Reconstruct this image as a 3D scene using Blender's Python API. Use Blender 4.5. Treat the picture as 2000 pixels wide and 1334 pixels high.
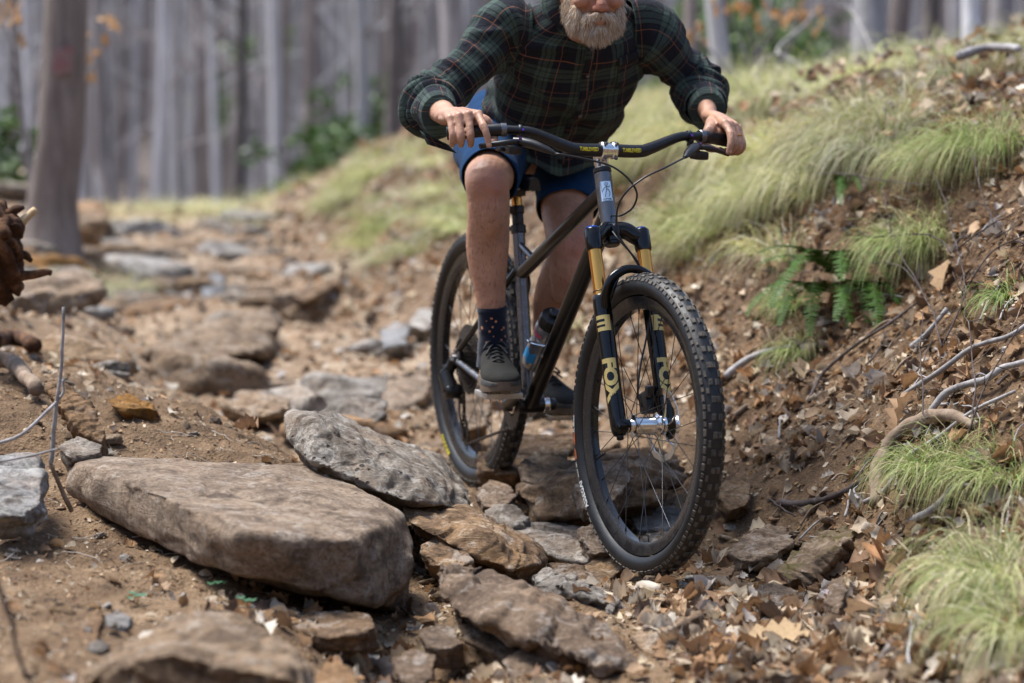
import bpy, bmesh, math, random
import numpy as np
from mathutils import Vector, Matrix
R_ = math.radians
random.seed(7)
rng = np.random.default_rng(7)
scene = bpy.context.scene
for o in list(bpy.data.objects):
    bpy.data.objects.remove(o)
COL = scene.collection

# ------------------------------------------------------------------ camera
FPX, HOR, CAMZ = 4722.0, 300.4, 1.05
TILT = math.atan((667 - HOR) / FPX)
cam_d = bpy.data.cameras.new('camera')
cam = bpy.data.objects.new('camera', cam_d); COL.objects.link(cam)
cam.location = (0, 0, CAMZ)
cam.rotation_euler = (math.pi / 2 - TILT, 0, 0)
cam_d.sensor_width = 36.0
cam_d.lens = 36.0 * FPX / 2000.0
cam_d.clip_start = 0.1; cam_d.clip_end = 600
cam_d.dof.use_dof = True
cam_d.dof.focus_distance = 6.0
cam_d.dof.aperture_fstop = 2.0
cam_d.dof.aperture_blades = 9
scene.camera = cam
scene.render.resolution_x = 1024; scene.render.resolution_y = 683

# ------------------------------------------------------------------ light: bright hazy sky, soft high sun
SUN_ELEV, SUN_AZ = 66.0, -66.0          # azimuth of the sun measured from +Y towards +X
world = bpy.data.worlds.new('World'); scene.world = world; world.use_nodes = True
wn = world.node_tree; wn.nodes.clear()
sky = wn.nodes.new('ShaderNodeTexSky'); sky.sky_type = 'NISHITA'; sky.sun_disc = False
sky.sun_elevation = R_(SUN_ELEV); sky.sun_rotation = R_(SUN_AZ)
sky.air_density = 1.0; sky.dust_density = 1.6; sky.ozone_density = 1.0
bg = wn.nodes.new('ShaderNodeBackground'); bg.inputs['Strength'].default_value = 0.10
wo = wn.nodes.new('ShaderNodeOutputWorld')
wn.links.new(sky.outputs[0], bg.inputs[0]); wn.links.new(bg.outputs[0], wo.inputs[0])
sun_d = bpy.data.lights.new('sun', 'SUN'); sun_d.energy = 2.9; sun_d.angle = R_(26); sun_d.color = (1, .985, .96)
sun = bpy.data.objects.new('sun', sun_d); COL.objects.link(sun)
_sd = Vector((math.sin(R_(SUN_AZ)) * math.cos(R_(SUN_ELEV)), math.cos(R_(SUN_AZ)) * math.cos(R_(SUN_ELEV)), math.sin(R_(SUN_ELEV))))
sun.rotation_euler = _sd.to_track_quat('Z', 'Y').to_euler()
sun.location = (-3, -3, 8)
scene.view_settings.view_transform = 'Standard'; scene.view_settings.look = 'None'
scene.view_settings.gamma = 1; scene.view_settings.use_curve_mapping = False
scene.view_settings.exposure = 1.3
scene.render.engine = 'CYCLES'

# ------------------------------------------------------------------ helpers
def at(px, py, Y):
    """photo pixel -> world point at ground distance Y"""
    u = (px - 1000) / FPX; v = (667 - py) / FPX
    c, s = math.cos(TILT), math.sin(TILT)
    d = np.array([u, c + v * s, -s + v * c])
    return np.array([0, 0, CAMZ]) + d * (Y / d[1])

def hash3(i, j, k, seed):
    h = (i.astype(np.int64) * 374761393 + j.astype(np.int64) * 668265263 + k.astype(np.int64) * 2147483647 + seed * 974711) & 0xffffffff
    h = ((h ^ (h >> 13)) * 1274126177) & 0xffffffff
    h = ((h ^ (h >> 16)) * 2246822519) & 0xffffffff
    return ((h ^ (h >> 15)) & 0xffff) / 32767.5 - 1.0

def noise(p, seed=0):
    p = np.asarray(p, float); f = np.floor(p); t = p - f; f = f.astype(np.int64); t = t * t * (3 - 2 * t)
    r = 0
    for a in (0, 1):
        for b in (0, 1):
            for c in (0, 1):
                w = (t[:, 0] if a else 1 - t[:, 0]) * (t[:, 1] if b else 1 - t[:, 1]) * (t[:, 2] if c else 1 - t[:, 2])
                r = r + w * hash3(f[:, 0] + a, f[:, 1] + b, f[:, 2] + c, seed)
    return r

def fbm(p, oct=4, seed=0, gain=.5):
    p = np.asarray(p, float); r = 0; a = 1.0
    for o in range(oct):
        r = r + a * noise(p * 2 ** o + o * 17.3, seed + o); a *= gain
    return r

def lerp_tab(x, tab):
    t = np.array(tab, float); return np.interp(x, t[:, 0], t[:, 1])

def smooth_tab(x, tab):
    """monotone-ish smooth table: average of shifted linear lookups"""
    return sum(lerp_tab(x + d, tab) for d in (-.12, -.06, 0, .06, .12)) / 5

def mesh_from(name, v, f, smooth=True):
    me = bpy.data.meshes.new(name)
    me.from_pydata([tuple(map(float, q)) for q in v], [], [tuple(map(int, q)) for q in f])
    me.update()
    if smooth: me.polygons.foreach_set('use_smooth', [True] * len(me.polygons))
    return me

def fast_mesh(name, v, f, smooth=True):
    """numpy quads or tris (all the same size)"""
    v = np.asarray(v, np.float32); f = np.asarray(f, np.int32); n, k = f.shape
    me = bpy.data.meshes.new(name)
    me.vertices.add(len(v)); me.vertices.foreach_set('co', v.ravel())
    me.loops.add(n * k); me.loops.foreach_set('vertex_index', f.ravel())
    me.polygons.add(n); me.polygons.foreach_set('loop_start', np.arange(0, n * k, k, dtype=np.int32))
    me.polygons.foreach_set('use_smooth', np.full(n, smooth))
    me.update(calc_edges=True); me.validate()
    return me

def set_col(me, cols, name='Col'):
    a = me.color_attributes.new(name, 'FLOAT_COLOR', 'POINT')
    c = np.ones((len(me.vertices), 4), np.float32); c[:, :3] = cols; a.data.foreach_set('color', c.ravel())

def set_uv(me, uv):
    l = me.uv_layers.new(name='UVMap'); idx = np.zeros(len(me.loops), np.int32); me.loops.foreach_get('vertex_index', idx)
    l.data.foreach_set('uv', np.asarray(uv, np.float32)[idx].ravel())

def link(name, me, mat=None, parent=None, loc=None):
    o = bpy.data.objects.new(name, me); COL.objects.link(o)
    if mat is not None and me is not None:
        if not me.materials: me.materials.append(mat)
    if parent is not None: o.parent = parent
    if loc is not None: o.location = loc
    return o

def tag(o, label=None, cat=None, group=None, kind=None):
    if label: o['label'] = label
    if cat: o['category'] = cat
    if group: o['group'] = group
    if kind: o['kind'] = kind
    return o

def empty(name, loc=(0, 0, 0)):
    o = bpy.data.objects.new(name, None); COL.objects.link(o); o.location = loc; o.empty_display_size = .1
    return o

def catmull(P, n):
    P = np.asarray(P, float); Q = np.vstack([2 * P[0] - P[1], P, 2 * P[-1] - P[-2]]); out = []
    for i in range(1, len(Q) - 2):
        a, b, c, d = Q[i - 1], Q[i], Q[i + 1], Q[i + 2]
        for t in np.linspace(0, 1, n, endpoint=False):
            out.append(.5 * (2 * b + (c - a) * t + (2 * a - 5 * b + 4 * c - d) * t * t + (3 * b - a - 3 * c + d) * t ** 3))
    out.append(P[-1]); return np.array(out)

def frames(P, up=None):
    """tangents and two side vectors, parallel transported"""
    P = np.asarray(P, float); T = np.gradient(P, axis=0); T /= np.linalg.norm(T, axis=1)[:, None] + 1e-12
    u = np.array(up if up is not None else ([0, 0, 1] if abs(T[0][2]) < .9 else [1, 0, 0]), float)
    A, B = [], []
    for t in T:
        u = u - t * np.dot(u, t); u /= np.linalg.norm(u) + 1e-12
        A.append(u.copy()); B.append(np.cross(t, u))
    return T, np.array(A), np.array(B)

class MB:
    def __init__(s): s.v = []; s.f = []; s.n = 0
    def add(s, v, f):
        v = np.asarray(v, float).reshape(-1, 3); s.v.append(v); s.f += [tuple(i + s.n for i in q) for q in f]; s.n += len(v); return s
    def tube(s, P, r, n=10, caps=True, up=None, flat=1.0):
        P = np.asarray(P, float); r = np.broadcast_to(np.asarray(r, float), (len(P),))
        T, A, B = frames(P, up); th = np.linspace(0, 2 * np.pi, n, endpoint=False)
        V = (P[:, None] + r[:, None, None] * (A[:, None] * np.cos(th)[None, :, None] * flat + B[:, None] * np.sin(th)[None, :, None])).reshape(-1, 3)
        F = []
        for i in range(len(P) - 1):
            for j in range(n):
                k = (j + 1) % n; F.append((i * n + j, i * n + k, (i + 1) * n + k, (i + 1) * n + j))
        if caps: F.append(tuple(range(n - 1, -1, -1))); F.append(tuple((len(P) - 1) * n + j for j in range(n)))
        return s.add(V, F)
    def cyl(s, a, b, r, n=16, r2=None, chamfer=0.0):
        a = np.asarray(a, float); b = np.asarray(b, float); r2 = r if r2 is None else r2; d = b - a; L = np.linalg.norm(d); d = d / L; c = min(chamfer, L / 3)
        if c > 0: return s.tube([a, a + d * c, b - d * c, b], [r - c, r, r2, r2 - c], n)
        return s.tube([a, b], [r, r2], n)
    def lathe(s, prof, axis='y', n=48, c=(0, 0, 0), closed=False):
        """prof: list of (radius, offset along axis)"""
        m = len(prof); th = np.linspace(0, 2 * np.pi, n, endpoint=False); V = []
        for t in th:
            for (r, h) in prof:
                if axis == 'y': V.append((c[0] + r * math.cos(t), c[1] + h, c[2] + r * math.sin(t)))
                else: V.append((c[0] + r * math.cos(t), c[1] + r * math.sin(t), c[2] + h))
        F = []
        for i in range(n):
            k = (i + 1) % n
            for j in range(m if closed else m - 1):
                l = (j + 1) % m; F.append((i * m + j, i * m + l, k * m + l, k * m + j))
        return s.add(V, F)
    def box(s, c, size, M=None, taper=1.0):
        x, y, z = np.asarray(size) / 2; V = []
        for sz in (-1, 1):
            k = 1 if sz < 0 else taper
            for sx, sy in ((-1, -1), (1, -1), (1, 1), (-1, 1)): V.append((sx * x * k, sy * y * k, sz * z))
        V = np.array(V)
        if M is not None: V = V @ np.asarray(M).T
        return s.add(V + np.asarray(c), [(3, 2, 1, 0), (4, 5, 6, 7), (0, 1, 5, 4), (1, 2, 6, 5), (2, 3, 7, 6), (3, 0, 4, 7)])
    def arr(s): return np.vstack(s.v)
    def build(s, name, mat, parent=None, smooth=True, xf=None, loc=None, auto=40, bevel=0):
        V = s.arr()
        if xf is not None: V = xf(V)
        if loc is not None: V = V - np.asarray(loc)
        me = mesh_from(name, V, s.f, smooth)
        if smooth and auto: me.set_sharp_from_angle(angle=R_(auto))
        if bevel:
            bm = bmesh.new(); bm.from_mesh(me); bmesh.ops.bevel(bm, geom=[e for e in bm.edges if len(e.link_faces) == 2 and e.calc_face_angle(0) > .5], offset=bevel, segments=2, affect='EDGES', profile=.6); bm.to_mesh(me); bm.free()
            me.polygons.foreach_set('use_smooth', [True] * len(me.polygons)); me.set_sharp_from_angle(angle=R_(50))
        return link(name, me, mat, parent, loc)

def remesh(me, voxel, smooth_it=0):
    o = bpy.data.objects.new('tmp', me); COL.objects.link(o)
    m = o.modifiers.new('r', 'REMESH'); m.mode = 'VOXEL'; m.voxel_size = voxel; m.use_smooth_shade = True
    if smooth_it: k = o.modifiers.new('s', 'SMOOTH'); k.factor = .5; k.iterations = smooth_it
    dg = bpy.context.evaluated_depsgraph_get(); ev = o.evaluated_get(dg)
    out = bpy.data.meshes.new_from_object(ev)
    bpy.data.objects.remove(o); return out

def get_co(me):
    a = np.zeros(len(me.vertices) * 3, np.float32); me.vertices.foreach_get('co', a); return a.reshape(-1, 3).astype(float)
def get_no(me):
    a = np.zeros(len(me.vertices) * 3, np.float32); me.vertex_normals.foreach_get('vector', a); return a.reshape(-1, 3).astype(float)
def set_co(me, v):
    me.vertices.foreach_set('co', np.asarray(v, np.float32).ravel()); me.update()

# ------------------------------------------------------------------ materials
class NT:
    def __init__(s, name):
        s.m = bpy.data.materials.new(name); s.m.use_nodes = True; s.t = s.m.node_tree; s.b = s.t.nodes['Principled BSDF']
    def node(s, typ, **kw):
        n = s.t.nodes.new(typ)
        for k, v in kw.items(): setattr(n, k, v)
        return n
    def put(s, sock, val):
        if isinstance(val, bpy.types.NodeSocket): s.t.links.new(val, sock)
        elif val is not None:
            if hasattr(sock.default_value, '__len__') and hasattr(val, '__len__') and len(sock.default_value) == 4 and len(val) == 3: val = (*val, 1)
            sock.default_value = val
    def math(s, op, a, b=None, c=None, clamp=False):
        n = s.node('ShaderNodeMath', operation=op); n.use_clamp = clamp; s.put(n.inputs[0], a)
        if b is not None: s.put(n.inputs[1], b)
        if c is not None: s.put(n.inputs[2], c)
        return n.outputs[0]
    def mix(s, f, a, b, blend='MIX'):
        n = s.node('ShaderNodeMix', data_type='RGBA', blend_type=blend); s.put(n.inputs[0], f); s.put(n.inputs[6], a); s.put(n.inputs[7], b); return n.outputs[2]
    def ramp(s, f, stops, interp='LINEAR'):
        n = s.node('ShaderNodeValToRGB'); n.color_ramp.interpolation = interp; e = n.color_ramp.elements
        while len(e) > len(stops): e.remove(e[-1])
        while len(e) < len(stops): e.new(1)
        for q, (p, c) in zip(e, stops): q.position = p; q.color = (*c, 1) if len(c) == 3 else c
        s.put(n.inputs[0], f); return n.outputs[0]
    def pos(s): return s.node('ShaderNodeNewGeometry').outputs['Position']
    def obj(s): return s.node('ShaderNodeTexCoord').outputs['Object']
    def mapping(s, vec, scale=(1, 1, 1), rot=(0, 0, 0), loc=(0, 0, 0)):
        n = s.node('ShaderNodeMapping'); s.put(n.inputs[0], vec); n.inputs['Scale'].default_value = scale; n.inputs['Rotation'].default_value = rot; n.inputs['Location'].default_value = loc; return n.outputs[0]
    def noise(s, vec, scale, detail=4, rough=.55, dist=0, col=False):
        n = s.node('ShaderNodeTexNoise'); s.put(n.inputs['Vector'], vec); n.inputs['Scale'].default_value = scale; n.inputs['Detail'].default_value = detail; n.inputs['Roughness'].default_value = rough; n.inputs['Distortion'].default_value = dist
        return n.outputs[1 if col else 0]
    def voro(s, vec, scale, feature='F1', out=0, rnd=1):
        n = s.node('ShaderNodeTexVoronoi', feature=feature); s.put(n.inputs['Vector'], vec); n.inputs['Scale'].default_value = scale; n.inputs['Randomness'].default_value = rnd; return n.outputs[out]
    def bump(s, h, strength=.5, dist=.01, normal=None):
        n = s.node('ShaderNodeBump'); n.inputs['Strength'].default_value = strength; n.inputs['Distance'].default_value = dist; s.put(n.inputs['Height'], h)
        if normal is not None: s.put(n.inputs['Normal'], normal)
        return n.outputs[0]
    def attr(s, name): return s.node('ShaderNodeAttribute', attribute_name=name).outputs['Color']
    def set(s, **kw):
        names = dict(color='Base Color', rough='Roughness', metal='Metallic', normal='Normal', spec='Specular IOR Level', coat='Coat Weight', coatr='Coat Roughness', trans='Transmission Weight', sheen='Sheen Weight', sss='Subsurface Weight', sssr='Subsurface Radius', ssss='Subsurface Scale', alpha='Alpha', ior='IOR')
        for k, v in kw.items(): s.put(s.b.inputs[names[k]], v)
        return s.m
    def objrand(s): return s.node('ShaderNodeObjectInfo').outputs['Random']

def plain(name, color, rough=.5, metal=0, dust=None, dust_amt=0, dscale=40, bumpk=0, coat=0, spec=.5):
    n = NT(name); c = color
    p = n.obj(); f = n.noise(p, dscale, 5, .65)
    if dust is not None:
        k = n.ramp(f, [(.5 - dust_amt * .35, (0, 0, 0)), (.62, (1, 1, 1))]); kk = n.math('MULTIPLY', k, dust_amt)
        c = n.mix(kk, color, dust); r = n.math('MULTIPLY_ADD', kk, .9 - rough, rough)
        n.set(rough=r, metal=n.math('MULTIPLY', n.math('SUBTRACT', 1, kk), metal) if metal else 0)
    else: n.set(rough=rough, metal=metal)
    if bumpk: n.set(normal=n.bump(n.noise(p, dscale * 6, 4), bumpk, .002))
    return n.set(color=c, coat=coat, spec=spec)
# ------------------------------------------------------------------ terrain
TZ = [(-60, 22), (-30, 9), (-12, 2.2), (-2, .3), (3, -.04), (4.5, .0), (6.1, .0), (6.5, .03), (7.05, .075), (9, .17), (12, .32), (15, .47), (17.5, .60), (19, .60), (22, .40), (30, -.8), (45, -1.2), (60, .4), (80, 3.5), (120, 10.5), (170, 17), (260, 24)]  # behind the camera the ground climbs into an unseen hill, added to block low sky
XB = [(-30, 4), (3, 1.05), (5, .80), (6.2, .60), (7.5, .32), (9.5, -.28), (12.5, -1.02), (17, -1.75), (22, -2.2), (40, -1.5), (300, 0)]
BK = [(-1, 0), (0, 0), (.12, .10), (.3, .27), (.5, .45), (.9, .85), (1.3, 1.06), (2.2, 1.34), (4, 1.46), (10, 1.8), (25, 6.5), (60, 24), (200, 40)]  # far end steepened out of view to shut off low sky on the right
XL = [(-30, -.5), (4.2, -.34), (5.2, -.30), (5.9, -.26), (6.6, -.38), (7.1, -.62), (7.9, -1.0), (10, -1.55), (13, -2.3), (17, -3.1), (30, -5), (300, -5)]
LK = [(-1, 0), (0, 0), (.1, .11), (.3, .21), (.5, .26), (1.0, .36), (2, .5), (5, .8), (11, 1.2), (20, 5), (60, 24), (200, 40)]  # outer left slope likewise raised out of view against low sky light
def H(X, Y, detail=True):
    X = np.asarray(X, float); Y = np.asarray(Y, float)
    z = smooth_tab(Y, TZ)
    xb = smooth_tab(Y, XB); xl = smooth_tab(Y, XL)
    p2 = np.stack([X.ravel(), Y.ravel(), 0 * X.ravel()], 1)
    w = .10 * noise(p2 * 1.7, 3).reshape(X.shape)
    near = np.clip(1.25 - (Y - 4) * .0, .4, 1)
    kb = np.interp(Y, [-30, 3.5, 5.2, 6.2, 9, 10, 12, 16, 20, 30, 300], [.5, .55, .8, 1, 1, .89, .73, .6, .56, .9, 1])
    b = smooth_tab(X - xb + w, BK) * kb
    kl = np.interp(Y, [-30, 4.0, 4.9, 5.6, 5.95, 6.35, 18, 22, 300], [.6, .5, .5, .52, .62, 1.0, 1.0, .5, .2])
    l = smooth_tab(xl - X + w * .5, LK) * kl
    z = z + b + l
    z = z - .085 * np.exp(-(((X + .23) / .17) ** 2 + ((Y - 4.98) / .30) ** 2))
    if detail:
        d = np.clip((Y - 4) / 12, .0, 1)
        lum = fbm(p2 * 2.2, 3, 11).reshape(X.shape)
        fine = fbm(p2 * 9, 4, 21).reshape(X.shape)
        clod = 1 - 2 * np.abs(fbm(p2 * 24, 3, 31)).reshape(X.shape)
        z = z + lum * (.018 + .05 * d) + fine * (.011 + .012 * d) + clod * .0055
    return z
def h1(x, y): return float(H(np.array([x]), np.array([y]))[0])
def ground_hit(px, py, y0=3.6, y1=60):
    """where the ray through a photo pixel meets the ground"""
    ys = np.geomspace(y0, y1, 900); P = np.array([at(px, py, y) for y in ys]); g = H(P[:, 0], P[:, 1]); k = np.argmax(P[:, 2] <= g)
    if P[k, 2] > g[k]: k = len(ys) - 1
    return np.array([P[k, 0], P[k, 1], g[k]])
def gnormal(x, y, e=.05):
    n = np.array([h1(x - e, y) - h1(x + e, y), h1(x, y - e) - h1(x, y + e), 2 * e]); return n / np.linalg.norm(n)

def axis_steps(segs):
    out = []
    for a, b, s in segs: out += list(np.arange(a, b, s))
    return np.array(out + [segs[-1][1]])
gx = axis_steps([(-120, -30, 8), (-30, -8, 1.2), (-8, -2.2, .2), (-2.2, -1.3, .05), (-1.3, 1.5, .017), (1.5, 3, .05), (3, 8, .2), (8, 30, 1.2), (30, 120, 8)])
gy = axis_steps([(-30, 0, 3), (0, 3.6, .2), (3.6, 7.6, .017), (7.6, 11, .04), (11, 22, .1), (22, 60, .8), (60, 240, 5)])
GX, GY = np.meshgrid(gx, gy)
GZ = H(GX, GY)
nx, ny = len(gx), len(gy)
I = (np.arange(ny - 1)[:, None] * nx + np.arange(nx - 1)[None]).ravel()
ground_me = fast_mesh('ground', np.stack([GX.ravel(), GY.ravel(), GZ.ravel()], 1), np.stack([I, I + 1, I + nx + 1, I + nx], 1))
# how leafy a spot is (0 bare trail dirt .. 1 forest floor), stored for the soil material
def leafy(X, Y):
    s = X - smooth_tab(Y, XB); l = smooth_tab(Y, XL) - X
    return np.clip(np.maximum(np.interp(s, [-.15, .05, .35, .8], [0, .25, .5, 1]), np.interp(l, [.3, 1.2, 2.2], [0, .25, 1])) + np.interp(Y, [19, 23], [0, 1]), 0, 1)
lf = leafy(GX, GY).ravel()
set_col(ground_me, np.stack([lf, lf, lf], 1), 'leafy')
def mat_ground():
    n = NT('soil'); p = n.pos()
    big = n.noise(p, 1.3, 5, .6); mid = n.noise(p, 9, 6, .65); fine = n.noise(p, 60, 5, .7); grit = n.voro(p, 120)
    dirt = n.ramp(n.mix(.5, big, mid), [(.30, (.045, .027, .017)), (.42, (.11, .068, .039)), (.54, (.20, .13, .075)), (.68, (.34, .245, .155))])
    hum = n.ramp(n.mix(.5, mid, fine), [(.3, (.03, .018, .011)), (.48, (.085, .05, .028)), (.6, (.18, .11, .06)), (.72, (.33, .25, .17))])
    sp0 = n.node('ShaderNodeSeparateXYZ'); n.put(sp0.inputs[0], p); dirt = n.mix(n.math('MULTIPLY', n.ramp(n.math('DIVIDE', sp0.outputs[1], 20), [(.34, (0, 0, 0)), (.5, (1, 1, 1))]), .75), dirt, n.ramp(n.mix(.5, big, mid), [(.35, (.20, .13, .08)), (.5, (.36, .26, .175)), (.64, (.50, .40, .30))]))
    c = n.mix(n.attr('leafy'), dirt, hum)
    sp = n.node('ShaderNodeSeparateXYZ'); n.put(sp.inputs[0], p); c = n.mix(n.ramp(n.math('DIVIDE', sp.outputs[1], 100), [(.2, (0, 0, 0)), (.3, (1, 1, 1))]), c, n.ramp(n.mix(.5, big, mid), [(.35, (.12, .095, .085)), (.5, (.21, .175, .155)), (.65, (.30, .26, .235))]))  # past the crest the soil fades to pale grey, distance haze put into the colour
    c = n.mix(n.math('MULTIPLY', n.ramp(fine, [(.55, (0, 0, 0)), (.75, (1, 1, 1))]), .35), c, (.36, .25, .15))
    h = n.math('ADD', n.math('MULTIPLY', mid, 1.2), n.math('ADD', n.math('MULTIPLY', fine, .6), n.math('MULTIPLY', grit, .25)))
    return n.set(color=c, rough=.95, spec=.2, normal=n.bump(h, 1.0, .018))
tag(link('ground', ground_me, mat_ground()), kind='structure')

# ------------------------------------------------------------------ rocks
def mat_rock(name, cols, lichen=.35, moss=0.0, strata=(.3, .2, 1), scale=1.0, pits=0, slate=0):
    n = NT(name); p = n.pos(); rnd = n.objrand()
    off = n.node('ShaderNodeVectorMath', operation='ADD'); n.put(off.inputs[0], p); cmb = n.node('ShaderNodeCombineXYZ'); n.put(cmb.inputs[0], n.math('MULTIPLY', rnd, 31)); n.put(cmb.inputs[2], n.math('MULTIPLY', rnd, 17)); n.put(off.inputs[1], cmb.outputs[0]); q = off.outputs[0]
    st = n.mapping(q, (5 * scale, 5 * scale, 19 * scale), strata)
    lay = n.noise(st, 2.2, 9, .74, .8); big = n.noise(q, 5.5 * scale, 9, .72); fine = n.noise(q, 85, 8, .78); blot = n.noise(q, 16, 5, .6, .8)
    c = n.ramp(n.mix(.35, n.mix(.55, lay, big), fine), [(.34, cols[0]), (.46, cols[1]), (.54, cols[2]), (.66, cols[3])])
    c = n.mix(n.math('MULTIPLY', n.ramp(big, [(.50, (0, 0, 0)), (.62, (1, 1, 1))]), .36), c, (.25, .145, .07))
    c = n.mix(n.math('MULTIPLY', n.ramp(blot, [(.36, (1, 1, 1)), (.46, (0, 0, 0))]), .7), c, (.075, .05, .035))
    lm = n.math('MULTIPLY', n.ramp(n.mix(.4, blot, fine), [(.53, (0, 0, 0)), (.59, (1, 1, 1))]), lichen)
    c = n.mix(lm, c, (.58, .55, .50))
    c = n.mix(n.math('MULTIPLY', n.ramp(fine, [(.32, (1, 1, 1)), (.45, (0, 0, 0))]), .6), c, (.05, .036, .026))
    if moss:
        up = n.node('ShaderNodeSeparateXYZ'); n.put(up.inputs[0], n.node('ShaderNodeNewGeometry').outputs['Normal'])
        mk = n.math('MULTIPLY', n.math('MULTIPLY', n.ramp(up.outputs[2], [(.3, (0, 0, 0)), (.7, (1, 1, 1))]), n.ramp(n.noise(q, 9, 5), [(.48, (0, 0, 0)), (.6, (1, 1, 1))])), moss)
        c = n.mix(mk, c, (.10, .085, .018))
    h = n.math('ADD', n.math('MULTIPLY', lay, 1.5), n.math('ADD', n.math('MULTIPLY', fine, .4), n.math('MULTIPLY', blot, .7)))
    if pits:
        v = n.voro(q, 30); pk = n.ramp(n.math('ADD', v, n.math('MULTIPLY', n.noise(q, 7, 3), .55)), [(.34, (0, 0, 0)), (.42, (1, 1, 1))]); h = n.math('ADD', h, n.math('MULTIPLY', pk, pits)); c = n.mix(n.math('MULTIPLY', n.math('SUBTRACT', 1, pk), .8), c, (.03, .024, .02))
    hsv = n.node('ShaderNodeHueSaturation'); n.put(hsv.inputs['Value'], n.math('MULTIPLY_ADD', rnd, .5, .78)); n.put(hsv.inputs['Saturation'], n.math('MULTIPLY_ADD', n.math('FRACT', n.math('MULTIPLY', rnd, 7.3)), .35, .92)); n.put(hsv.inputs['Color'], c)
    return n.set(color=hsv.outputs[0], rough=.82, spec=.3, normal=n.bump(h, 1.0, .014))
TAN = [(.065, .040, .025), (.18, .122, .078), (.32, .235, .160), (.52, .42, .315)]
BRN = [(.045, .028, .018), (.125, .082, .053), (.235, .165, .110), (.43, .335, .24)]
GRY = [(.065, .055, .047), (.175, .150, .125), (.31, .275, .235), (.52, .475, .42)]
ORG = [(.09, .048, .022), (.20, .11, .048), (.31, .18, .085), (.42, .28, .16)]
RM = dict(tan=mat_rock('tan_stone', TAN, .25), brown=mat_rock('brown_stone', BRN, .3), grey=mat_rock('grey_stone', GRY, .4), orange=mat_rock('ochre_stone', ORG, .12),
          pitted=mat_rock('pitted_stone', GRY, .55, pits=1.0), mossy=mat_rock('mossy_stone', TAN, .2, moss=.8), pale=mat_rock('pale_stone', [(.12, .11, .10), (.24, .225, .205), (.36, .34, .315), (.50, .48, .45)], .5),
          slate=mat_rock('slate_stone', [(.1, .1, .1), (.19, .19, .19), (.30, .30, .30), (.42, .41, .40)], .2))

def hull_mesh(P, name='rock', cuts=0, seed=0, keep=.8):
    P = np.asarray(P, float); r = np.random.default_rng(seed)
    for _ in range(cuts):
        d = r.normal(size=3) * np.array([1, 1, .8]); d /= np.linalg.norm(d); h = P @ d; lim = h.mean() + (h.max() - h.mean()) * r.uniform(keep, .97)
        bm = bmesh.new()
        for p in P: bm.verts.new(tuple(map(float, p)))
        q = bmesh.ops.convex_hull(bm, input=bm.verts); bmesh.ops.delete(bm, geom=list({g for g in q['geom_interior'] + q['geom_unused'] if isinstance(g, bmesh.types.BMVert)}), context='VERTS')
        bmesh.ops.bisect_plane(bm, geom=bm.verts[:] + bm.edges[:] + bm.faces[:], plane_co=tuple(d * lim), plane_no=tuple(d), clear_outer=True)
        P = np.array([v.co[:] for v in bm.verts]); bm.free()
    bm = bmesh.new()
    for p in P: bm.verts.new(tuple(map(float, p)))
    r = bmesh.ops.convex_hull(bm, input=bm.verts)
    junk = list({g for g in r['geom_interior'] + r['geom_unused'] if isinstance(g, bmesh.types.BMVert)})
    bmesh.ops.delete(bm, geom=junk, context='VERTS')
    bmesh.ops.recalc_face_normals(bm, faces=bm.faces)
    me = bpy.data.meshes.new(name); bm.to_mesh(me); bm.free(); return me

def roughen(me, size, seed, strata=(.25, .1, 1), amp=1.0, layer=1.0):
    v = get_co(me); n = get_no(me); s = np.array(strata, float); s /= np.linalg.norm(s)
    k = 1 / size
    h = v @ s
    # uneven shelves along the bedding, broken by larger lumps
    q = v - np.outer(h, s)
    lay = noise(np.stack([(q @ [1, 0, 0]) * k * 1.6, (q @ [0, 1, 0]) * k * 1.6, h * k * 17], 1), seed)
    lay2 = noise(np.stack([(q @ [1, 0, 0]) * k * 4, (q @ [0, 1, 0]) * k * 4, h * k * 38], 1), seed + 5)
    lump = fbm(v * k * 2.6, 4, seed + 9)
    sh_ = h * k * 7 + 1.3 * noise(q * k * 2.1, seed + 13); fr_ = sh_ - np.floor(sh_); ledge = fr_ ** 5 * np.clip(.5 + noise(v * k * 3, seed + 14), 0, 1)
    chip = np.abs(noise(v * k * 7, seed + 3)) ** .6
    d = size * amp * (-layer * .030 * ledge + .010 * lump + .030 * (np.abs(noise(v * k * 3.3, seed + 21)) + .5 * np.abs(noise(v * k * 7.1, seed + 22)) + .28 * np.abs(noise(v * k * 15, seed + 23)) - .5) + layer * (.022 * lay + .010 * lay2) - .022 * (1 - np.clip(chip * 2, 0, 1)))
    set_co(me, v + n * d[:, None])

def make_rock(P, size, vox, seed, strata=(.25, .1, 1), amp=1.0, layer=1.0, smooth_it=2, name='rock', cuts=7, keep=.8):
    me = hull_mesh(P, name, cuts, seed, keep); me2 = remesh(me, vox, smooth_it); bpy.data.meshes.remove(me)
    roughen(me2, size, seed, strata, amp, layer); me2.polygons.foreach_set('use_smooth', [True] * len(me2.polygons)); me2.name = name
    return me2

ROCK_N = [0]
def rock_from(P, mat, label, name='rock', vox=None, strata=(.25, .1, 1), amp=1.0, layer=1.0, cat='rock', group=None, smooth_it=0):
    P = np.asarray(P, float); ext = P.max(0) - P.min(0); size = float(np.sort(ext)[-2:].mean()); ROCK_N[0] += 1
    c = np.array([P[:, 0].mean(), P[:, 1].mean(), P[:, 2].min()])
    me = make_rock(P - c, size, vox or max(size / 55, .004), 100 + ROCK_N[0] * 7, strata, amp, layer, smooth_it, name, 6, .91)
    return tag(link(name, me, RM[mat], loc=tuple(c)), label, cat, group)

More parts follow.
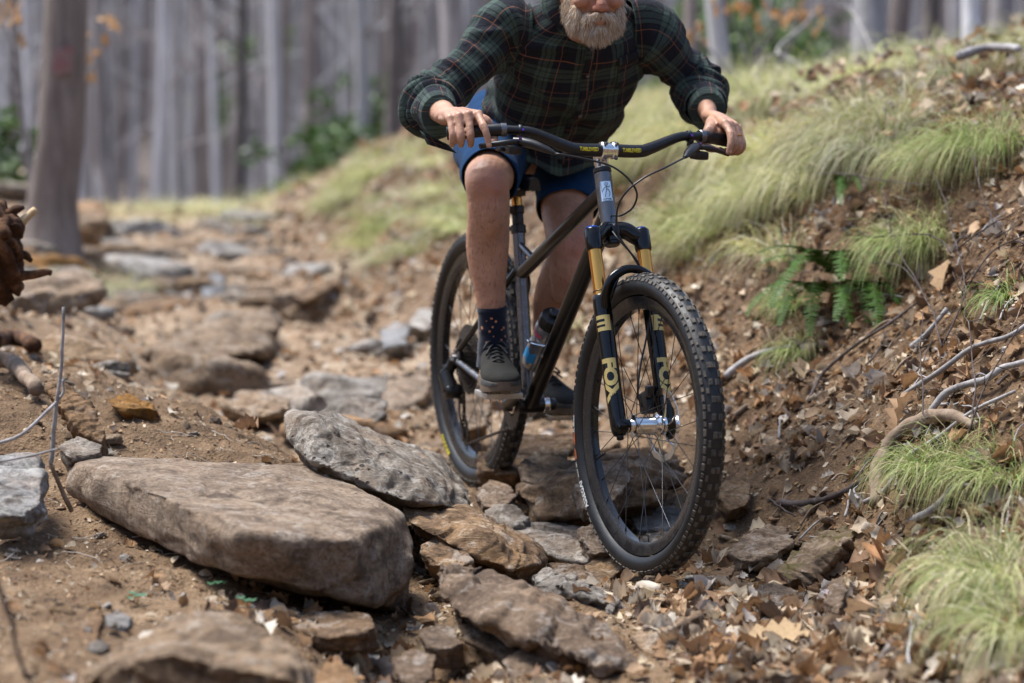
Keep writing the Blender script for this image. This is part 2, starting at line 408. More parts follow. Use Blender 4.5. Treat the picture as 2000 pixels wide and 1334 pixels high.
def rock_outline(rim, Y, depth, mat, label, ridge=None, ridge_out=.5, sink=.06, **kw):
    """rim: silhouette pixels with their own distances (px,py[,Y]); ridge: pixels on the near top edge; real depth in metres"""
    rim3 = [at(r[0], r[1], r[2] if len(r) > 2 else Y) for r in rim]; C = np.mean(rim3, 0); P = list(rim3)
    for p in rim3:
        q = C + (p - C) * .72
        P.append(q + np.array([0, depth * .55, -.01])); P.append(C + (p - C) * .60 + np.array([0, -depth * .30, -sink * .3]))
    for p in rim3:
        if p[2] < C[2]: P.append(p + np.array([0, depth * .45, -sink]))
    for r in (ridge or []): P.append(at(r[0], r[1], r[2] if len(r) > 2 else Y - depth * ridge_out))
    return rock_from(P, mat, label, **kw)

# the great slab on the left, its pointed neighbour and the long rocks below
slab = [at(118, 900, 5.92), at(150, 888, 5.98), at(330, 893, 6.0), at(600, 905, 5.96), at(690, 940, 5.85), at(742, 985, 5.62), at(785, 1005, 5.66), at(803, 1050, 5.66),
        at(241, 929, 5.62), at(310, 963, 5.42), at(387, 1003, 5.25), at(452, 1040, 5.12), at(572, 1048, 5.10), at(680, 1056, 5.18), at(757, 1024, 5.42),
        at(114, 938, 5.90), at(190, 1008, 5.72), at(366, 1098, 5.31), at(473, 1122, 5.15), at(600, 1155, 5.15), at(733, 1184, 5.26), at(800, 1138, 5.48), at(806, 1090, 5.5)]
slab += [p + np.array([.05, .45, -.1]) for p in (at(370, 1098, 5.26), at(480, 1122, 5.08), at(730, 1180, 5.22))]
rock_from(slab, 'tan', 'great flat tan slab tilted on the left of the trail', 'rock_slab', vox=.0085, strata=(-.12, -.25, 1), amp=.36, layer=1.2, smooth_it=0)
pt = [at(553, 815, 6.12), at(562, 800, 6.2), at(640, 803, 6.28), at(720, 835, 6.35), at(860, 890, 6.42), at(922, 955, 6.34), at(930, 985, 6.22), at(915, 1003, 6.1), at(870, 988, 5.98), at(790, 978, 5.86), at(705, 952, 5.82), at(610, 900, 5.88), at(565, 862, 6.0),
      at(600, 830, 5.98), at(700, 885, 5.93), at(830, 935, 6.0), at(640, 900, 6.2) + [0, .15, -.12], at(850, 980, 6.3) + [0, .1, -.1]]
rock_from(pt, 'pitted', 'pitted grey lichen-marked rock leaning on the great slab', 'rock', vox=.0065, strata=(-.35, -.2, 1), amp=.7, smooth_it=1)
lo = [at(770, 985, 5.95), at(850, 990, 5.95), at(920, 985, 6.12), at(985, 1015, 6.1), at(1050, 1062, 6.05), at(1068, 1090, 5.98), at(1062, 1108, 5.85), at(1010, 1118, 5.72), at(930, 1090, 5.74), at(850, 1052, 5.78), at(790, 1020, 5.82),
      at(890, 1020, 5.82), at(960, 1040, 5.78), at(900, 1010, 6.2) + [0, .1, -.15], at(1020, 1090, 6.1) + [0, 0, -.1]]
rock_from(lo, 'brown', 'brown layered wedge of rock under the pitted grey rock', 'rock', vox=.006, strata=(-.45, -.2, 1), amp=.9)
rock_outline([(846, 1105, 5.38), (880, 1094, 5.5), (930, 1102, 5.5), (1060, 1155, 5.3), (1150, 1195, 5.2), (1215, 1245, 5.05), (1262, 1300, 4.92), (1248, 1330, 4.85), (1180, 1312, 4.8), (1080, 1270, 4.86), (960, 1215, 5.0), (880, 1195, 5.1), (850, 1150, 5.25)], 5.1, .22, 'brown',
             'long ridged brown rock lying diagonally below the wedge', ridge=[(900, 1130, 5.2), (1050, 1195, 5.0), (1190, 1265, 4.85)], name='rock', vox=.006, strata=(-.75, .15, 1), amp=.9, layer=1.4)
rock_outline([(1028, 1122, 5.72), (1060, 1113, 5.78), (1110, 1120, 5.76), (1180, 1150, 5.66), (1236, 1178, 5.58), (1230, 1195, 5.5), (1170, 1200, 5.46), (1090, 1172, 5.56), (1040, 1145, 5.66)], 5.6, .13, 'grey',
             'weathered grey log-shaped stone beside the long ridged rock', ridge=[(1090, 1145, 5.53), (1180, 1178, 5.43)], vox=.004, strata=(-.55, 0, 1), amp=1.0, layer=1.3)
rock_outline([(1226, 1246, 5.18), (1280, 1208, 5.3), (1330, 1183, 5.4), (1372, 1174, 5.42), (1392, 1192, 5.38), (1382, 1226, 5.25), (1320, 1258, 5.16), (1268, 1282, 5.08)], 5.25, .15, 'tan',
             'smooth tan loaf-shaped stone low on the trail', ridge=[(1290, 1235, 5.13), (1360, 1205, 5.22)], vox=.004, strata=(.5, 0, 1), amp=.8)
rock_outline([(1388, 1198, 5.35), (1412, 1186, 5.4), (1430, 1215, 5.3), (1425, 1262, 5.16), (1400, 1276, 5.1), (1386, 1240, 5.2)], 5.25, .1, 'tan', 'upright tan stone against the loaf-shaped stone', vox=.0035)
rock_outline([(1518, 1112, 5.72), (1570, 1065, 5.9), (1640, 1018, 6.05), (1682, 1004, 6.1), (1702, 1022, 6.0), (1690, 1062, 5.85), (1640, 1105, 5.72), (1590, 1142, 5.6), (1545, 1132, 5.62)], 5.8, .2, 'mossy',
             'blunt olive-stained block of rock at the foot of the bank', ridge=[(1570, 1105, 5.62), (1660, 1050, 5.72)], vox=.0045, strata=(.7, .1, .8), amp=.9, layer=1.4)
rock_outline([(1422, 1078, 5.95), (1455, 1042, 6.08), (1500, 1022, 6.15), (1545, 1032, 6.1), (1552, 1058, 6.0), (1510, 1085, 5.88), (1450, 1096, 5.85)], 5.95, .16, 'tan', 'rounded tan stone half sunk beside the front tyre', vox=.004, strata=(.4, .2, 1))
rock_outline([(1545, 985, 6.2), (1560, 935, 6.35), (1590, 915, 6.4), (1615, 925, 6.35), (1608, 980, 6.15), (1580, 1000, 6.1)], 6.25, .13, 'mossy', 'mossy upright stone on the bank above a black root', vox=.0045)
rock_outline([(1480, 872, 6.62), (1500, 842, 6.7), (1548, 832, 6.75), (1552, 845, 6.7), (1520, 880, 6.55), (1495, 888, 6.5)], 6.6, .1, 'tan', 'small pale flat stone on the bare dirt of the bank', vox=.004)
rock_outline([(1722, 838, 6.35), (1742, 768, 6.5), (1775, 765, 6.52), (1772, 800, 6.42), (1745, 845, 6.3)], 6.4, .08, 'slate', 'grey slate shard standing on edge in the bank', vox=.0035, layer=.4)
rock_outline([(1355, 1140, 5.65), (1400, 1112, 5.74), (1438, 1102, 5.78), (1436, 1116, 5.72), (1395, 1140, 5.62), (1362, 1158, 5.58)], 5.65, .08, 'brown', 'thin brown shelf of stone in front of the front tyre', vox=.003)
rock_outline([(1390, 1150, 5.55), (1425, 1138, 5.6), (1445, 1145, 5.56), (1440, 1160, 5.5), (1400, 1172, 5.46)], 5.5, .07, 'tan', 'small flat tan stone below the thin brown shelf', vox=.003)
rock_outline([(1715, 1175, 5.3), (1760, 1130, 5.42), (1835, 1108, 5.48), (1838, 1122, 5.4), (1790, 1165, 5.28), (1730, 1188, 5.24)], 5.35, .09, 'tan', 'thin tilted plank-like stone at the foot of the bank', vox=.0035, layer=1.5)
rock_outline([(1610, 1178, 5.28), (1625, 1132, 5.42), (1648, 1128, 5.42), (1655, 1150, 5.32), (1640, 1192, 5.22)], 5.3, .08, 'brown', 'stubby brown stone among the fallen leaves', vox=.0035)
# behind and below the front wheel
rock_outline([(925, 895, 6.95), (960, 865, 7.1), (1060, 845, 7.2), (1125, 850, 7.15), (1130, 880, 7.0), (1080, 905, 6.9), (1000, 925, 6.78), (940, 918, 6.82)], 6.95, .28, 'brown', 'dark brown ledge of rock just ahead of the rear tyre', vox=.007, strata=(.3, .2, 1), layer=1.5)
rock_outline([(1000, 960, 6.6), (1060, 920, 6.75), (1140, 890, 6.85), (1250, 870, 6.85), (1330, 890, 6.75), (1345, 930, 6.6), (1280, 985, 6.42), (1150, 1010, 6.38), (1060, 1010, 6.42)], 6.6, .35, 'brown', 'broad brown bedrock hump behind the front wheel', ridge=[(1100, 935, 6.5), (1230, 905, 6.5)], vox=.008, strata=(.4, .3, 1), layer=1.6)
rock_outline([(930, 955, 6.62), (955, 935, 6.72), (995, 942, 6.7), (1008, 968, 6.58), (985, 992, 6.48), (940, 988, 6.5)], 6.58, .12, 'brown', 'small brown stone wedged under the rear tyre', vox=.004)
rock_outline([(995, 1035, 6.3), (1040, 1016, 6.42), (1120, 1022, 6.42), (1200, 1040, 6.32), (1210, 1075, 6.15), (1130, 1100, 6.05), (1080, 1075, 6.12), (1020, 1060, 6.18)], 6.22, .2, 'grey', 'pale flat ledge crossing the trail beneath the front wheel', vox=.005, layer=1.4)
rock_outline([(1125, 1112, 5.98), (1160, 1090, 6.08), (1210, 1082, 6.1), (1225, 1105, 6.0), (1190, 1130, 5.88), (1145, 1142, 5.84)], 5.95, .13, 'tan', 'tan stone peeking out to one side of the front tyre', vox=.004)
rock_outline([(1170, 1148, 5.88), (1230, 1128, 5.96), (1300, 1120, 6.0), (1340, 1135, 5.95), (1300, 1152, 5.86), (1210, 1162, 5.82)], 5.88, .16, 'mossy', 'low flat stone that the front tyre rests on', vox=.004, layer=1.3, amp=.7)
rock_outline([(1230, 1010, 6.55), (1270, 990, 6.65), (1340, 985, 6.68), (1350, 1010, 6.55), (1300, 1035, 6.42), (1245, 1035, 6.42)], 6.5, .15, 'pale', 'pale rounded stone seen through the front spokes', vox=.004)
rock_outline([(1240, 1055, 6.3), (1290, 1040, 6.36), (1350, 1045, 6.34), (1345, 1065, 6.24), (1280, 1078, 6.18)], 6.25, .12, 'grey', 'low grey stone behind the bottom of the front rim', vox=.004)
rock_outline([(1105, 870, 7.4), (1150, 845, 7.5), (1200, 840, 7.5), (1215, 860, 7.35), (1160, 885, 7.25)], 7.35, .2, 'tan', 'flat tan stone behind the left shoe', vox=.006)
rock_outline([(1385, 640, 8.3), (1400, 600, 8.5), (1450, 598, 8.5), (1462, 640, 8.3), (1420, 662, 8.2)], 8.3, .2, 'slate', 'grey stone jutting from the bank behind the front tyre', vox=.008)
more = [([(880, 1195), (960, 1205), (1090, 1265), (1180, 1310), (1150, 1342), (1020, 1305), (900, 1245)], 4.88, 'brown', 'lower shelf of rock under the long ridged rock'),
 ([(1062, 1098), (1120, 1100), (1190, 1128), (1212, 1150), (1140, 1146), (1075, 1120)], 5.82, 'brown', 'thin slab between the wedge and the front tyre'),
 ([(1240, 1165), (1330, 1148), (1400, 1152), (1390, 1174), (1300, 1188)], 5.6, 'tan', 'flat tan slab just ahead of the front tyre'),
 ([(820, 1068), (850, 1045), (905, 1062), (925, 1095), (880, 1098), (835, 1088)], 5.7, 'brown', 'dark stone in the gap under the wedge of rock'),
 ([(1008, 1125), (1022, 1102), (1062, 1095), (1085, 1110), (1060, 1122), (1025, 1134)], 5.95, 'tan', 'little tan stone at the tip of the wedge'),
 ([(935, 1010), (960, 985), (1010, 985), (1040, 1010), (1005, 1030), (955, 1030)], 6.3, 'grey', 'grey block behind the wedge of rock'),
 ([(1120, 945), (1160, 905), (1215, 900), (1240, 930), (1200, 975), (1140, 985)], 6.25, 'brown', 'cracked brown block seen between fork and rim'),
 ([(1010, 905), (1050, 880), (1110, 885), (1120, 915), (1080, 945), (1025, 940)], 6.6, 'brown', 'angular brown block between the two wheels'),
 ([(1125, 1035), (1175, 1015), (1215, 1030), (1205, 1068), (1150, 1075)], 6.05, 'tan', 'tan slab end behind the lower front rim'),
 ([(1390, 960), (1425, 935), (1470, 945), (1465, 975), (1420, 990)], 6.25, 'tan', 'tan stone on the dirt just right of the front tyre'),
 ([(1460, 1165), (1500, 1140), (1560, 1150), (1555, 1175), (1490, 1188)], 5.45, 'brown', 'flat brown stone in the leaves below the blunt block'),
 ([(1250, 1290), (1290, 1270), (1330, 1285), (1325, 1315), (1270, 1325)], 5.0, 'grey', 'grey cobble below the loaf-shaped stone'),
 ([(1340, 1300), (1395, 1280), (1440, 1295), (1430, 1318), (1365, 1328)], 4.95, 'orange', 'flat ochre stone below the upright tan stone'),
 ([(980, 1290), (1020, 1265), (1080, 1285), (1075, 1325), (1005, 1335)], 4.85, 'brown', 'brown stone wedged under the long ridged rock'),
 ([(760, 1290), (800, 1265), (850, 1280), (845, 1320), (785, 1330)], 4.75, 'brown', 'dark stone in the shaded hollow by the lumpy boulder'),
 ([(860, 800), (900, 770), (960, 790), (950, 830), (890, 845)], 7.6, 'tan', 'tan slab seen through the lower rear spokes'),
 ([(620, 800), (690, 770), (760, 785), (745, 820), (660, 828)], 7.8, 'grey', 'flat grey slab across the trail behind the pitted rock'),
 ([(430, 790), (500, 765), (570, 775), (560, 800), (470, 812)], 8.0, 'tan', 'flat pale tan slab across the trail beyond the dirt mound'),
 ([(1580, 870), (1610, 850), (1640, 862), (1630, 890), (1595, 895)], 6.45, 'grey', 'grey cobble bedded in the dirt of the bank')]
for rim, Yc, mt, lab in more:
    ys = [q[1] for q in rim]; rock_outline([(a, b, Yc + .0028 * (max(ys) - b) * Yc / 6) for a, b in rim], Yc, .16 * Yc / 6, mt, lab, vox=.0045 * Yc / 6, strata=(.3, .1, 1), layer=1.3)
# left foreground
rock_outline([(140, 1345, 4.22), (165, 1300, 4.3), (225, 1255, 4.4), (330, 1208, 4.52), (380, 1194, 4.56), (450, 1204, 4.54), (530, 1245, 4.45), (606, 1292, 4.36), (605, 1345, 4.22), (400, 1420, 4.1)], 4.35, .3, 'tan', 'lumpy tan boulder in the dirt below the great slab', ridge=[(235, 1290, 4.18), (330, 1270, 4.12), (420, 1290, 4.08), (545, 1320, 4.1)], name='boulder', vox=.006, strata=(.2, -.2, 1), amp=1.0)
rock_outline([(555, 1222, 5.02), (600, 1192, 5.14), (670, 1184, 5.18), (725, 1198, 5.12), (738, 1222, 5.02), (700, 1240, 4.94), (630, 1246, 4.92)], 5.05, .12, 'brown', 'small flat brown stone tucked under the great slab', vox=.004, layer=1.4)
rock_outline([(-40, 895, 5.6), (20, 888, 5.7), (70, 895, 5.68), (84, 930, 5.55), (80, 985, 5.4), (40, 1008, 5.32), (-40, 1010, 5.3)], 5.5, .22, 'pale', 'blocky whitish rock left of the great slab', vox=.006, amp=1.1)
rock_outline([(82, 748, 6.2), (105, 738, 6.26), (140, 752, 6.26), (190, 802, 6.2), (208, 845, 6.1), (200, 866, 6.05), (160, 850, 6.06), (120, 800, 6.1)], 6.12, .07, 'orange', 'ochre flake of stone leaning behind the great slab', vox=.004, strata=(-.7, .3, .6), layer=.8)
rock_outline([(118, 1290, 4.5), (150, 1235, 4.62), (190, 1176, 4.78), (205, 1190, 4.72), (190, 1250, 4.55), (150, 1310, 4.42)], 4.6, .1, 'orange', 'thin slanted rusty stone beside the lumpy boulder', vox=.004)
rock_outline([(200, 1205, 4.72), (228, 1190, 4.78), (258, 1205, 4.74), (250, 1225, 4.66), (212, 1225, 4.66)], 4.7, .06, 'pale', 'palm-sized whitish pebble near the lumpy boulder', vox=.003)
rock_outline([(208, 778, 6.5), (250, 768, 6.6), (300, 790, 6.56), (305, 800, 6.5), (250, 796, 6.42), (215, 790, 6.42)], 6.5, .12, 'orange', 'flat ochre stone on the lip of the dirt mound', vox=.004)
rock_outline([(108, 872, 5.92), (150, 852, 6.0), (200, 868, 5.98), (195, 885, 5.9), (130, 890, 5.86)], 5.92, .1, 'grey', 'ragged grey stone on top edge behind the great slab', vox=.004)
rock_outline([(605, 1330, 4.6), (640, 1295, 4.7), (690, 1300, 4.68), (700, 1340, 4.55), (650, 1360, 4.5)], 4.6, .1, 'orange', 'ochre stone poking out beside the lumpy boulder', vox=.004)
rock_outline([(820, 1235, 5.1), (850, 1215, 5.2), (890, 1225, 5.18), (905, 1255, 5.05), (870, 1268, 4.98), (835, 1262, 5.0)], 5.08, .1, 'brown', 'dark stone in the hollow under the long ridged rock', vox=.004)
# further up the trail
rock_outline([(225, 695, 9.2), (330, 655, 9.6), (480, 608, 10.1), (530, 602, 10.2), (545, 640, 9.8), (510, 690, 9.3), (380, 705, 9.1)], 9.6, .8, 'tan', 'big ramp-like slab crossing the trail far behind the bike', vox=.016, strata=(.35, .1, 1))
rock_outline([(370, 490, 14.2), (400, 468, 14.6), (450, 475, 14.6), (498, 515, 14.2), (480, 530, 13.9), (400, 530, 13.8)], 14.2, .6, 'pale', 'pale boulder in the middle of the far trail', name='boulder', vox=.02)
rock_outline([(165, 515, 13.4), (220, 490, 13.9), (300, 492, 14), (315, 520, 13.6), (270, 545, 13.2), (180, 540, 13.2)], 13.5, .6, 'slate', 'dark slab left of the pale boulder', vox=.02)
rock_outline([(310, 490, 14.6), (340, 470, 15), (380, 478, 15), (385, 510, 14.5), (330, 520, 14.3)], 14.6, .4, 'brown', 'dark brown rock between the dark slab and the pale boulder', vox=.02)
rock_outline([(535, 415, 18.6), (550, 392, 19), (595, 388, 19), (615, 410, 18.7), (600, 440, 18.2), (550, 440, 18.2)], 18.6, .8, 'pale', 'white boulder beside the crest of the trail', name='boulder', vox=.03)
rock_outline([(612, 412, 19.4), (622, 390, 19.6), (648, 385, 19.7), (652, 408, 19.3), (630, 420, 19.2)], 19.4, .5, 'pale', 'smaller white boulder up the bank near the crest', name='boulder', vox=.03)
rock_outline([(345, 430, 17.4), (380, 410, 17.8), (415, 415, 17.8), (430, 445, 17.2), (400, 458, 17), (355, 455, 17)], 17.4, .5, 'slate', 'blackish rock on the crest of the trail', vox=.03)
rock_outline([(735, 800, 8.3), (760, 735, 8.8), (830, 712, 9.1), (850, 730, 9.0), (830, 780, 8.5), (780, 812, 8.2)], 8.6, .5, 'tan', 'flat tan slab against the bank behind the rear wheel', vox=.012)
rock_outline([(790, 630, 10), (820, 605, 10.3), (860, 598, 10.4), (866, 625, 10.1), (830, 645, 9.9)], 10.1, .3, 'pale', 'pale stone in the bank behind the rear wheel', vox=.012)
rock_outline([(735, 650, 9.8), (770, 632, 10), (800, 640, 9.9), (795, 670, 9.6), (750, 678, 9.5)], 9.7, .3, 'slate', 'bluish stone beside the pale stone in the bank', vox=.012)
rock_outline([(570, 575, 11.2), (640, 540, 11.8), (680, 535, 11.9), (670, 550, 11.7), (590, 590, 11)], 11.4, .5, 'brown', 'long low brown rock across the far trail', vox=.014)
rock_outline([(385, 555, 12.3), (410, 535, 12.6), (440, 545, 12.5), (435, 575, 12.1), (395, 578, 12)], 12.3, .3, 'slate', 'small dark block on the far trail', vox=.014)
rock_outline([(490, 500, 14.4), (560, 510, 14.3), (612, 522, 14.1), (590, 530, 13.9), (510, 520, 14)], 14.2, .6, 'brown', 'low dark ledge beside the pale boulder', vox=.018)
rock_outline([(1575, 425, 8.1), (1590, 414, 8.2), (1625, 416, 8.2), (1632, 436, 8.1), (1600, 446, 8.0)], 8.1, .1, 'slate', 'bluish grey stone under the overhanging grass of the bank', vox=.005)
rock_outline([(1605, 450, 7.95), (1630, 438, 8.0), (1650, 448, 7.98), (1640, 464, 7.9), (1612, 462, 7.9)], 7.9, .1, 'grey', 'little grey stone below the bluish stone on the bank', vox=.005)

# loose flat stones strewn over the trail: six shapes, copied
def shard(seed, flat):
    r = np.random.default_rng(seed); P = r.normal(size=(26, 3)); P /= np.linalg.norm(P, axis=1)[:, None]; P = np.sign(P) * np.abs(P) ** .75
    P *= np.array([1, .62, flat]); P[:, 2] = np.clip(P[:, 2], -flat * .7, flat * .75); return P * .5
CW_ = dict(tan='tan', grey='grey', pale='whitish', orange='ochre', brown='brown')
SHARDS = [make_rock(shard(s, f), 1.0, .05, 900 + s, (.1, .1, 1), 1.0, 1.2, 1, 'loose_stone') for s, f in ((1, .32), (2, .45), (3, .28), (4, .38), (5, .5), (6, .34))]
def put_stone(x, y, s, rz, mi, mat, tilt=(0, 0), label=None, group=None, name='loose_stone', up=.12):
    key = SHARDS[mi].name + mat
    me = bpy.data.meshes.get(key)
    if me is None: me = SHARDS[mi].copy(); me.name = key; me.materials.clear(); me.materials.append(RM[mat])
    o = link(name, me, None, loc=(x, y, h1(x, y) + s * up)); o.scale = (s, s, s); o.rotation_euler = (tilt[0], tilt[1], rz)
    return tag(o, label, 'stone', group)
r1 = np.random.default_rng(5)
n_far = 0
while n_far < 125:
    Y = r1.uniform(7.6, 17); xb = float(smooth_tab(Y, XB)); xl = float(smooth_tab(Y, XL)); X = r1.uniform(xl - .5, xb + .12)
    s = abs(r1.normal(.13, .10)) + .06
    mt = r1.choice(['tan', 'tan', 'grey', 'grey', 'pale', 'orange']); put_stone(X, Y, s * (1.2 + (Y - 7) * .08), r1.uniform(-.5, .9), r1.integers(6), mt, (r1.normal(0, .1), r1.normal(-.05, .12)), 'loose flat %s stone strewn over the trail behind the bike' % CW_[mt], 'loose %s stones on the trail behind the bike' % CW_[mt], up=.0); n_far += 1
n_near = 0
while n_near < 90:
    px, py = r1.uniform(820, 1620), r1.uniform(1000, 1330); g = ground_hit(px, py, 4, 9)
    if g[0] > smooth_tab(g[1], XB) + .25: continue
    s = abs(r1.normal(.02, .03)) + .022
    mt = r1.choice(['tan', 'tan', 'grey', 'brown', 'orange']); put_stone(g[0], g[1], s, r1.uniform(0, 6.3), r1.integers(6), mt, (r1.normal(0, .2), r1.normal(0, .2)), 'small loose %s stone in the dirt around the front wheel' % CW_[mt], 'small %s stones around the front wheel' % CW_[mt], up=.1); n_near += 1
n_l = 0
while n_l < 46:
    px, py = r1.uniform(0, 640), r1.uniform(800, 1330); g = ground_hit(px, py, 3.9, 9)
    if g[1] > 7.4: continue
    s = abs(r1.normal(.015, .022)) + .018
    mt = r1.choice(['tan', 'grey', 'orange', 'pale']); put_stone(g[0], g[1], s, r1.uniform(0, 6.3), r1.integers(6), mt, (r1.normal(0, .2), r1.normal(0, .2)), 'little %s stone in the bare dirt around the great slab' % CW_[mt], 'little %s stones around the great slab' % CW_[mt], up=.1); n_l += 1
# ------------------------------------------------------------------ trees
def mat_bark(name, a, b, c, spots=0.0):
    n = NT(name); p = n.obj(); st = n.mapping(p, (9, 9, 1.1)); f = n.noise(st, 3, 6, .65, .3); g = n.noise(p, 1.3, 4, .6)
    col = n.ramp(n.mix(.4, f, g), [(.32, a), (.5, b), (.66, c)])
    if spots: col = n.mix(n.math('MULTIPLY', n.ramp(n.noise(p, 2.6, 4, .6), [(.52, (0, 0, 0)), (.6, (1, 1, 1))]), spots), col, (.55, .56, .55))
    hsv = n.node('ShaderNodeHueSaturation'); n.put(hsv.inputs['Value'], n.math('MULTIPLY_ADD', n.objrand(), .7, .7)); n.put(hsv.inputs['Color'], col)
    return n.set(color=hsv.outputs[0], rough=.95, spec=.1, normal=n.bump(f, .7, .03))
BARK = [mat_bark('grey_bark', (.24, .22, .215), (.38, .355, .35), (.52, .50, .495)), mat_bark('brown_bark', (.14, .115, .105), (.26, .22, .20), (.38, .335, .31)),
        mat_bark('pale_bark', (.38, .37, .37), (.54, .53, .53), (.68, .67, .67), .4), mat_bark('dark_bark', (.10, .09, .085), (.18, .16, .15), (.27, .245, .235))]  # natural bark tones, lightened to stand in for haze over the woods
def trunk_mesh(seed, mat, height=13., limbs=7, flare=1.5):
    r = np.random.default_rng(seed); z = np.concatenate([[-.6, 0, .12, .3, .6], np.linspace(1.2, height, 14)])
    w = np.cumsum(r.normal(0, .022, (len(z), 2)), 0); w[:4] = w[4] * 0
    P = np.stack([w[:, 0], w[:, 1], z], 1); rad = (1 - .8 * np.clip(z, 0, None) / height) * (1 + (flare - 1) * np.exp(-np.clip(z, 0, None) * 4))
    return P, rad
def tree(x, y, dia, bark, seed, label, group=None, lean=(0, 0), height=13., limbs=7, cat='tree', name='tree', flare=1.5):
    r = np.random.default_rng(seed); P, rad = trunk_mesh(seed, None, height, limbs, flare); rad = rad * dia / 2
    P = P + np.stack([P[:, 2] * lean[0], P[:, 2] * lean[1], 0 * P[:, 2]], 1)
    root = empty(name, (x, y, h1(x, y) - .02)); tag(root, label, cat, group)
    m = MB(); m.tube(P, rad, 12)
    V = m.arr(); nrm = V.copy(); k = fbm(np.stack([V[:, 0] * 8, V[:, 1] * 8, V[:, 2] * 1.5], 1) + seed, 3, seed)
    cen = np.stack([np.interp(V[:, 2], P[:, 2], P[:, 0]), np.interp(V[:, 2], P[:, 2], P[:, 1]), V[:, 2]], 1)
    m.v = [cen + (V - cen) * (1 + .12 * k[:, None])]
    m.build('trunk', BARK[bark], root, auto=0)
    c = MB()
    for i in range(limbs):
        z0 = r.uniform(.08, .9) * height; a = r.uniform(0, 6.28); L = r.uniform(.8, 2.6); b = np.array([np.interp(z0, P[:, 2], P[:, 0]), np.interp(z0, P[:, 2], P[:, 1]), z0])
        d = np.array([math.cos(a), math.sin(a), r.uniform(.5, 1.3)]); q = [b]
        for s in range(4): d = d + r.normal(0, .22, 3); d /= np.linalg.norm(d); q.append(q[-1] + d * L / 4)
        c.tube(q, dia * np.array([.16, .12, .09, .06, .03]), 5)
        for s in (2, 3):
            e = d + r.normal(0, .5, 3); e /= np.linalg.norm(e); c.tube([q[s], q[s] + e * L * .2, q[s] + e * L * .4 + [0, 0, .1]], dia * np.array([.06, .04, .015]), 4)
    c.build('crown', BARK[bark], root, auto=0)
    return root
def px_x(px, Y): return (px - 1000) * Y / FPX
# trees that can be told apart in the photograph
big = tree(px_x(103, 12.6), 12.6, .25, 1, 11, 'thick dark trunk with a red paint blaze beside the trail', lean=(.01, 0), height=15, flare=1.35)
bz = MB(); a0 = math.radians(-84)
PB_, RB_ = trunk_mesh(11, None, 15, 7, 1.35)
g_, th = [], np.linspace(a0 - .36, a0 + .36, 7)
rb = .125
for zz in np.linspace(.92, 1.06, 4):
    cx_, cy_ = np.interp(zz, PB_[:, 2], PB_[:, 0]) + zz * .01, np.interp(zz, PB_[:, 2], PB_[:, 1])
    for t in th: g_.append((rb * 1.16 * math.cos(t) + cx_, rb * 1.16 * math.sin(t) + cy_, zz + .02 + .008 * math.sin(t * 9)))
bz.add(g_, [(i * 7 + j, i * 7 + j + 1, i * 7 + j + 8, i * 7 + j + 7) for i in range(3) for j in range(6)])
bz.build('paint_blaze', plain('red_paint', (.27, .08, .08), .9, 0, (.24, .20, .19), .8, 14), big)
named = [(215, 21, .15, 0, (.0, 0), 'slim grey trunk standing just behind the blazed tree'), (322, 27, .13, 2, (.03, 0), 'slender pale trunk leaning slightly beyond the crest'),
         (166, 23, .12, 2, (0, 0), 'thin whitish trunk next to the blazed tree'), (432, 30, .13, 2, (-.01, 0), 'narrow pale trunk beyond the pale boulder'),
         (455, 24, .13, 3, (.02, 0), 'dark slender trunk behind the blackish crest rock'), (545, 25, .17, 2, (0, 0), 'light grey trunk behind the white boulder'),
         (563, 29, .16, 1, (0, 0), 'brown trunk beside the light grey trunk'), (628, 27, .19, 1, (-.01, 0), 'brown trunk above the smaller white boulder'),
         (700, 24, .20, 2, (0, 0), 'light trunk rising out of the green shrub'), (770, 22, .17, 3, (.005, 0), 'dark trunk rising behind the green shrub'), (868, 19, .24, 0, (0, 0), 'broad grey trunk behind the right shoulder of the rider'),
         (925, 23, .17, 2, (0, 0), 'pale trunk half hidden by the plaid shoulder'), (1406, 13.5, .11, 2, (-.01, 0), 'slim mottled white trunk above the left hand of the rider'),
         (1395, 19, .08, 3, (.01, 0), 'thin dark stem beside the mottled white trunk'), (1695, 14, .21, 2, (-.005, 0), 'stout pale grey trunk at the top of the grassy bank'),
         (1742, 15.5, .15, 1, (0, 0), 'reddish brown trunk touching the stout pale trunk'), (1895, 12.2, .10, 2, (-.02, 0), 'white-barked trunk next to the black stump'), (1945, 15, .16, 0, (0, 0), 'grey trunk behind the white-barked trunk'),
         (1830, 22, .14, 3, (.01, 0), 'dark trunk deep in the woods above the bank'), (1480, 22, .07, 0, (.02, 0), 'very thin grey stem among the green shrubs'), (1350, 16, .10, 1, (0, 0), 'rusty brown trunk beside the left shoulder of the rider')]
for i, (px, Y, d, b, ln, lab) in enumerate(named): tree(px_x(px, Y), Y, d * (.8 if px < 1000 else .95), b, 40 + i, lab, lean=ln)
r2 = np.random.default_rng(3)
for i in range(265):
    Y = 26 + 60 * r2.random() ** .8; px = r2.uniform(-180, 1080) if i % 6 else r2.uniform(1280, 2150)
    if px > 1200 and Y < 26: Y += 10
    thin = r2.random() < .75; d_ = (r2.uniform(.05, .11) if thin else r2.uniform(.11, .22)) * (1 + (Y - 24) / 110); bk = int(r2.choice([0, 0, 2, 2, 2, 3, 1])); kd = ('thin ' if thin else 'sturdy ') + ('grey', 'brown', 'whitish', 'dark')[bk]; where = 'in the woods beyond the crest of the trail' if px < 1200 else 'in the woods beyond the grassy bank'
    tree(px_x(px, Y), Y, d_, bk, 200 + i, kd + ' bare tree ' + where, kd + ' trees ' + where, (r2.normal(0, .03), 0), 14, 9)

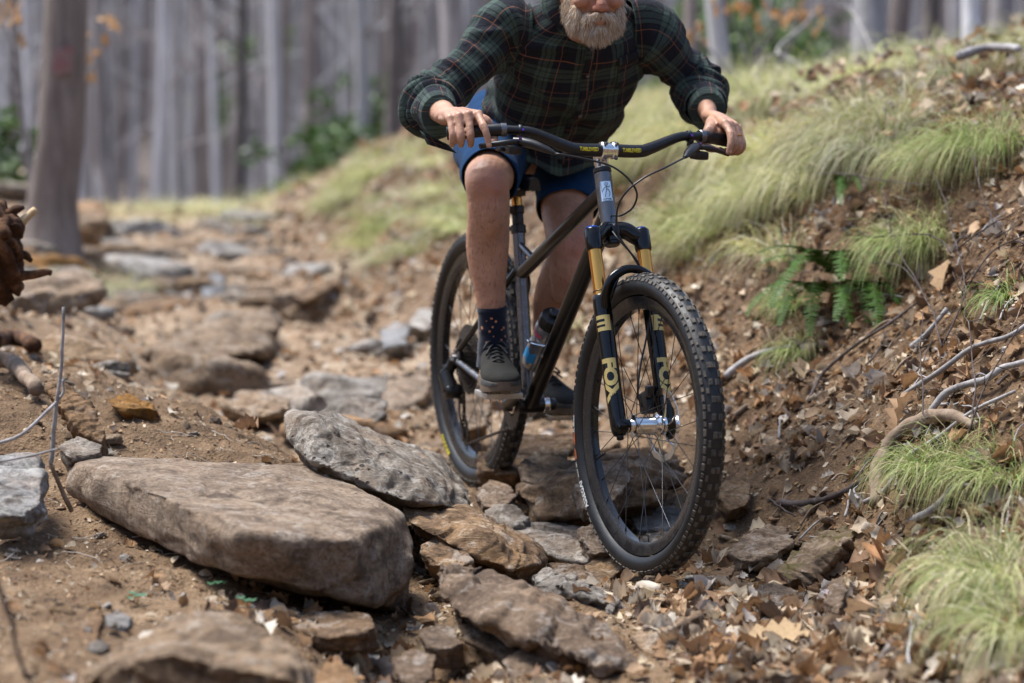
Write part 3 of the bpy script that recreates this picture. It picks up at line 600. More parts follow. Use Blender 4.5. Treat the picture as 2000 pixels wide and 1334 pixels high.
fw = Bag_ = MB(); vs, fs, cs_ = [], [], []
for i in range(4200):
    Y = r2.uniform(50, 120); px = r2.uniform(-250, 2200); x = px_x(px, Y); zb = float(np.interp(Y, [q[0] for q in TZ], [q[1] for q in TZ])) - .5; d = r2.uniform(.03, .12); hh = r2.uniform(5, 13); lx = r2.normal(0, .04) * hh
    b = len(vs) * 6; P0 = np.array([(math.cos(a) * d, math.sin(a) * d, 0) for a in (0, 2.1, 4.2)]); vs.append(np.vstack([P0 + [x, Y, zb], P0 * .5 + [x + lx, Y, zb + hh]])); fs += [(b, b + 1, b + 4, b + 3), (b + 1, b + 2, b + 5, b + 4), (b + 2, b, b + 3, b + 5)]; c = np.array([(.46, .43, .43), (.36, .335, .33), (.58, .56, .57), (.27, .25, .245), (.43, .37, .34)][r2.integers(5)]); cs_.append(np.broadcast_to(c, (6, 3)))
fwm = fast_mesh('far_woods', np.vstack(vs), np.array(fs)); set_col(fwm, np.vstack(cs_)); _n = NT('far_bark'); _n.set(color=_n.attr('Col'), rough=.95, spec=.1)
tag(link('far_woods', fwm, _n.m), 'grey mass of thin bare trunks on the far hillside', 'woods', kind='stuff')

# ------------------------------------------------------------------ leaves, grass, ferns
def mat_leaf(name, rough=.7, trans=.25, spec=.25):
    n = NT(name); c = n.attr('Col'); f = n.noise(n.pos(), 90, 4, .6); c2 = n.mix(n.math('MULTIPLY', n.ramp(f, [(.5, (0, 0, 0)), (.75, (1, 1, 1))]), .4), c, (.06, .035, .02))
    n.set(color=c2, rough=rough, spec=spec, normal=n.bump(f, .3, .002))
    tr = n.node('ShaderNodeBsdfTranslucent'); n.put(tr.inputs[0], c2); mx = n.node('ShaderNodeMixShader'); mx.inputs[0].default_value = trans
    out = n.t.nodes['Material Output']; n.t.links.new(n.b.outputs[0], mx.inputs[1]); n.t.links.new(tr.outputs[0], mx.inputs[2]); n.t.links.new(mx.outputs[0], out.inputs[0]); return n.m
LEAFM = mat_leaf('dead_leaf'); GRASSM = mat_leaf('grass_blade', .6, .35); GREENM = mat_leaf('green_leaf', .45, .25, .4)
LEAFCOL = np.array([(.40, .27, .165), (.33, .19, .095), (.52, .41, .29), (.66, .58, .47), (.22, .13, .075), (.11, .072, .05), (.38, .22, .11), (.42, .37, .33), (.56, .45, .31)])
def leaf_template(kind):
    if kind == 0: t = np.linspace(0, 1, 6); w = np.array([.0, .27, .36, .33, .2, .0])                 # beech
    elif kind == 1: t = np.linspace(0, 1, 10); w = np.array([.01, .10, .24, .14, .33, .17, .40, .2, .24, .02])   # oak
    else: t = np.linspace(0, 1, 7); w = np.array([.01, .18, .46, .34, .52, .26, .0])                    # maple-like
    V = np.concatenate([np.stack([t, w, 0 * t], 1), np.stack([t, 0 * w, 0 * t], 1), np.stack([t, -w, 0 * t], 1)]); k = len(t)
    V[:k, 0] += .05 * (w > .3); F = []
    for i in range(k - 1): F += [(i, i + 1, k + i + 1, k + i), (k + i, k + i + 1, 2 * k + i + 1, 2 * k + i)]
    V[:, 0] -= .5; return V, np.array(F)
def leaf_shape(kind, r, curl=1.0):
    V, F = leaf_template(kind); fold = r.uniform(.1, .9) * curl; bend = r.normal(0, 1.1) * curl; tw = r.normal(0, .5) * curl
    x, y = V[:, 0], V[:, 1]; z = np.abs(y) * fold + r.normal(0, .035, len(x)) * curl
    y2 = y * math.cos(fold * .8); a = x * bend; X = np.where(abs(bend) > .05, np.sin(a) / bend, x); Z = z + (1 - np.cos(a)) / (bend if abs(bend) > .05 else 1)
    ct, st = np.cos(x * tw), np.sin(x * tw); return np.stack([X, y2 * ct - Z * st * .3, Z + y2 * st], 1), F
def orient(n, yaw, tilt, r):
    n = np.asarray(n) + r.normal(0, tilt, 3); n /= np.linalg.norm(n); a = np.array([math.cos(yaw), math.sin(yaw), 0]); a = a - n * a.dot(n); a /= np.linalg.norm(a); return np.stack([a, np.cross(n, a), n], 1)
class Bag:
    def __init__(s): s.v, s.f, s.c, s.n = [], [], [], 0
    def add(s, V, F, c): s.v.append(V); s.f.append(np.asarray(F) + s.n); s.c.append(np.broadcast_to(c, (len(V), 3))); s.n += len(V)
    def build(s, name, mat, smooth=True, parent=None):
        me = fast_mesh(name, np.vstack(s.v), np.vstack(s.f), smooth); set_col(me, np.vstack(s.c)); return link(name, me, mat, parent)
def spots_norm(X, Y, e=.04):
    n = np.stack([H(X - e, Y) - H(X + e, Y), H(X, Y - e) - H(X, Y + e), np.full_like(X, 2 * e)], 1); return n / np.linalg.norm(n, axis=1)[:, None]
def fill_leaves(bag, X, Y, r, size, colw, lift=.006, tilt=.45, curl=1.0):
    Z = H(X, Y); N = spots_norm(X, Y)
    for i in range(len(X)):
        V, F = leaf_shape(int(r.choice([0, 0, 1, 2])), r, curl); s = size[i]; M = orient(N[i], r.uniform(0, 6.28), tilt, r)
        c = LEAFCOL[r.choice(len(LEAFCOL), p=colw)] * r.uniform(.65, 1.2)
        bag.add(V * s @ M.T + np.array([X[i], Y[i], Z[i] + lift + s * .12 * r.random()]), F, np.clip(c, 0, .8))
CW = np.array([3, 3, 3, 2, 3, 2, 1.5, 1.5, 2.]); CW /= CW.sum()
r3 = np.random.default_rng(17); litter = Bag()
def bank_spots(n, y0, y1, s0, s1, p=1.0):
    Y = r3.uniform(y0, y1, n); s = s0 + (s1 - s0) * r3.random(n) ** p; return smooth_tab(Y, XB) + s, Y
X, Y = bank_spots(6400, 4.4, 9.2, .16, 2.0); fill_leaves(litter, X, Y, r3, .016 + .055 * r3.random(len(X)) ** 2, CW, tilt=.6, curl=1.9)
X, Y = bank_spots(1900, 4.3, 5.6, -.45, .5); fill_leaves(litter, X, Y, r3, .02 + .06 * r3.random(len(X)) ** 1.6, CW, tilt=.6, curl=1.8)
X, Y = bank_spots(4200, 9, 20, -.1, 3.5); fill_leaves(litter, X, Y, r3, r3.uniform(.05, .10, len(X)), CW)
X, Y = r3.uniform(-3.6, .3, 3600), r3.uniform(7.3, 19, 3600); fill_leaves(litter, X, Y, r3, r3.uniform(.025, .065, len(X)), CW)
X, Y = r3.uniform(-.6, .9, 500), r3.uniform(4.4, 7.2, 500); fill_leaves(litter, X, Y, r3, r3.uniform(.02, .06, len(X)), CW)
X, Y = r3.uniform(-2.2, -.3, 420), r3.uniform(4.1, 7.5, 420); fill_leaves(litter, X, Y, r3, r3.uniform(.015, .045, len(X)), CW)
X, Y = r3.uniform(-6, 9, 5000), r3.uniform(17, 40, 5000); fill_leaves(litter, X, Y, r3, r3.uniform(.08, .16, len(X)), CW)
X, Y = bank_spots(420, 7.3, 11, .8, 2.8); fill_leaves(litter, X, Y, r3, r3.uniform(.04, .08, len(X)), CW, lift=.09, tilt=.5, curl=1.5)
X, Y = r3.normal(-.2, .2, 160), r3.normal(4.98, .25, 160); fill_leaves(litter, X, Y, r3, r3.uniform(.025, .07, len(X)), CW, tilt=.6, curl=1.7)
tag(litter.build('leaf_litter', LEAFM), 'brown and tan dead leaves covering the bank and forest floor', 'leaf litter', kind='stuff')
# chips of bark, grit and leaf crumbs in the soil
def crumbs(n, X, Y, s0, s1, cols, r):
    Z = H(X, Y) + .003; a = r.uniform(0, 6.28, n); L = r.uniform(s0, s1, n); W = L * r.uniform(.25, .7, n); d = np.stack([np.cos(a), np.sin(a), r.normal(0, .35, n)], 1); e = np.stack([-np.sin(a), np.cos(a), r.normal(0, .35, n)], 1); c = np.stack([X, Y, Z], 1)
    u = np.stack([0 * a, 0 * a, np.ones(n)], 1)
    V = np.stack([c - d * L[:, None] / 2, c + e * W[:, None] / 2 + u * L[:, None] * .18, c + d * L[:, None] / 2, c - e * W[:, None] / 2 - u * L[:, None] * .1], 1).reshape(-1, 3)
    C = np.repeat(np.array(cols)[r.integers(len(cols), size=n)] * r.uniform(.6, 1.2, (n, 1)), 4, 0); return V, np.arange(4 * n).reshape(-1, 4), C
dust = Bag(); n = 26000
Y = r3.uniform(4.2, 9, n); X = smooth_tab(Y, XB) + r3.uniform(-.9, 1.9, n); dust.add(*crumbs(n, X, Y, .006, .024, [(.5, .38, .24), (.3, .18, .09), (.6, .5, .38), (.12, .07, .04), (.42, .26, .12)], r3))
n = 13000; X, Y = r3.uniform(-2.0, -.1, n), r3.uniform(4, 7.6, n); dust.add(*crumbs(n, X, Y, .004, .016, [(.45, .3, .17), (.3, .18, .09), (.55, .45, .33), (.1, .06, .04)], r3))
n = 9000; Y = r3.uniform(7, 18, n); X = smooth_tab(Y, XB) - r3.uniform(-.3, 2.6, n); dust.add(*crumbs(n, X, Y, .015, .06, [(.5, .38, .26), (.36, .22, .12), (.6, .52, .42), (.16, .1, .06)], r3))
tag(dust.build('bark_chips', LEAFM, False), 'crumbs of bark, grit and broken leaves scattered in the dirt', 'forest debris', kind='stuff')
fib = Bag()
for i in range(420):
    lft = i % 2; Y = r3.uniform(4.1, 6.6) if lft else r3.uniform(4.6, 8); X = r3.uniform(-1.6, -.3) if lft else float(smooth_tab(np.array([Y]), XB)[0]) + r3.uniform(-.1, 1.3)
    a = r3.uniform(0, 6.28); n_s = 7; L = r3.uniform(.03, .12); q = [np.array([X, Y])]
    for k in range(n_s): a += r3.normal(0, .5); q.append(q[-1] + np.array([math.cos(a), math.sin(a)]) * L / n_s)
    q = np.array(q); z = H(q[:, 0], q[:, 1]) + .004 + .010 * np.sin(np.linspace(0, math.pi, n_s + 1)) * r3.random(); m_ = MB(); m_.tube(np.stack([q[:, 0], q[:, 1], z], 1), r3.uniform(.0006, .0016), 4, caps=False); fib.add(m_.arr(), np.array(m_.f), np.array([(.45, .36, .27), (.20, .14, .10), (.55, .48, .40)][r3.integers(3)]))
tag(fib.build('root_fibres', LEAFM), 'hair-thin roots and stems lying loose on the dirt', 'forest debris', kind='stuff')
# three hundred of the largest leaves, each its own object, sharing twenty shapes
SHAPES = []
r4 = np.random.default_rng(23)
for i in range(30):
    V, F = leaf_shape((0, 1, 2)[i % 3], r4, 1.5); me = fast_mesh('fallen_leaf', V, F); c = LEAFCOL[r4.choice(len(LEAFCOL), p=CW)] * r4.uniform(.8, 1.2); set_col(me, np.broadcast_to(np.clip(c, 0, .8), (len(V), 3)) * (.85 + .3 * np.abs(V[:, 1:2]))); me.materials.append(LEAFM); SHAPES.append(me); lum_ = float(np.mean(c)); me['tone'] = 'pale' if lum_ > .42 else 'tan' if lum_ > .29 else 'rust-brown' if lum_ > .16 else 'dark brown'; me['form'] = ('oval', 'lobed', 'pointed')[i % 3]
def put_leaf(px, py, s, me, label, group=None, tilt=.45, lift=.012, yaw=None):
    g = ground_hit(px, py, 4, 12); o = link('fallen_leaf', me, None, loc=(g[0], g[1], g[2] + lift)); M = orient(gnormal(g[0], g[1]), r4.uniform(0, 6.28) if yaw is None else yaw, tilt, r4); o.rotation_euler = Matrix(M.tolist()).to_euler(); o.scale = (s, s, s); 
    if group: tn = me['tone'] + ' ' + me['form']; label = label.replace('dead', tn + ' dead', 1); group = tn + ' ' + group
    return tag(o, label, 'leaf', group)
for i in range(150): put_leaf(r4.uniform(1330, 2000), r4.uniform(1110, 1334), r4.uniform(.045, .088), SHAPES[r4.integers(30)], 'dead leaf in the drift at the foot of the bank', 'leaves in the drift at the foot of the bank', .5)
for i in range(110): put_leaf(r4.uniform(1480, 2000), r4.uniform(420, 1000), r4.uniform(.035, .07), SHAPES[r4.integers(30)], 'dead leaf caught on the steep bank of roots and grass', 'leaves caught on the steep bank', .6)
for i in range(34): put_leaf(r4.uniform(760, 1420), r4.uniform(1000, 1330), r4.uniform(.04, .08), SHAPES[r4.integers(30)], 'dead leaf lodged between the rocks of the trail', 'leaves lodged between the trail rocks', .6)
def hero_leaf(px, py, s, kind, col, label, seed, yaw=0, tilt=.3, lift=.02, curl=1.0):
    r = np.random.default_rng(seed); V, F = leaf_shape(kind, r, curl); me = fast_mesh('fallen_leaf', V, F); set_col(me, np.broadcast_to(col, (len(V), 3))); me.materials.append(LEAFM); return put_leaf(px, py, s, me, label, None, tilt, lift, yaw)
hero_leaf(1632, 1195, .075, 2, (.36, .31, .33), 'lilac-grey leaf lying face up in the leaf drift', 1, 1.0, .1, .04, .3)
hero_leaf(1520, 1262, .14, 1, (.48, .33, .18), 'large tan oak leaf flat in the leaf drift', 2, .2, .15, .03, .4)
hero_leaf(1845, 560, .11, 2, (.45, .30, .17), 'broad tan leaf below the tall grass tuft', 4, .4, .2, .03, .5)
hero_leaf(1720, 1125, .10, 0, (.40, .21, .10), 'rolled rust-brown leaf standing in the bare dirt', 5, 1.1, .2, .05, 2.0)
hero_leaf(1568, 765, .10, 0, (.52, .42, .30), 'curled pale leaf hanging below the fern', 6, 1.4, .3, .04, 2.0)
hero_leaf(1095, 1012, .09, 0, (.42, .27, .14), 'curled brown leaf sticking up on the pale ledge', 8, -.9, .3, .05, 1.2)
hero_leaf(480, 862, .09, 1, (.24, .14, .08), 'crumpled brown leaf on the bare dirt behind the great slab', 9, -.6, .4, .03, 1.6)
hero_leaf(1760, 845, .13, 1, (.44, .28, .16), 'big pointed tan leaf beside the slate shard', 10, .2, .5, .05, .8)
hero_leaf(75, 1040, .07, 2, (.45, .22, .08), 'orange leaf in the gap left of the great slab', 12, .6, .4, .03, .8)
hero_leaf(690, 1290, .13, 1, (.35, .18, .11), 'reddish oak leaf below the small flat stone', 13, 1.3, .5, .05, .7)

def blades(r, n, L0, L1, spread, bias, base_r, segs, width, cols, stiff=.6):
    """a tuft of arching blades about the origin; returns quads"""
    a = r.uniform(0, 6.28, n); rr = base_r * np.sqrt(r.random(n)); B = np.stack([rr * np.cos(a), rr * np.sin(a), 0 * a], 1)
    az = a + r.normal(0, .7, n); D = np.stack([np.cos(az) * spread, np.sin(az) * spread, np.ones(n)], 1) + np.asarray(bias) * r.uniform(.3, 1.2, (n, 1)) + r.normal(0, .15, (n, 3)); D /= np.linalg.norm(D, axis=1)[:, None]
    L = r.uniform(L0, L1, n); P = B.copy(); pts = [P]; st = L / segs
    for k in range(segs):
        D = D + np.array([0, 0, -1]) * (1 - stiff) * (k + 1) / segs * 1.9 + r.normal(0, .06, (n, 3)); D /= np.linalg.norm(D, axis=1)[:, None]; P = P + D * st[:, None]; pts.append(P)
    S = np.stack([-np.sin(az), np.cos(az), 0 * az], 1) + r.normal(0, .3, (n, 3)); S /= np.linalg.norm(S, axis=1)[:, None]; V = []
    for k, p in enumerate(pts): w = width * (1 - (k / segs) ** 2 * .9); V += [p - S * w / 2, p + S * w / 2]
    V = np.stack(V, 1); m = 2 * (segs + 1); F = np.concatenate([np.stack([np.arange(n) * m + 2 * k, np.arange(n) * m + 2 * k + 1, np.arange(n) * m + 2 * k + 3, np.arange(n) * m + 2 * k + 2], 1) for k in range(segs)])
    c = np.array(cols)[r.integers(len(cols), size=n)] * r.uniform(.75, 1.2, (n, 1)); tip = np.array([.50, .44, .27]); g = np.linspace(0, 1, segs + 1)[None, :, None]
    C = c[:, None] * (1 - .35 * g) + tip * .35 * g; C = np.repeat(C, 2, axis=1).reshape(-1, 3); return V.reshape(-1, 3), F, C
STRAW = [(.70, .66, .40), (.60, .61, .28), (.46, .51, .18), (.80, .76, .55), (.28, .36, .09), (.62, .54, .33)]
GREEN = [(.16, .26, .05), (.24, .34, .08), (.36, .40, .13), (.46, .42, .22), (.30, .36, .12)]
def tuft(px, py, n, L0, L1, label, cols=GREEN, bias=(-.5, -.4, -.1), base=.06, spread=.55, width=.0028, seed=0, stiff=.55):
    g = ground_hit(px, py, 4, 20); b = Bag(); b.add(*blades(np.random.default_rng(seed), n, L0, L1, spread, bias, base, 6, width, cols, stiff)); o = b.build('grass_tuft', GRASSM); o.location = (g[0], g[1], g[2] - .01); return tag(o, label, 'grass tuft', 'sedge tufts on the bank')
tuft(1800, 490, 620, .16, .32, 'tall drooping grass tuft above the fern', seed=1, base=.08, bias=(-.75, -.35, -.1))
tuft(1560, 690, 200, .10, .20, 'small grass tuft hanging over the fern and a grey root', seed=2, base=.04)
tuft(1545, 600, 170, .10, .17, 'bright green little tuft beside the front tyre', [(.13, .25, .04), (.2, .34, .06), (.3, .38, .12)], seed=3, base=.04)
tuft(1850, 925, 500, .12, .24, 'spreading green tuft beside the thick bent root', seed=4, base=.10, bias=(-.6, -.4, -.1))
tuft(1975, 935, 380, .12, .24, 'green tuft at the top of the thick bent root', seed=5, base=.09)
tuft(1960, 1140, 720, .15, .30, 'big shaggy pale tuft low on the bank', STRAW + GREEN, seed=6, base=.09, bias=(-.45, -.4, -.1))
tuft(2010, 1230, 400, .15, .26, 'shaggy pale tuft at the very bottom of the bank', STRAW + GREEN, seed=16, base=.09, bias=(-.45, -.4, -.1))
tuft(1975, 590, 150, .10, .19, 'sparse bright green tuft among brown leaves', [(.13, .25, .04), (.2, .34, .06), (.3, .38, .12)], seed=7, base=.03)
tuft(1930, 300, 620, .18, .34, 'dark green mop of grass high on the bank', GREEN, seed=8, base=.12, bias=(-.6, -.4, -.1))
tuft(1845, 330, 420, .18, .30, 'half yellow mop of grass high on the bank', GREEN + STRAW, seed=9, base=.10)
tuft(1600, 360, 520, .18, .32, 'pale mop of grass overhanging the dark hollow', STRAW, seed=10, base=.14, bias=(-.6, -.5, -.1))
tuft(1500, 390, 500, .18, .32, 'straw-coloured mop of grass beside the dark hollow', STRAW, seed=11, base=.14, bias=(-.6, -.5, -.1))
tuft(1110, 660, 160, .10, .2, 'thin tuft of grass behind the water bottle', STRAW, seed=12, base=.06)
tuft(205, 575, 420, .12, .24, 'low yellowish tuft at the foot of the blazed tree', STRAW, seed=13, base=.22, bias=(.2, -.4, 0), stiff=.7)
tuft(120, 580, 300, .12, .22, 'low yellow tuft left of the blazed tree foot', STRAW, seed=14, base=.18, bias=(.2, -.4, 0), stiff=.7)
mass = Bag(); r5 = np.random.default_rng(31)
def grass_mass(n, fy, fs, nb, L, segs, base, cols, bias=(-.55, -.3, -.1), width=.003):
    for i in range(n):
        Y = r5.uniform(*fy); s = r5.uniform(*fs); X = float(smooth_tab(Y, XB)) + s
        if noise(np.array([[X * 1.7, Y * 1.5, 4.]]), 8)[0] < -.05 + .35 * r5.random(): continue
        V, F, C = blades(r5, nb, L * .6, L * 1.2, .55, bias, base, segs, width, cols, .55); mass.add(V + np.array([X, Y, h1(X, Y) - .01]), F, C * r5.uniform(.5, 1.25) * np.array([1, r5.uniform(.93, 1.04), r5.uniform(.7, 1.2)]))
grass_mass(330, (7.2, 10.8), (.95, 2.8), 190, .34, 5, .05, STRAW, width=.0038)
grass_mass(30, (7.6, 9), (.6, .95), 120, .24, 4, .05, GREEN + STRAW)
grass_mass(220, (10, 14), (.9, 3.5), 80, .30, 3, .09, STRAW, width=.005)
grass_mass(130, (10.5, 18.5), (.3, 1.1), 70, .24, 3, .09, STRAW + GREEN, width=.006)
grass_mass(60, (14, 20), (.8, 5), 50, .28, 3, .2, STRAW + GREEN, width=.006)
for i in range(26):
    Y = r5.uniform(16.5, 19); X = r5.uniform(-3.2, -1.6); V, F, C = blades(r5, 60, .12, .25, .6, (0, -.2, 0), .25, 3, .006, STRAW, .6); mass.add(V + np.array([X, Y, h1(X, Y)]), F, C)
tag(mass.build('grass', GRASSM), 'pale yellow-green sedge grass carpeting the upper bank', 'grass', kind='stuff')

FERNM = plain('fern_green', (.040, .092, .010), .6, spec=.2)
def fern(px, py, fronds, label, lift=.02, seed=0):
    g = ground_hit(px, py, 4, 12); root = empty('fern', (g[0], g[1], g[2])); tag(root, label, 'fern'); r = np.random.default_rng(seed)
    for (dx, dy, L, drop) in fronds:
        L = L * 1.4; d = np.array([dx, dy, 1.1]); P = [np.array([0, 0, .01])]
        d /= np.linalg.norm(d)
        for k in range(18): d = d + np.array([0, 0, -drop]) / 9; d /= np.linalg.norm(d); P.append(P[-1] + d * L / 18)
        P = np.array(P); T, A, B = frames(P, (0, 0, 1)); m = MB(); m.tube(P, np.linspace(.0016, .0005, len(P)), 4)
        for k in range(3, 36):
            t = k / 2; i = min(int(t), 17); q = P[i] + (P[i + 1] - P[i]) * (t - i); ll = L * .105 * math.sin(min(1, (1.12 - k / 36) * 1.35) * math.pi / 2) * (.7 + .3 * min(1, k / 8)); w = L * .013
            for s in (-1, 1):
                e = B[i] * s + T[i] * .25 + A[i] * (-.15 + r.normal(0, .12)); e /= np.linalg.norm(e); f = T[i]
                m.add([q - f * w * .5, q + f * w, q + e * ll * .6 + f * w * 1.0 + A[i] * .002, q + e * ll, q + e * ll * .55 - f * w * .5], [(0, 1, 2, 3, 4)])
        m.build('frond', FERNM, root, auto=0)
    return root
fern(1600, 590, [(-.5, -.8, .25, 1.2), (-.2, -.9, .28, 1.3), (-.8, -.5, .24, 1.1), (.2, -.9, .26, 1.3)], 'second dark fern clump hanging lower on the bank', seed=8)
fern(1690, 590, [(-.4, -.8, .24, 1.2), (0, -.9, .26, 1.4), (.3, -.8, .2, 1.2)], 'small dark fern under the tall drooping tuft', seed=9)
fern(1640, 560, [(-.75, -.5, .26, .7), (-.45, -.7, .28, .9), (-.1, -.8, .30, 1.0), (.25, -.75, .27, 1.0), (-.9, -.2, .22, .8), (-.6, -.7, .32, 1.15), (.1, -.9, .33, 1.3)], 'dark green fern with hanging fronds on the bank', seed=2)
fern(1645, 385, [(-.15, -.9, .22, 1.1), (.1, -.8, .18, 1.0)], 'pale little fern hanging from the overhanging grass', seed=5)
# tiny seedling plants in the dirt
for k, (px, py) in enumerate([(480, 1195), (425, 1160), (268, 1185)]):
    g = ground_hit(px, py, 4, 7); root = empty('seedling', tuple(g)); tag(root, ['round-leaved green seedling above the lumpy boulder', 'tiny green seedling under the middle of the great slab', 'small green seedling beside the whitish pebble'][k], 'seedling', None)
    st_ = MB(); st_.tube([(0, 0, 0), (.002, 0, .012), (.004, -.002, .024)], [.0009, .0008, .0006], 5); st_.build('stem', FERNM, root)
    for a in np.linspace(0, 5, 3 + k):
        m = MB(); t = np.linspace(0, 6.28, 9)[:-1]; c = np.array([math.cos(a) * .014, math.sin(a) * .014, .026 + .004 * math.sin(a * 3)]); ring = np.stack([.010 * np.cos(t), .009 * np.sin(t), .003 * np.cos(2 * t)], 1); m.add(np.vstack([[c], c + ring]), [(0, i + 1, (i + 1) % 8 + 1) for i in range(8)]); m.build('leaf', plain('seedling_green', (.05, .13, .06), .4), root)

# ------------------------------------------------------------------ evergreen shrubs in the blurred woods
def shrub(px, py, Y, rx, rz, nleaf, label, cols, size=.09, group=None, seed=0):
    r = np.random.default_rng(seed); c = at(px, py, Y); zb = h1(c[0], Y); root = empty('evergreen_shrub', (c[0], Y, zb)); tag(root, label, 'shrub', group); b = Bag(); cz = c[2] - zb
    K = r.normal(size=(14, 3)) * np.array([rx, rx, rz]) * .55
    for i in range(nleaf):
        p = K[r.integers(14)] + r.normal(0, .3, 3) * np.array([rx, rx, rz]) * .6; V, F = leaf_shape(0, r, .5); M = orient(r.normal(size=3) + [0, 0, .8], r.uniform(0, 6.28), .2, r); b.add(V * size @ M.T + p + [0, 0, cz], F, np.array(cols[r.integers(len(cols))]) * r.uniform(.7, 1.25))
    b.build('foliage', GREENM, parent=root); m = MB()
    for k in K: m.tube([(0, 0, -.1), (k[0] * .4, k[1] * .4, max(cz * .5, .1)), (k[0], k[1], cz + k[2])], [.025, .018, .008], 5)
    m.build('stem', BARK[3], root)
EV = [(.045, .095, .02), (.07, .14, .03), (.11, .19, .05)]; LG = [(.12, .20, .06), (.18, .26, .09), (.09, .15, .04)]
shrub(680, 290, 23, .55, .40, 420, 'bushy green shrub at the foot of the blurred bank', EV, seed=1)
shrub(735, 235, 25, .45, .35, 300, 'green shrub behind the bushy one in the woods', EV, seed=2)
shrub(640, 350, 21, .35, .22, 220, 'low green shrub above the white boulder', EV, seed=3)
shrub(10, 330, 17, .28, .35, 240, 'dark evergreen shrub left of the blazed tree', EV, seed=4)
shrub(1545, 75, 26, 1.1, .75, 620, 'large green rhododendron beyond the grassy bank', EV, .13, seed=5)
shrub(1340, 110, 24, .45, .6, 320, 'upright green shrub behind the left arm of the rider', LG, .11, seed=6)
shrub(1300, 200, 19, .3, .3, 220, 'yellow-green shrub low behind the left sleeve', LG, .09, seed=7)
shrub(1440, 60, 30, .6, .5, 300, 'far green shrub beside the mottled white trunk', EV, .13, seed=8)
shrub(1490, 120, 21, .35, .25, 200, 'light green shrub between the far rhododendron and the bank', LG, .09, seed=9)
shrub(430, 225, 40, .5, .5, 160, 'small green sapling deep among the bare trunks', LG, .12, seed=10)
shrub(530, 90, 34, .5, .5, 120, 'sparse yellow-green sapling high among the trunks', LG, .12, seed=11)

# ------------------------------------------------------------------ roots, sticks, stump, twigs
def mat_wood(name, a, b, c, sc=30):
    n = NT(name); p = n.pos(); f = n.noise(p, sc, 6, .7); g = n.noise(p, 6, 4, .6); return n.set(color=n.ramp(n.mix(.4, f, g), [(.34, a), (.5, b), (.64, c)]), rough=.9, spec=.2, normal=n.bump(f, .8, .004))
ROOT = mat_wood('root_bark', (.12, .085, .06), (.24, .175, .125), (.40, .32, .25)); GREYW = mat_wood('grey_twig', (.14, .13, .125), (.30, .28, .27), (.50, .48, .47)); DARKW = mat_wood('dark_twig', (.03, .022, .02), (.075, .058, .052), (.15, .125, .12)); PALEW = mat_wood('split_wood', (.40, .26, .12), (.58, .42, .24), (.70, .56, .38)); ROTW = mat_wood('rotten_wood', (.02, .010, .006), (.07, .034, .018), (.24, .12, .055), 18)
def stick(pts, r0, r1, mat, label, name='root', cat='root', lift=.01, n=9, group=None, wob=.006, depth=None, seed=0):
    """pts: photo pixels resting on the ground (px,py) or with a lift (px,py,lift)"""
    P = []
    for k, p in enumerate(pts):
        g = ground_hit(p[0], p[1], 4, 14) if depth is None else at(p[0], p[1], depth[k]); P.append(g + [0, -.0, (p[2] if len(p) > 2 else lift) if depth is None else 0])
    Q = catmull(P, 7); r = np.random.default_rng(seed + len(pts)); Q = Q + fbm(Q * 18, 2, seed)[:, None] * np.array([wob, wob, wob * .6]); rad = np.linspace(r0, r1, len(Q)) * (1 + .16 * fbm(Q * 30, 2, seed + 3)); m = MB(); m.tube(Q, rad, n)
    return tag(m.build(name, mat, loc=tuple(Q[0]), auto=0), label, cat, group)
stick([(1415, 752, .02), (1465, 725, .03), (1520, 702, .03), (1580, 690, .0)], .012, .008, GREYW, 'silvery grey root poking from under the small tuft')
stick([(1715, 985, .0), (1718, 940, .03), (1745, 895, .05), (1800, 862, .05), (1850, 845, .04), (1905, 838, .0)], .021, .014, ROOT, 'thick bent tan root arching out of the bank', 'root')
stick([(1520, 1000, .02), (1570, 1005, .02), (1640, 980, .02), (1700, 950, .02), (1740, 935, .02)], .010, .007, DARKW, 'black wet stick lying below the mossy stone', 'stick', 'stick')
stick([(1690, 1000, .02), (1730, 975, .02), (1770, 920, .03), (1830, 880, .03), (1900, 830, .03), (1985, 790, .03)], .006, .004, GREYW, 'long grey root running parallel to the thick bent root')
stick([(1800, 870, .05), (1850, 815, .06), (1920, 790, .05), (1960, 760, .05), (2020, 730, .03)], .010, .007, GREYW, 'knobby grey root climbing above the thick bent root', seed=3)
stick([(1760, 800, .03), (1830, 770, .05), (1900, 720, .05), (1970, 690, .04), (2020, 650, .03)], .008, .005, GREYW, 'slim grey root crossing the upper bank', seed=4)
stick([(1690, 920, .02), (1730, 900, .03), (1790, 870, .06)], .005, .004, DARKW, 'short dark root under the thick bent root', seed=6)
stick([(1580, 800, .02), (1600, 760, .03), (1660, 720, .05), (1740, 670, .06), (1790, 615, .03)], .006, .003, DARKW, 'dark bare stem arching across the dirt under the fern', 'stick', 'stick', seed=7)
stick([(1775, 1050, .03), (1830, 1030, .05), (1860, 1005, .06), (1900, 985, .04)], .010, .006, GREYW, 'lichened grey stick jutting from the green tuft', 'stick', 'stick', seed=8)
stick([(1780, 700, .03), (1810, 680, .04), (1850, 640, .05)], .009, .006, GREYW, 'short knobby grey root above the slate shard', seed=9)
stick([(1830, 1150, .0), (1860, 1120, .03), (1910, 1090, .02)], .004, .003, GREYW, 'thin grey twig over bare dirt beside the plank-like stone', 'stick', 'stick', seed=10)
stick([(1775, 1330, .03), (1778, 1290, .04), (1780, 1250, .04)], .004, .003, GREYW, 'short grey twig standing in the leaf drift', 'stick', 'stick', seed=11)
stick([(1420, 830), (1440, 815), (1460, 800)], .010, .006, ROOT, 'wood sliver on the bare dirt beside the front tyre', 'stick', 'stick', seed=14)
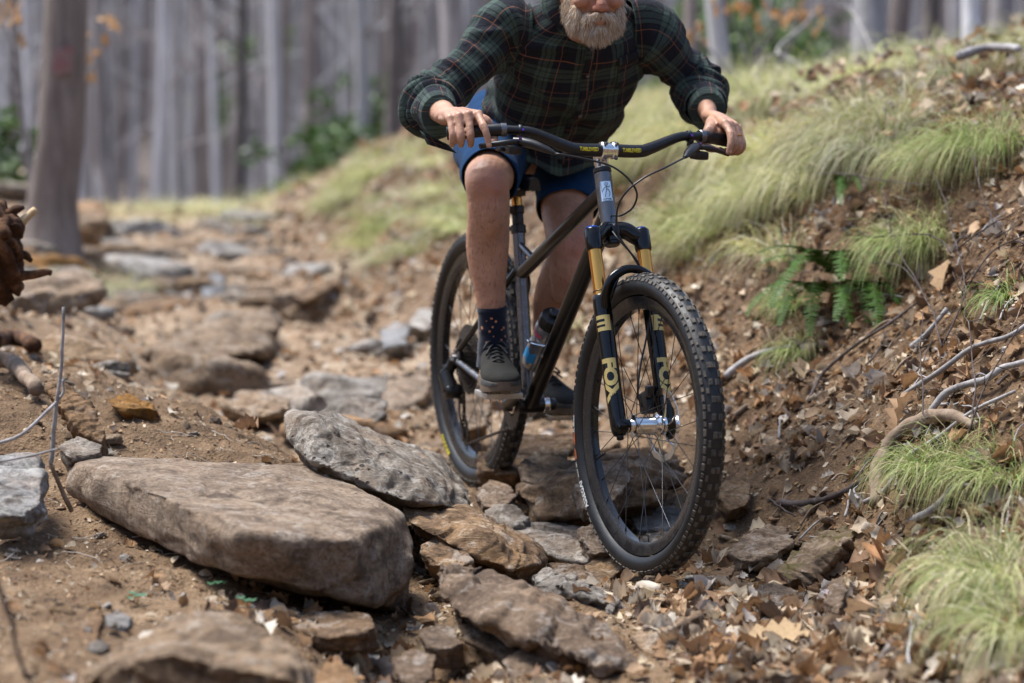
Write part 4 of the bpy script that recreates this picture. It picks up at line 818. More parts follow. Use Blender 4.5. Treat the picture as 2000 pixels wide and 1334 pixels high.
stick([(800, 468, .05), (850, 445, .2), (900, 452, .1)], .012, .008, GREYW, 'pale fallen branch lying on the bank behind the rear wheel', 'branch', 'branch', depth=[12.2, 12.2, 12.2], seed=15)
stick([(1300, 470), (1330, 410), (1390, 340)], .016, .010, GREYW, 'pale fallen branch on the bank below the left brake lever', 'branch', 'branch', lift=.06, depth=[9.2, 9.4, 9.6], seed=16)
stick([(1870, 180), (1930, 160), (1990, 168)], .018, .012, GREYW, 'grey branch lying in the grass at the top of the bank', 'branch', 'branch', lift=.12, seed=17)
rt = np.random.default_rng(77)
for i in range(64):
    px, py = rt.uniform(1480, 1990), rt.uniform(470, 1080); a = rt.normal(-.6, .5); L = rt.uniform(25, 95); c_, s_ = math.cos(a) * L, math.sin(a) * L
    rr0 = rt.uniform(.0016, .0045); stick([(px, py, .02), (px + c_ * .5 + rt.normal(0, 6), py + s_ * .5 + rt.normal(0, 6), .03), (px + c_, py + s_, .02)], rr0, rr0 * .6, [GREYW, DARKW, ROOT][rt.integers(3)], 'thin dead twig lying in the litter of the bank', 'twig', 'twig', n=5, group='dead twigs in the litter of the bank', seed=i)
# left side
stick([(140, 998, -.02), (118, 950, .08), (100, 905, .10)], .006, .005, ROOT, 'bent brown sapling stem at the end of the great slab', 'sapling', 'sapling', depth=[5.62, 5.58, 5.55], wob=.002)
stick([(100, 905), (106, 820), (115, 760), (122, 690), (124, 600)], .0055, .0035, GREYW, 'upright snapped grey stick left of the great slab', 'stick', 'stick', depth=[5.55, 5.55, 5.55, 5.55, 5.55], wob=.002)
stick([(-20, 870), (40, 850), (90, 805), (122, 770), (124, 740)], .0045, .003, GREYW, 'curving pale twig hooked on the snapped grey stick', 'stick', 'stick', depth=[5.5, 5.5, 5.53, 5.56, 5.57], wob=.002)
stick([(-20, 905), (50, 893), (110, 878)], .003, .0025, GREYW, 'thin pale twig over the whitish rock', 'stick', 'stick', depth=[5.3, 5.35, 5.4], wob=.002)
stick([(-10, 1130), (20, 1200), (40, 1280), (60, 1340)], .004, .003, DARKW, 'dark greenish stem drooping in front of the lumpy boulder', 'stick', 'stick', depth=[4.0, 4.0, 4.0, 4.0], wob=.003)
stick([(-10, 728), (30, 742), (72, 790)], .028, .02, ROOT, 'short weathered log on the left dirt mound', 'log', 'log', lift=.04, seed=21)
stick([(-20, 700), (20, 690), (72, 705)], .030, .022, ROTW, 'orange rotten log below the root plate', 'log', 'log', lift=.05, seed=22)
# upturned root plate with torn orange wood
rp = empty('root_plate', tuple(at(10, 620, 6.9))); tag(rp, 'upturned stump with torn orange roots at the trail edge', 'stump')
b0 = at(-25, 490, 6.9); rr_ = np.random.default_rng(4); P = [b0 + rr_.normal(0, 1, 3) * [.05, .08, .075] for _ in range(40)] + [at(40, 420, 6.85), at(55, 545, 6.85), at(45, 480, 6.8), at(-60, 620, 7), at(0, 610, 6.9)]
me = make_rock(np.array(P) - np.array(rp.location), .3, .008, 77, (1, 0, .3), 2.2, 1.6, 1, 'stump_core'); link('stump_core', me, ROTW, rp)
for k, (pp, r0, r1, mt) in enumerate([([(0, 470), (35, 440), (66, 412)], .022, .010, PALEW), ([(0, 545), (50, 535), (98, 535)], .024, .008, ROTW), ([(0, 505), (40, 500), (62, 510)], .02, .006, ROTW), ([(0, 430), (30, 410), (48, 404)], .02, .006, ROTW)]):
    m = MB(); Q = catmull([at(a, b, 6.85) for a, b in pp], 6); Q = Q + fbm(Q * 25, 2, k)[:, None] * .006; m.tube(Q, np.linspace(r0, r1, len(Q)) * (1 + .2 * fbm(Q * 40, 2, k)), 8); m.build('broken_root', mt, rp, xf=lambda V: V - np.array(rp.location), auto=0)
# black stump on the bank top
st = empty('stump', tuple(at(1810, 140, 10.2))); tag(st, 'charred black stump leaning in the grass of the bank', 'stump')
P = np.array([at(1783, 140, 10.2), at(1800, 150, 10.2), at(1855, 120, 10.25), at(1858, 85, 10.3), at(1845, 70, 10.3), at(1825, 78, 10.25), at(1790, 118, 10.2)]); P = np.vstack([P + [0, -.05, 0], P + [0, .09, 0], P[:2] + [0, 0, -.15]]) - np.array(st.location)
link('charred_wood', make_rock(P, .18, .006, 55, (.5, 0, .8), 1.6, 1.6, 1, 'charred_wood'), DARKW, st)
# bare twiggy shrub sprawling over the bank
sh = empty('bare_shrub', tuple(ground_hit(1830, 640, 4, 12))); tag(sh, 'leafless twiggy shrub sprawling over the roots of the bank', 'shrub')
tw = [[(1830, 700), (1790, 600), (1735, 500), (1690, 420)], [(1830, 700), (1870, 600), (1850, 520), (1830, 420), (1800, 370)], [(1790, 600), (1760, 560), (1690, 545), (1640, 530)], [(1850, 520), (1930, 470), (1990, 440)], [(1870, 600), (1920, 530), (1990, 500), (2040, 520)],
      [(1735, 500), (1720, 440), (1712, 400)], [(1850, 520), (1790, 500), (1700, 495), (1640, 470)], [(1880, 870), (1885, 760), (1870, 650), (1862, 580)], [(1880, 870), (1900, 800), (1930, 740), (1990, 640)], [(1800, 840), (1785, 740), (1790, 640)], [(1930, 470), (1900, 400), (1880, 330)], [(1580, 360), (1640, 378), (1720, 390), (1805, 402)]]
for k, pp in enumerate(tw):
    m = MB(); Q = catmull([ground_hit(a, b, 4, 12) + np.array([-.02, -.22, .06]) * (1 - .25 * (i == 0)) for i, (a, b) in enumerate(pp)], 6); Q = Q + fbm(Q * 14, 2, k)[:, None] * .008; m.tube(Q, np.linspace(.0026, .0012, len(Q)), 5)
    for j in range(3, len(Q) - 2, 4):
        d = Q[j + 1] - Q[j]; d /= np.linalg.norm(d); e = d * .6 + rr_.normal(0, .6, 3); e /= np.linalg.norm(e); m.tube([Q[j], Q[j] + e * .03, Q[j] + e * .06 + rr_.normal(0, .006, 3)], [.0013, .001, .0007], 4)
    m.build('twig', DARKW, sh, xf=lambda V: V - np.array(sh.location), auto=0)
# saplings still holding tan leaves
def leafy_sapling(px, Y, tops, label, seed):
    r = np.random.default_rng(seed); x = px_x(px, Y); zb = h1(x, Y); root = empty('beech_sapling', (x, Y, zb)); tag(root, label, 'sapling'); o = np.array(root.location); m = MB()
    for (a, b) in tops:
        e = at(a, b, Y) - o; m.tube(catmull([(0, 0, -.05), e * .5 + [r.normal(0, .04), 0, .03], e], 5), np.linspace(.012, .004, 11), 5)
    m.build('stem', GREYW, root, auto=0)
    for (a, b) in tops:
        e = at(a, b, Y) - o
        for k in range(5):
            V, F = leaf_shape(0, r, 1.0); me = fast_mesh('leaf', V, F); set_col(me, np.broadcast_to(np.array([(.55, .36, .20), (.50, .28, .12)][k % 2]), (len(V), 3))); q = link('leaf', me, LEAFM, root, tuple(e + r.normal(0, .05, 3))); q.scale = (.075,) * 3; q.rotation_euler = r.uniform(0, 6.28, 3)
leafy_sapling(1470, 12.5, [(1425, 20), (1450, 28), (1482, 18), (1538, 25), (1562, 28), (1590, 24), (1360, 70)], 'thin sapling with clinging tan leaves above the bank', 1)
leafy_sapling(75, 13, [(5, 30), (28, 25), (36, 60), (118, 22), (172, 108), (155, 110), (210, 62)], 'thin sapling with clinging orange leaves near the blazed tree', 2)
stick([(1560, 190), (1530, 110), (1480, 130), (1455, 250)], .006, .004, GREYW, 'arching bare stem on the bank behind the left hand', 'branch', 'branch', depth=[11, 11, 11, 10.5], seed=31)
stick([(1590, 185), (1555, 125), (1520, 95), (1580, 40), (1610, -20)], .008, .006, GREYW, 'forked grey stem rising from the bank grass', 'branch', 'branch', depth=[11, 11, 11.2, 11.5, 11.5], seed=32)
stick([(1720, 140), (1690, 70), (1660, 20), (1600, 5)], .009, .006, GREYW, 'arching grey stem before the stout pale trunk', 'branch', 'branch', depth=[11, 11.2, 11.5, 11.5], seed=33)
# ------------------------------------------------------------------ mountain bike (x forward, y to the rider's left, z up, origin at the bottom bracket)
BT = np.array([.0480, 6.6297, .3600]); BYAW, BPITCH, BROLL, STEER = -1.2148, .0687, -.0057, .0601
BR = np.array((Matrix.Rotation(BYAW, 3, 'Z') @ Matrix.Rotation(BPITCH, 3, 'Y') @ Matrix.Rotation(BROLL, 3, 'X')))
HA = R_(65.5); HD = np.array([math.cos(HA), 0, -math.sin(HA)]); HN = np.array([math.sin(HA), 0, math.cos(HA)]); LAT = np.array([0, 1., 0])
HTT = np.array([.4666, 0, .6743]); HTB = HTT + .142 * HD; CRW = HTB + .012 * HD; FHUB = CRW + .5188 * HD + .044 * HN; RHUB = np.array([-.43, 0, .065]); CLAMP = HTT - .045 * HD + .045 * HN
_S = np.array(Matrix.Rotation(STEER, 3, Vector(-HD)))
def steer(V): return (np.asarray(V, float) - HTT) @ _S.T + HTT
def b2w(P): return np.asarray(P, float) @ BR.T + BT
def w2b(P): return (np.asarray(P, float) - BT) @ BR
bike = empty('mountain_bike', tuple(BT)); bike.rotation_euler = (BROLL, BPITCH, BYAW)
tag(bike, 'black hardtail mountain bike with gold fork tubes ridden down the rocks', 'bicycle')

M_FRAME = plain('frame_paint', (.004, .0038, .0038), .28, 0, (.05, .034, .022), .12, 90, coat=.15, spec=.4)
M_GUN = plain('gunmetal', (.17, .17, .18), .27, .9, (.12, .09, .06), .2, 50)
M_BLACK = plain('satin_black', (.007, .007, .008), .36, 0, (.08, .06, .04), .10, 60)
M_GLOSS = plain('gloss_black', (.003, .003, .0035), .16, 0, (.06, .045, .03), .06, 45, spec=.4)
M_GOLD = plain('gold_anodised', (.80, .38, .09), .2, .95)
M_GOLDP = plain('gold_print', (.58, .44, .16), .4, .3)
M_SILVER = plain('polished_silver', (.78, .77, .75), .18, 1.0)
M_CHAIN = plain('oily_steel', (.05, .047, .045), .4, .9, (.08, .05, .03), .5, 90)
M_BLUE = plain('blue_anodised', (.02, .12, .55), .25, .8)
M_CABLE = plain('black_hose', (.012, .012, .013), .4)
M_SPOKE = plain('black_spoke', (.05, .05, .055), .3, .7)
M_RIM = plain('rim_black', (.012, .012, .014), .22, 0, (.07, .062, .055), .15, 30, coat=.2)
M_RUBBER = plain('tyre_rubber', (.0045, .0045, .005), .48, 0, (.03, .03, .03), .15, 35, bumpk=.3)
M_KNOB = plain('tread_rubber', (.010, .010, .010), .65, 0, (.16, .135, .105), .6, 60, bumpk=.5)
M_YEL = plain('yellow_print', (.75, .62, .03), .5); M_WHT = plain('white_print', (.75, .74, .70), .5); M_ORP = plain('orange_print', (.7, .14, .03), .5); M_OLV = plain('olive_print', (.42, .36, .07), .5)
M_PURP = plain('oil_slick', (.22, .08, .42), .2, .9)
M_PEDAL = plain('worn_alloy', (.62, .60, .57), .35, .9, (.25, .2, .15), .3, 70)
M_SADDLE = plain('saddle_black', (.014, .014, .016), .35)

def part(m, name, mat, parent=bike, st=False, **kw): return m.build(name, mat, parent, xf=steer if st else None, **kw)
def text_map(s, size, fn, name, mat, parent, st=False, bold=.0, step=.004, spacing=1.0, sx=1.0, center=True):
    cu = bpy.data.curves.new('t', 'FONT'); cu.body = s; cu.size = size; cu.offset = bold; cu.space_character = spacing; cu.resolution_u = 3; cu.fill_mode = 'FRONT'
    o = bpy.data.objects.new('t', cu); COL.objects.link(o); me = bpy.data.meshes.new_from_object(o.evaluated_get(bpy.context.evaluated_depsgraph_get())); bpy.data.objects.remove(o)
    bm = bmesh.new(); bm.from_mesh(me); bpy.data.meshes.remove(me)
    for v in bm.verts: v.co.x *= sx
    xs = [v.co.x for v in bm.verts]; ys = [v.co.y for v in bm.verts]; cx, cy = (min(xs) + max(xs)) / 2, (min(ys) + max(ys)) / 2
    for ax, lo, hi in ((0, min(xs), max(xs)), (1, min(ys), max(ys))):
        for t in np.arange(lo + step, hi, step):
            co = [0, 0, 0]; co[ax] = t; no = [0, 0, 0]; no[ax] = 1; bmesh.ops.bisect_plane(bm, geom=bm.verts[:] + bm.edges[:] + bm.faces[:], plane_co=co, plane_no=no)
    bmesh.ops.triangulate(bm, faces=bm.faces); V = np.array([v.co[:] for v in bm.verts]); bm.verts.index_update(); F = [tuple(v.index for v in f.verts) for f in bm.faces]; bm.free()
    if center: V[:, 0] -= cx; V[:, 1] -= cy
    m = MB(); m.add(fn(V[:, 0], V[:, 1]), F); return part(m, name, mat, parent, st, smooth=False)

# --- frame
STD = np.array([-math.cos(R_(75)), 0, math.sin(R_(75))])
fr = MB(); fr.cyl(HTT, HTB, .0225, 24, chamfer=.002); f_head = part(fr, 'head_tube', M_GUN)
def tube_part(a, b, r, name, mat=M_FRAME, n=18, r2=None, bend=None):
    m = MB(); a = np.asarray(a, float); b = np.asarray(b, float)
    P = [a, b] if bend is None else list(catmull([a, *bend, b], 6)); m.tube(P, np.linspace(r, r if r2 is None else r2, len(P)), n); return part(m, name, mat)
tube_part(HTT + .045 * HD - HN * .01, STD * .365, .0185, 'top_tube')
tube_part(HTB - .028 * HD - HN * .008, (.012, 0, .008), .0235, 'down_tube')
tube_part((0, 0, 0), STD * .49, .0178, 'seat_tube', M_GUN)
tube_part(STD * .45, HTT + .045 * HD + (STD * .365 - HTT - .045 * HD) * .84 + np.array([0, 0, .008]), .009, 'gusset', M_GUN)
for s in (-1, 1):
    tube_part(STD * .375 + LAT * .014 * s, RHUB + LAT * .066 * s + np.array([.01, 0, .022]), .0098, 'seat_stay', M_FRAME, 12, .0085, [STD * .33 + np.array([-.075, .040 * s, -.03])])
    tube_part(np.array([-.01, .03 * s, 0]), RHUB + LAT * .066 * s + np.array([.02, 0, -.006]), .011, 'chain_stay', M_GUN, 12, .010, [np.array([-.1, .042 * s, .008])])
    m = MB(); m.box(RHUB + LAT * .068 * s + np.array([.008, 0, .004]), (.05, .007, .045)); m.cyl(RHUB + LAT * .060 * s, RHUB + LAT * .080 * s, .014, 16, chamfer=.002); part(m, 'dropout', M_GUN, bevel=.002)
m = MB(); m.cyl((0, -.042, 0), (0, .042, 0), .0225, 24, chamfer=.002); part(m, 'bottom_bracket_shell', M_FRAME)
m = MB(); m.cyl((0, .036, 0), (0, .056, 0), .0235, 24, chamfer=.003); m.cyl((0, -.056, 0), (0, -.036, 0), .0235, 24, chamfer=.003); part(m, 'bottom_bracket_cup', M_SILVER)
m = MB()
for k, (t0, t1, r) in enumerate(((-.012, .0, .0235), (.140, .150, .025), (.150, .158, .0235), (.158, .164, .027))): m.cyl(HTT + HD * t0, HTT + HD * t1, r, 28, chamfer=.0015)
part(m, 'headset', M_BLACK)
# head badge, curved silver plate with a raised figure and a small name strip
def on_head(x, y, r=.0229, t=.055, ang=R_(-16)): a = ang + np.asarray(x) / r; return HTT + HD * t - np.outer(np.asarray(y), HD) + np.outer(r * np.cos(a), HN) + np.outer(r * np.sin(a), LAT)
m = MB(); gx_, gy_ = np.meshgrid(np.linspace(-.015, .015, 10), np.linspace(-.026, .026, 8)); V = on_head(gx_.ravel(), gy_.ravel(), .0232); m.add(V, [(i * 10 + j, i * 10 + j + 1, i * 10 + j + 11, i * 10 + j + 10) for i in range(7) for j in range(9)])
badge = part(m, 'head_badge', M_SILVER)
mk = MB()
for pts in ([(-.004, -.016), (-.001, -.004), (.002, .006), (.001, .013)], [(.002, .006), (.008, .0), (.009, -.008), (.006, -.015)], [(.001, .011), (-.006, .006), (-.010, -.002)], [(.002, .012), (.008, .010), (.011, .014)]):
    mk.tube(on_head(*np.array(catmull(pts, 5)).T, .0234), .0009, 5)
t_ = np.linspace(0, 6.28, 12); mk.tube(on_head(.002 + .0035 * np.cos(t_), .018 + .0035 * np.sin(t_), .0234), .0008, 5); part(mk, 'badge_figure', M_BLACK, badge)
text_map('CUTTHE', .006, lambda x, y: on_head(x, y - .022, .0234), 'badge_lettering', M_BLACK, badge, step=.002, bold=.0002)
text_map('hope', .012, lambda x, y: on_head(x + .004, y, .0253, .146, R_(-8)), 'headset_lettering', M_WHT, bike, step=.002, bold=.0003)

# --- seat post and saddle
m = MB(); m.cyl(STD * .478, STD * .502, .0215, 20, chamfer=.002); m.cyl(STD * .49 + LAT * -.022 + [-.015, 0, 0], STD * .49 + LAT * .022 + [-.015, 0, 0], .006, 10); part(m, 'seat_clamp', M_BLACK)
m = MB(); m.cyl(STD * .49, STD * .545, .0165, 18); m.cyl(STD * .532, STD * .556, .0195, 20, chamfer=.003); m.box(STD * .545 + [.0, -.026, 0], (.026, .03, .02)); part(m, 'seat_post', M_BLACK, bevel=.0015)
m = MB(); m.cyl(STD * .55, STD * .592, .0145, 18); part(m, 'dropper_shaft', M_GOLD)
m = MB(); c0 = STD * .60; m.box(c0 + [0, 0, -.004], (.055, .04, .022)); m.cyl(c0 + [-.012, -.03, 0], c0 + [-.012, .03, 0], .006, 10); part(m, 'saddle_clamp', M_BLACK, bevel=.003)
m = MB(); xs = np.linspace(-.135, .145, 17); hw = np.interp(xs, [-.135, -.11, -.06, 0, .06, .145], [.055, .072, .066, .036, .022, .018]); V, F = [], []; nn = 13
for i, x in enumerate(xs):
    for j in range(nn):
        a = np.linspace(-1.25, 1.25, nn)[j]; V.append(c0 + np.array([x, hw[i] * math.sin(a) / math.sin(1.25), .030 - (.004 + .012 * abs(x) / .14) * 0 + .016 * math.cos(a) - .030 * abs(math.sin(a)) ** 4 + .02 * (x / .14) ** 2 * (x < 0)]))
for i in range(len(xs) - 1):
    for j in range(nn - 1): F.append((i * nn + j, (i + 1) * nn + j, (i + 1) * nn + j + 1, i * nn + j + 1))
F.append(tuple(range(nn))); F.append(tuple((len(xs) - 1) * nn + j for j in range(nn - 1, -1, -1))); F += [(i * nn, i * nn + nn - 1, (i + 1) * nn + nn - 1, (i + 1) * nn) for i in range(len(xs) - 1)]
m.add(V, F); sad = part(m, 'saddle', M_SADDLE)
for s in (-1, 1): m = MB(); m.tube(catmull([c0 + [-.09, .03 * s, .02], c0 + [-.05, .022 * s, .004], c0 + [.05, .022 * s, .004], c0 + [.11, .012 * s, .026]], 5), .0035, 8); part(m, 'saddle_rail', M_SILVER, sad)

# --- wheels
def wheel(c, st, name, rotor_side, lettering):
    root_m = MB(); root_m.lathe([(.311, -.0175), (.318, -.0185), (.318, -.0165), (.308, -.015), (.306, 0), (.308, .015), (.318, .0165), (.318, .0185), (.311, .0175), (.296, .0155), (.286, .011), (.284, 0), (.286, -.011), (.296, -.0155)], 'y', 96, c, closed=True)
    w = part(root_m, name, M_RIM, bike, st, auto=35)
    ty = MB(); ct, rt = .3435, .0285; prof = []
    for a in np.linspace(R_(-143), R_(143), 25): prof.append((ct + rt * math.cos(a) * .98, (rt + .0015) * math.sin(a)))
    ty.lathe(prof, 'y', 112, c); ty_o = part(ty, 'tyre', M_RUBBER, w, st, auto=0)
    kn = MB(); NK = 56; r = np.random.default_rng(2)
    def knob(phi, psi, ln, wd, h):
        """phi around the wheel, psi across the section"""
        er = np.array([math.cos(phi), 0, math.sin(phi)]); et = np.array([-math.sin(phi), 0, math.cos(phi)]); n_ = er * math.cos(psi) + LAT * math.sin(psi); b_ = -er * math.sin(psi) + LAT * math.cos(psi); q = np.asarray(c) + er * ct + n_ * (rt + h / 2 - .0012); M = np.stack([et, b_, n_], 1); kn.box(q, (ln, wd, h), M, .84)
    for i in range(NK):
        p = i / NK * 2 * math.pi; d = 2 * math.pi / NK; alt = i % 2
        for s in (-1, 1):
            knob(p, s * (.20 if alt else .30), .016, .0105, .0042)
            knob(p + d * .5, s * .62, .014, .0085, .0042) if alt else knob(p + d * .5, s * .66, .017, .0075, .0042)
            knob(p + d * .12, s * 1.05, .018, .0095, .0048); knob(p + d * .62, s * 1.02, .012, .0085, .0046)
    part(kn, 'tread_knobs', M_KNOB, w, st, smooth=False)['kind'] = 'stuff'
    hub = MB(); fl = .0285
    L_ = .032 if st else .036
    hub.lathe([(.008, -L_ - .02), (.0165, -L_ - .02), (.0165, -L_ - .006), (fl, -L_ - .004), (fl, -L_), (.0215, -L_ + .005), (.021, 0), (.0215, L_ - .005), (fl, L_), (fl, L_ + .004), (.018, L_ + .006), (.018, L_ + .012), (.008, L_ + .012)], 'y', 40, c); part(hub, 'hub', M_SILVER if st else M_BLACK, w, st, auto=30)
    for i in range(28):
        sd = 1 if i % 2 else -1; k = i // 2; a_r = i / 28 * 2 * math.pi; a_h = a_r + (1.15 if k % 2 else -1.15)
        h_ = np.asarray(c) + [fl * .86 * math.cos(a_h), sd * (L_ + .002), fl * .86 * math.sin(a_h)]; e_ = np.asarray(c) + [.288 * math.cos(a_r), sd * .003, .288 * math.sin(a_r)]; d_ = (h_ - e_) / np.linalg.norm(h_ - e_)
        sp = MB(); sp.tube([h_, e_ + d_ * .014, e_ + d_ * .012, e_ - d_ * .004], [.00105, .00105, .0021, .0021], 6); part(sp, 'spoke', M_SPOKE, w, st, auto=0)
    va = MB(); av = R_(207) if st else R_(75); er = np.array([math.cos(av), 0, math.sin(av)]); va.cyl(np.asarray(c) + er * .288, np.asarray(c) + er * .245, .003, 8); va.cyl(np.asarray(c) + er * .252, np.asarray(c) + er * .240, .0042, 8, chamfer=.001); part(va, 'valve', M_CHAIN, w, st)
    ro = MB(); ry = L_ + .016; pr = []; nr = 72
    for rr, wv in ((.090, .0015), (.074, .0018)): pr.append([np.asarray(c) + [(rr + wv * math.sin(k / nr * 6.2832 * 12)) * math.cos(k / nr * 6.2832), 0, (rr + wv * math.sin(k / nr * 6.2832 * 12)) * math.sin(k / nr * 6.2832)] for k in range(nr)])
    V = np.array([p + LAT * (ry + o) for o in (-.0009, .0009) for ring in pr for p in ring]); F = []
    for k in range(nr):
        l = (k + 1) % nr; F += [(k, l, nr + l, nr + k), (2 * nr + k, 3 * nr + k, 3 * nr + l, 2 * nr + l), (k, 2 * nr + k, 2 * nr + l, l), (nr + k, nr + l, 3 * nr + l, 3 * nr + k)]
    ro.add(V, F)
    for k in range(6):
        a = k / 6 * 6.2832; ro.tube([np.asarray(c) + [.02 * math.cos(a), ry, .02 * math.sin(a)], np.asarray(c) + [.052 * math.cos(a + .35), ry, .052 * math.sin(a + .35)], np.asarray(c) + [.076 * math.cos(a + .5), ry, .076 * math.sin(a + .5)]], .0032, 6, flat=.35)
    ro.lathe([(.016, ry - .003), (.024, ry - .003), (.024, ry + .003), (.016, ry + .003)], 'y', 24, c, True); part(ro, 'brake_rotor', M_SILVER, w, st)
    def side(phi0, psi, s=-1):
        """sidewall lettering; x runs along the rim, y outward"""
        def f(x, y):
            ps = s * (psi - np.asarray(y) / rt); ph = phi0 + s * np.asarray(x) / (ct + .004)
            er = np.stack([np.cos(ph), 0 * ph, np.sin(ph)], 1); rr = rt + .0022; return np.asarray(c) + er * (ct + rr * np.cos(ps))[:, None] + np.outer((rr + .0015) * np.sin(ps), LAT)
        return f
    for (txt, sz, deg, psi, mt, sxx, bold, s) in lettering: text_map(txt, sz, side(R_(deg), psi, s), 'tyre_lettering', mt, w, st, bold, .003, 1.05, sxx)
    return w
wheel(RHUB, False, 'rear_wheel', 1, [('MAXXIS', .025, 238, 1.60, M_YEL, .95, .0003, -1)])
wheel(FHUB, True, 'front_wheel', 1, [('ASSEGAI', .020, 221, 1.62, M_WHT, 1.0, .0005, -1), ('29x2.5  WT', .008, 209, 1.52, M_WHT, 1, .0001, -1), ('EXO+', .010, 202, 1.58, M_ORP, 1, .0004, -1), ('3C MAXX', .010, 189, 1.58, M_WHT, 1, .0002, -1), ('TERRA', .010, 195.5, 1.58, M_ORP, 1, .0004, -1), ('MAXXIS', .022, 40, 1.55, M_OLV, 1.05, .0006, 1)])

# --- fork (all steered)
LEG = .034
def fk(t, lat, n=0): return CRW + HD * t + HN * (LEG + n) + LAT * lat
fork = MB(); fork.tube([CRW + HD * -.005, CRW + HD * .03], [.029, .024], 24)
for s in (-1, 1):
    fork.tube([fk(.008, .068 * s), fk(.012, .068 * s), fk(.058, .068 * s), fk(.064, .068 * s)], [.0185, .0208, .0212, .0200], 24)
    for k in range(5):
        pass
    fork.tube(catmull([CRW + HD * .004 + HN * .012 + LAT * .012 * s, CRW + HD * .008 + HN * .022 + LAT * .032 * s, fk(.026, .05 * s, -.002), fk(.034, .062 * s)], 6), np.linspace(.0185, .0155, 19), 12, flat=1.25)
fork.tube([CRW + HN * .026 + HD * .0, CRW + HN * .028 + HD * .02], [.014, .012], 16)
fork_o = part(fork, 'fork_crown', M_GLOSS, st=True, auto=45)
m = MB(); m.cyl(CRW + HD * .012, CRW + HD * .040, .0205, 24, chamfer=.003); part(m, 'steerer_base', M_BLACK, fork_o, True)
for s in (-1, 1):
    m = MB(); m.cyl(fk(.003, .068 * s), fk(.0085, .068 * s), .0165 if s < 0 else .014, 24, chamfer=.0015); part(m, 'top_cap', M_BLUE, fork_o, True)
    m = MB(); m.cyl(fk(.05, .068 * s), fk(.30, .068 * s), .0170, 28); part(m, 'stanchion', M_GOLD, fork_o, True)
    lw = MB(); tl = [.182, .185, .194, .215, .30, .42, .49, .515, .530, .540]; rl = [.0185, .0205, .0222, .0225, .0222, .0210, .0208, .0205, .0190, .0150]; lw.tube([fk(t, .068 * s, .0 if t < .45 else .002) for t in tl], rl, 28)
    lw.cyl(fk(.535, .068 * s, .002), fk(.552, .068 * s, .002), .009, 12, chamfer=.002); lw.tube([fk(.500, .068 * s, .0), FHUB + LAT * .066 * s, FHUB + LAT * .045 * s], [.018, .0185, .017], 18)
    lo_ = part(lw, 'lower_leg', M_GLOSS, fork_o, True, auto=50)
    ring = MB(); ring.tube([fk(.150 if s > 0 else .172, .068 * s) + .0175 * (HN * math.cos(a) + LAT * math.sin(a)) for a in np.linspace(0, 6.2832, 25)], .0013, 6); part(ring, 'travel_ring', M_BLACK, fork_o, True)
    aim = R_(-34) if s < 0 else R_(10)
    def on_leg(x, y, t0, s=s, aim=aim, rr=.0229):
        # text runs down the leg; tops of the letters point to the rider's left
        t = t0 + np.asarray(x); a = aim + np.asarray(y) / rr; r = np.interp(t, tl, rl) + .0004; return CRW + np.outer(t, HD) + HN * LEG + LAT * .068 * s + np.outer(r * np.cos(a), HN) + np.outer(r * np.sin(a), LAT)
    text_map('FOX', .050, lambda x, y: on_leg(x, y, .405), 'fork_lettering', M_GOLDP, lo_, True, .0028, .003, .92, 1.12)
    def block(x, y, t0=.258, s=s, aim=aim): return on_leg(np.asarray(y), np.asarray(x), t0)
    g = MB(); X0 = -.019 if s < 0 else -.019
    for (x0, x1, y0, y1) in ((-.019, .019, -.020, -.010), (-.019, .019, .010, .020), (-.019 if s < 0 else -.019, .019, -.003, .004), ((.004, .019, -.012, .012) if s < 0 else (-.019, -.004, -.012, .012))):
        gx_, gy_ = np.meshgrid(np.linspace(x0, x1, 7), np.linspace(y0, y1, 3)); g.add(block(gx_.ravel(), gy_.ravel()), [(i * 7 + j, i * 7 + j + 1, i * 7 + j + 8, i * 7 + j + 7) for i in range(2) for j in range(6)])
    part(g, 'fork_mark', M_GOLDP, lo_, True, smooth=False)
ar = MB(); top_n = .052
ar.tube(catmull([fk(.228, -.070, .012), fk(.190, -.070, .030), fk(.154, -.056, .046), fk(.134, -.026, top_n), fk(.129, 0, top_n), fk(.134, .026, top_n), fk(.154, .056, .046), fk(.190, .070, .030), fk(.228, .070, .012)], 6), np.interp(np.linspace(0, 1, 49), [0, .2, .5, .8, 1], [.009, .0125, .0105, .0125, .009]), 14, flat=.8)
for s in (-1, 1): ar.tube([fk(.205, .058 * s, .016), fk(.176, .050 * s, .036), fk(.150, .040 * s, .046)], [.006, .006, .006], 10)
part(ar, 'fork_arch', M_GLOSS, fork_o, True, auto=0)
m = MB(); m.cyl(FHUB + LAT * -.082, FHUB + LAT * -.030, .0095, 16); m.cyl(FHUB + LAT * -.050, FHUB + LAT * -.036, .0165, 20, chamfer=.002); m.cyl(FHUB + LAT * .03, FHUB + LAT * .078, .0095, 16); part(m, 'axle', M_BLACK, fork_o, True)
m = MB(); cb = FHUB + LAT * .047 + np.array([-.075, 0, .045]); m.box(cb, (.045, .040, .052), np.array(Matrix.Rotation(R_(-25), 3, 'Y'))); m.box(cb + [.02, -.012, .03], (.02, .02, .03)); part(m, 'brake_caliper', M_BLACK, fork_o, True, bevel=.006)

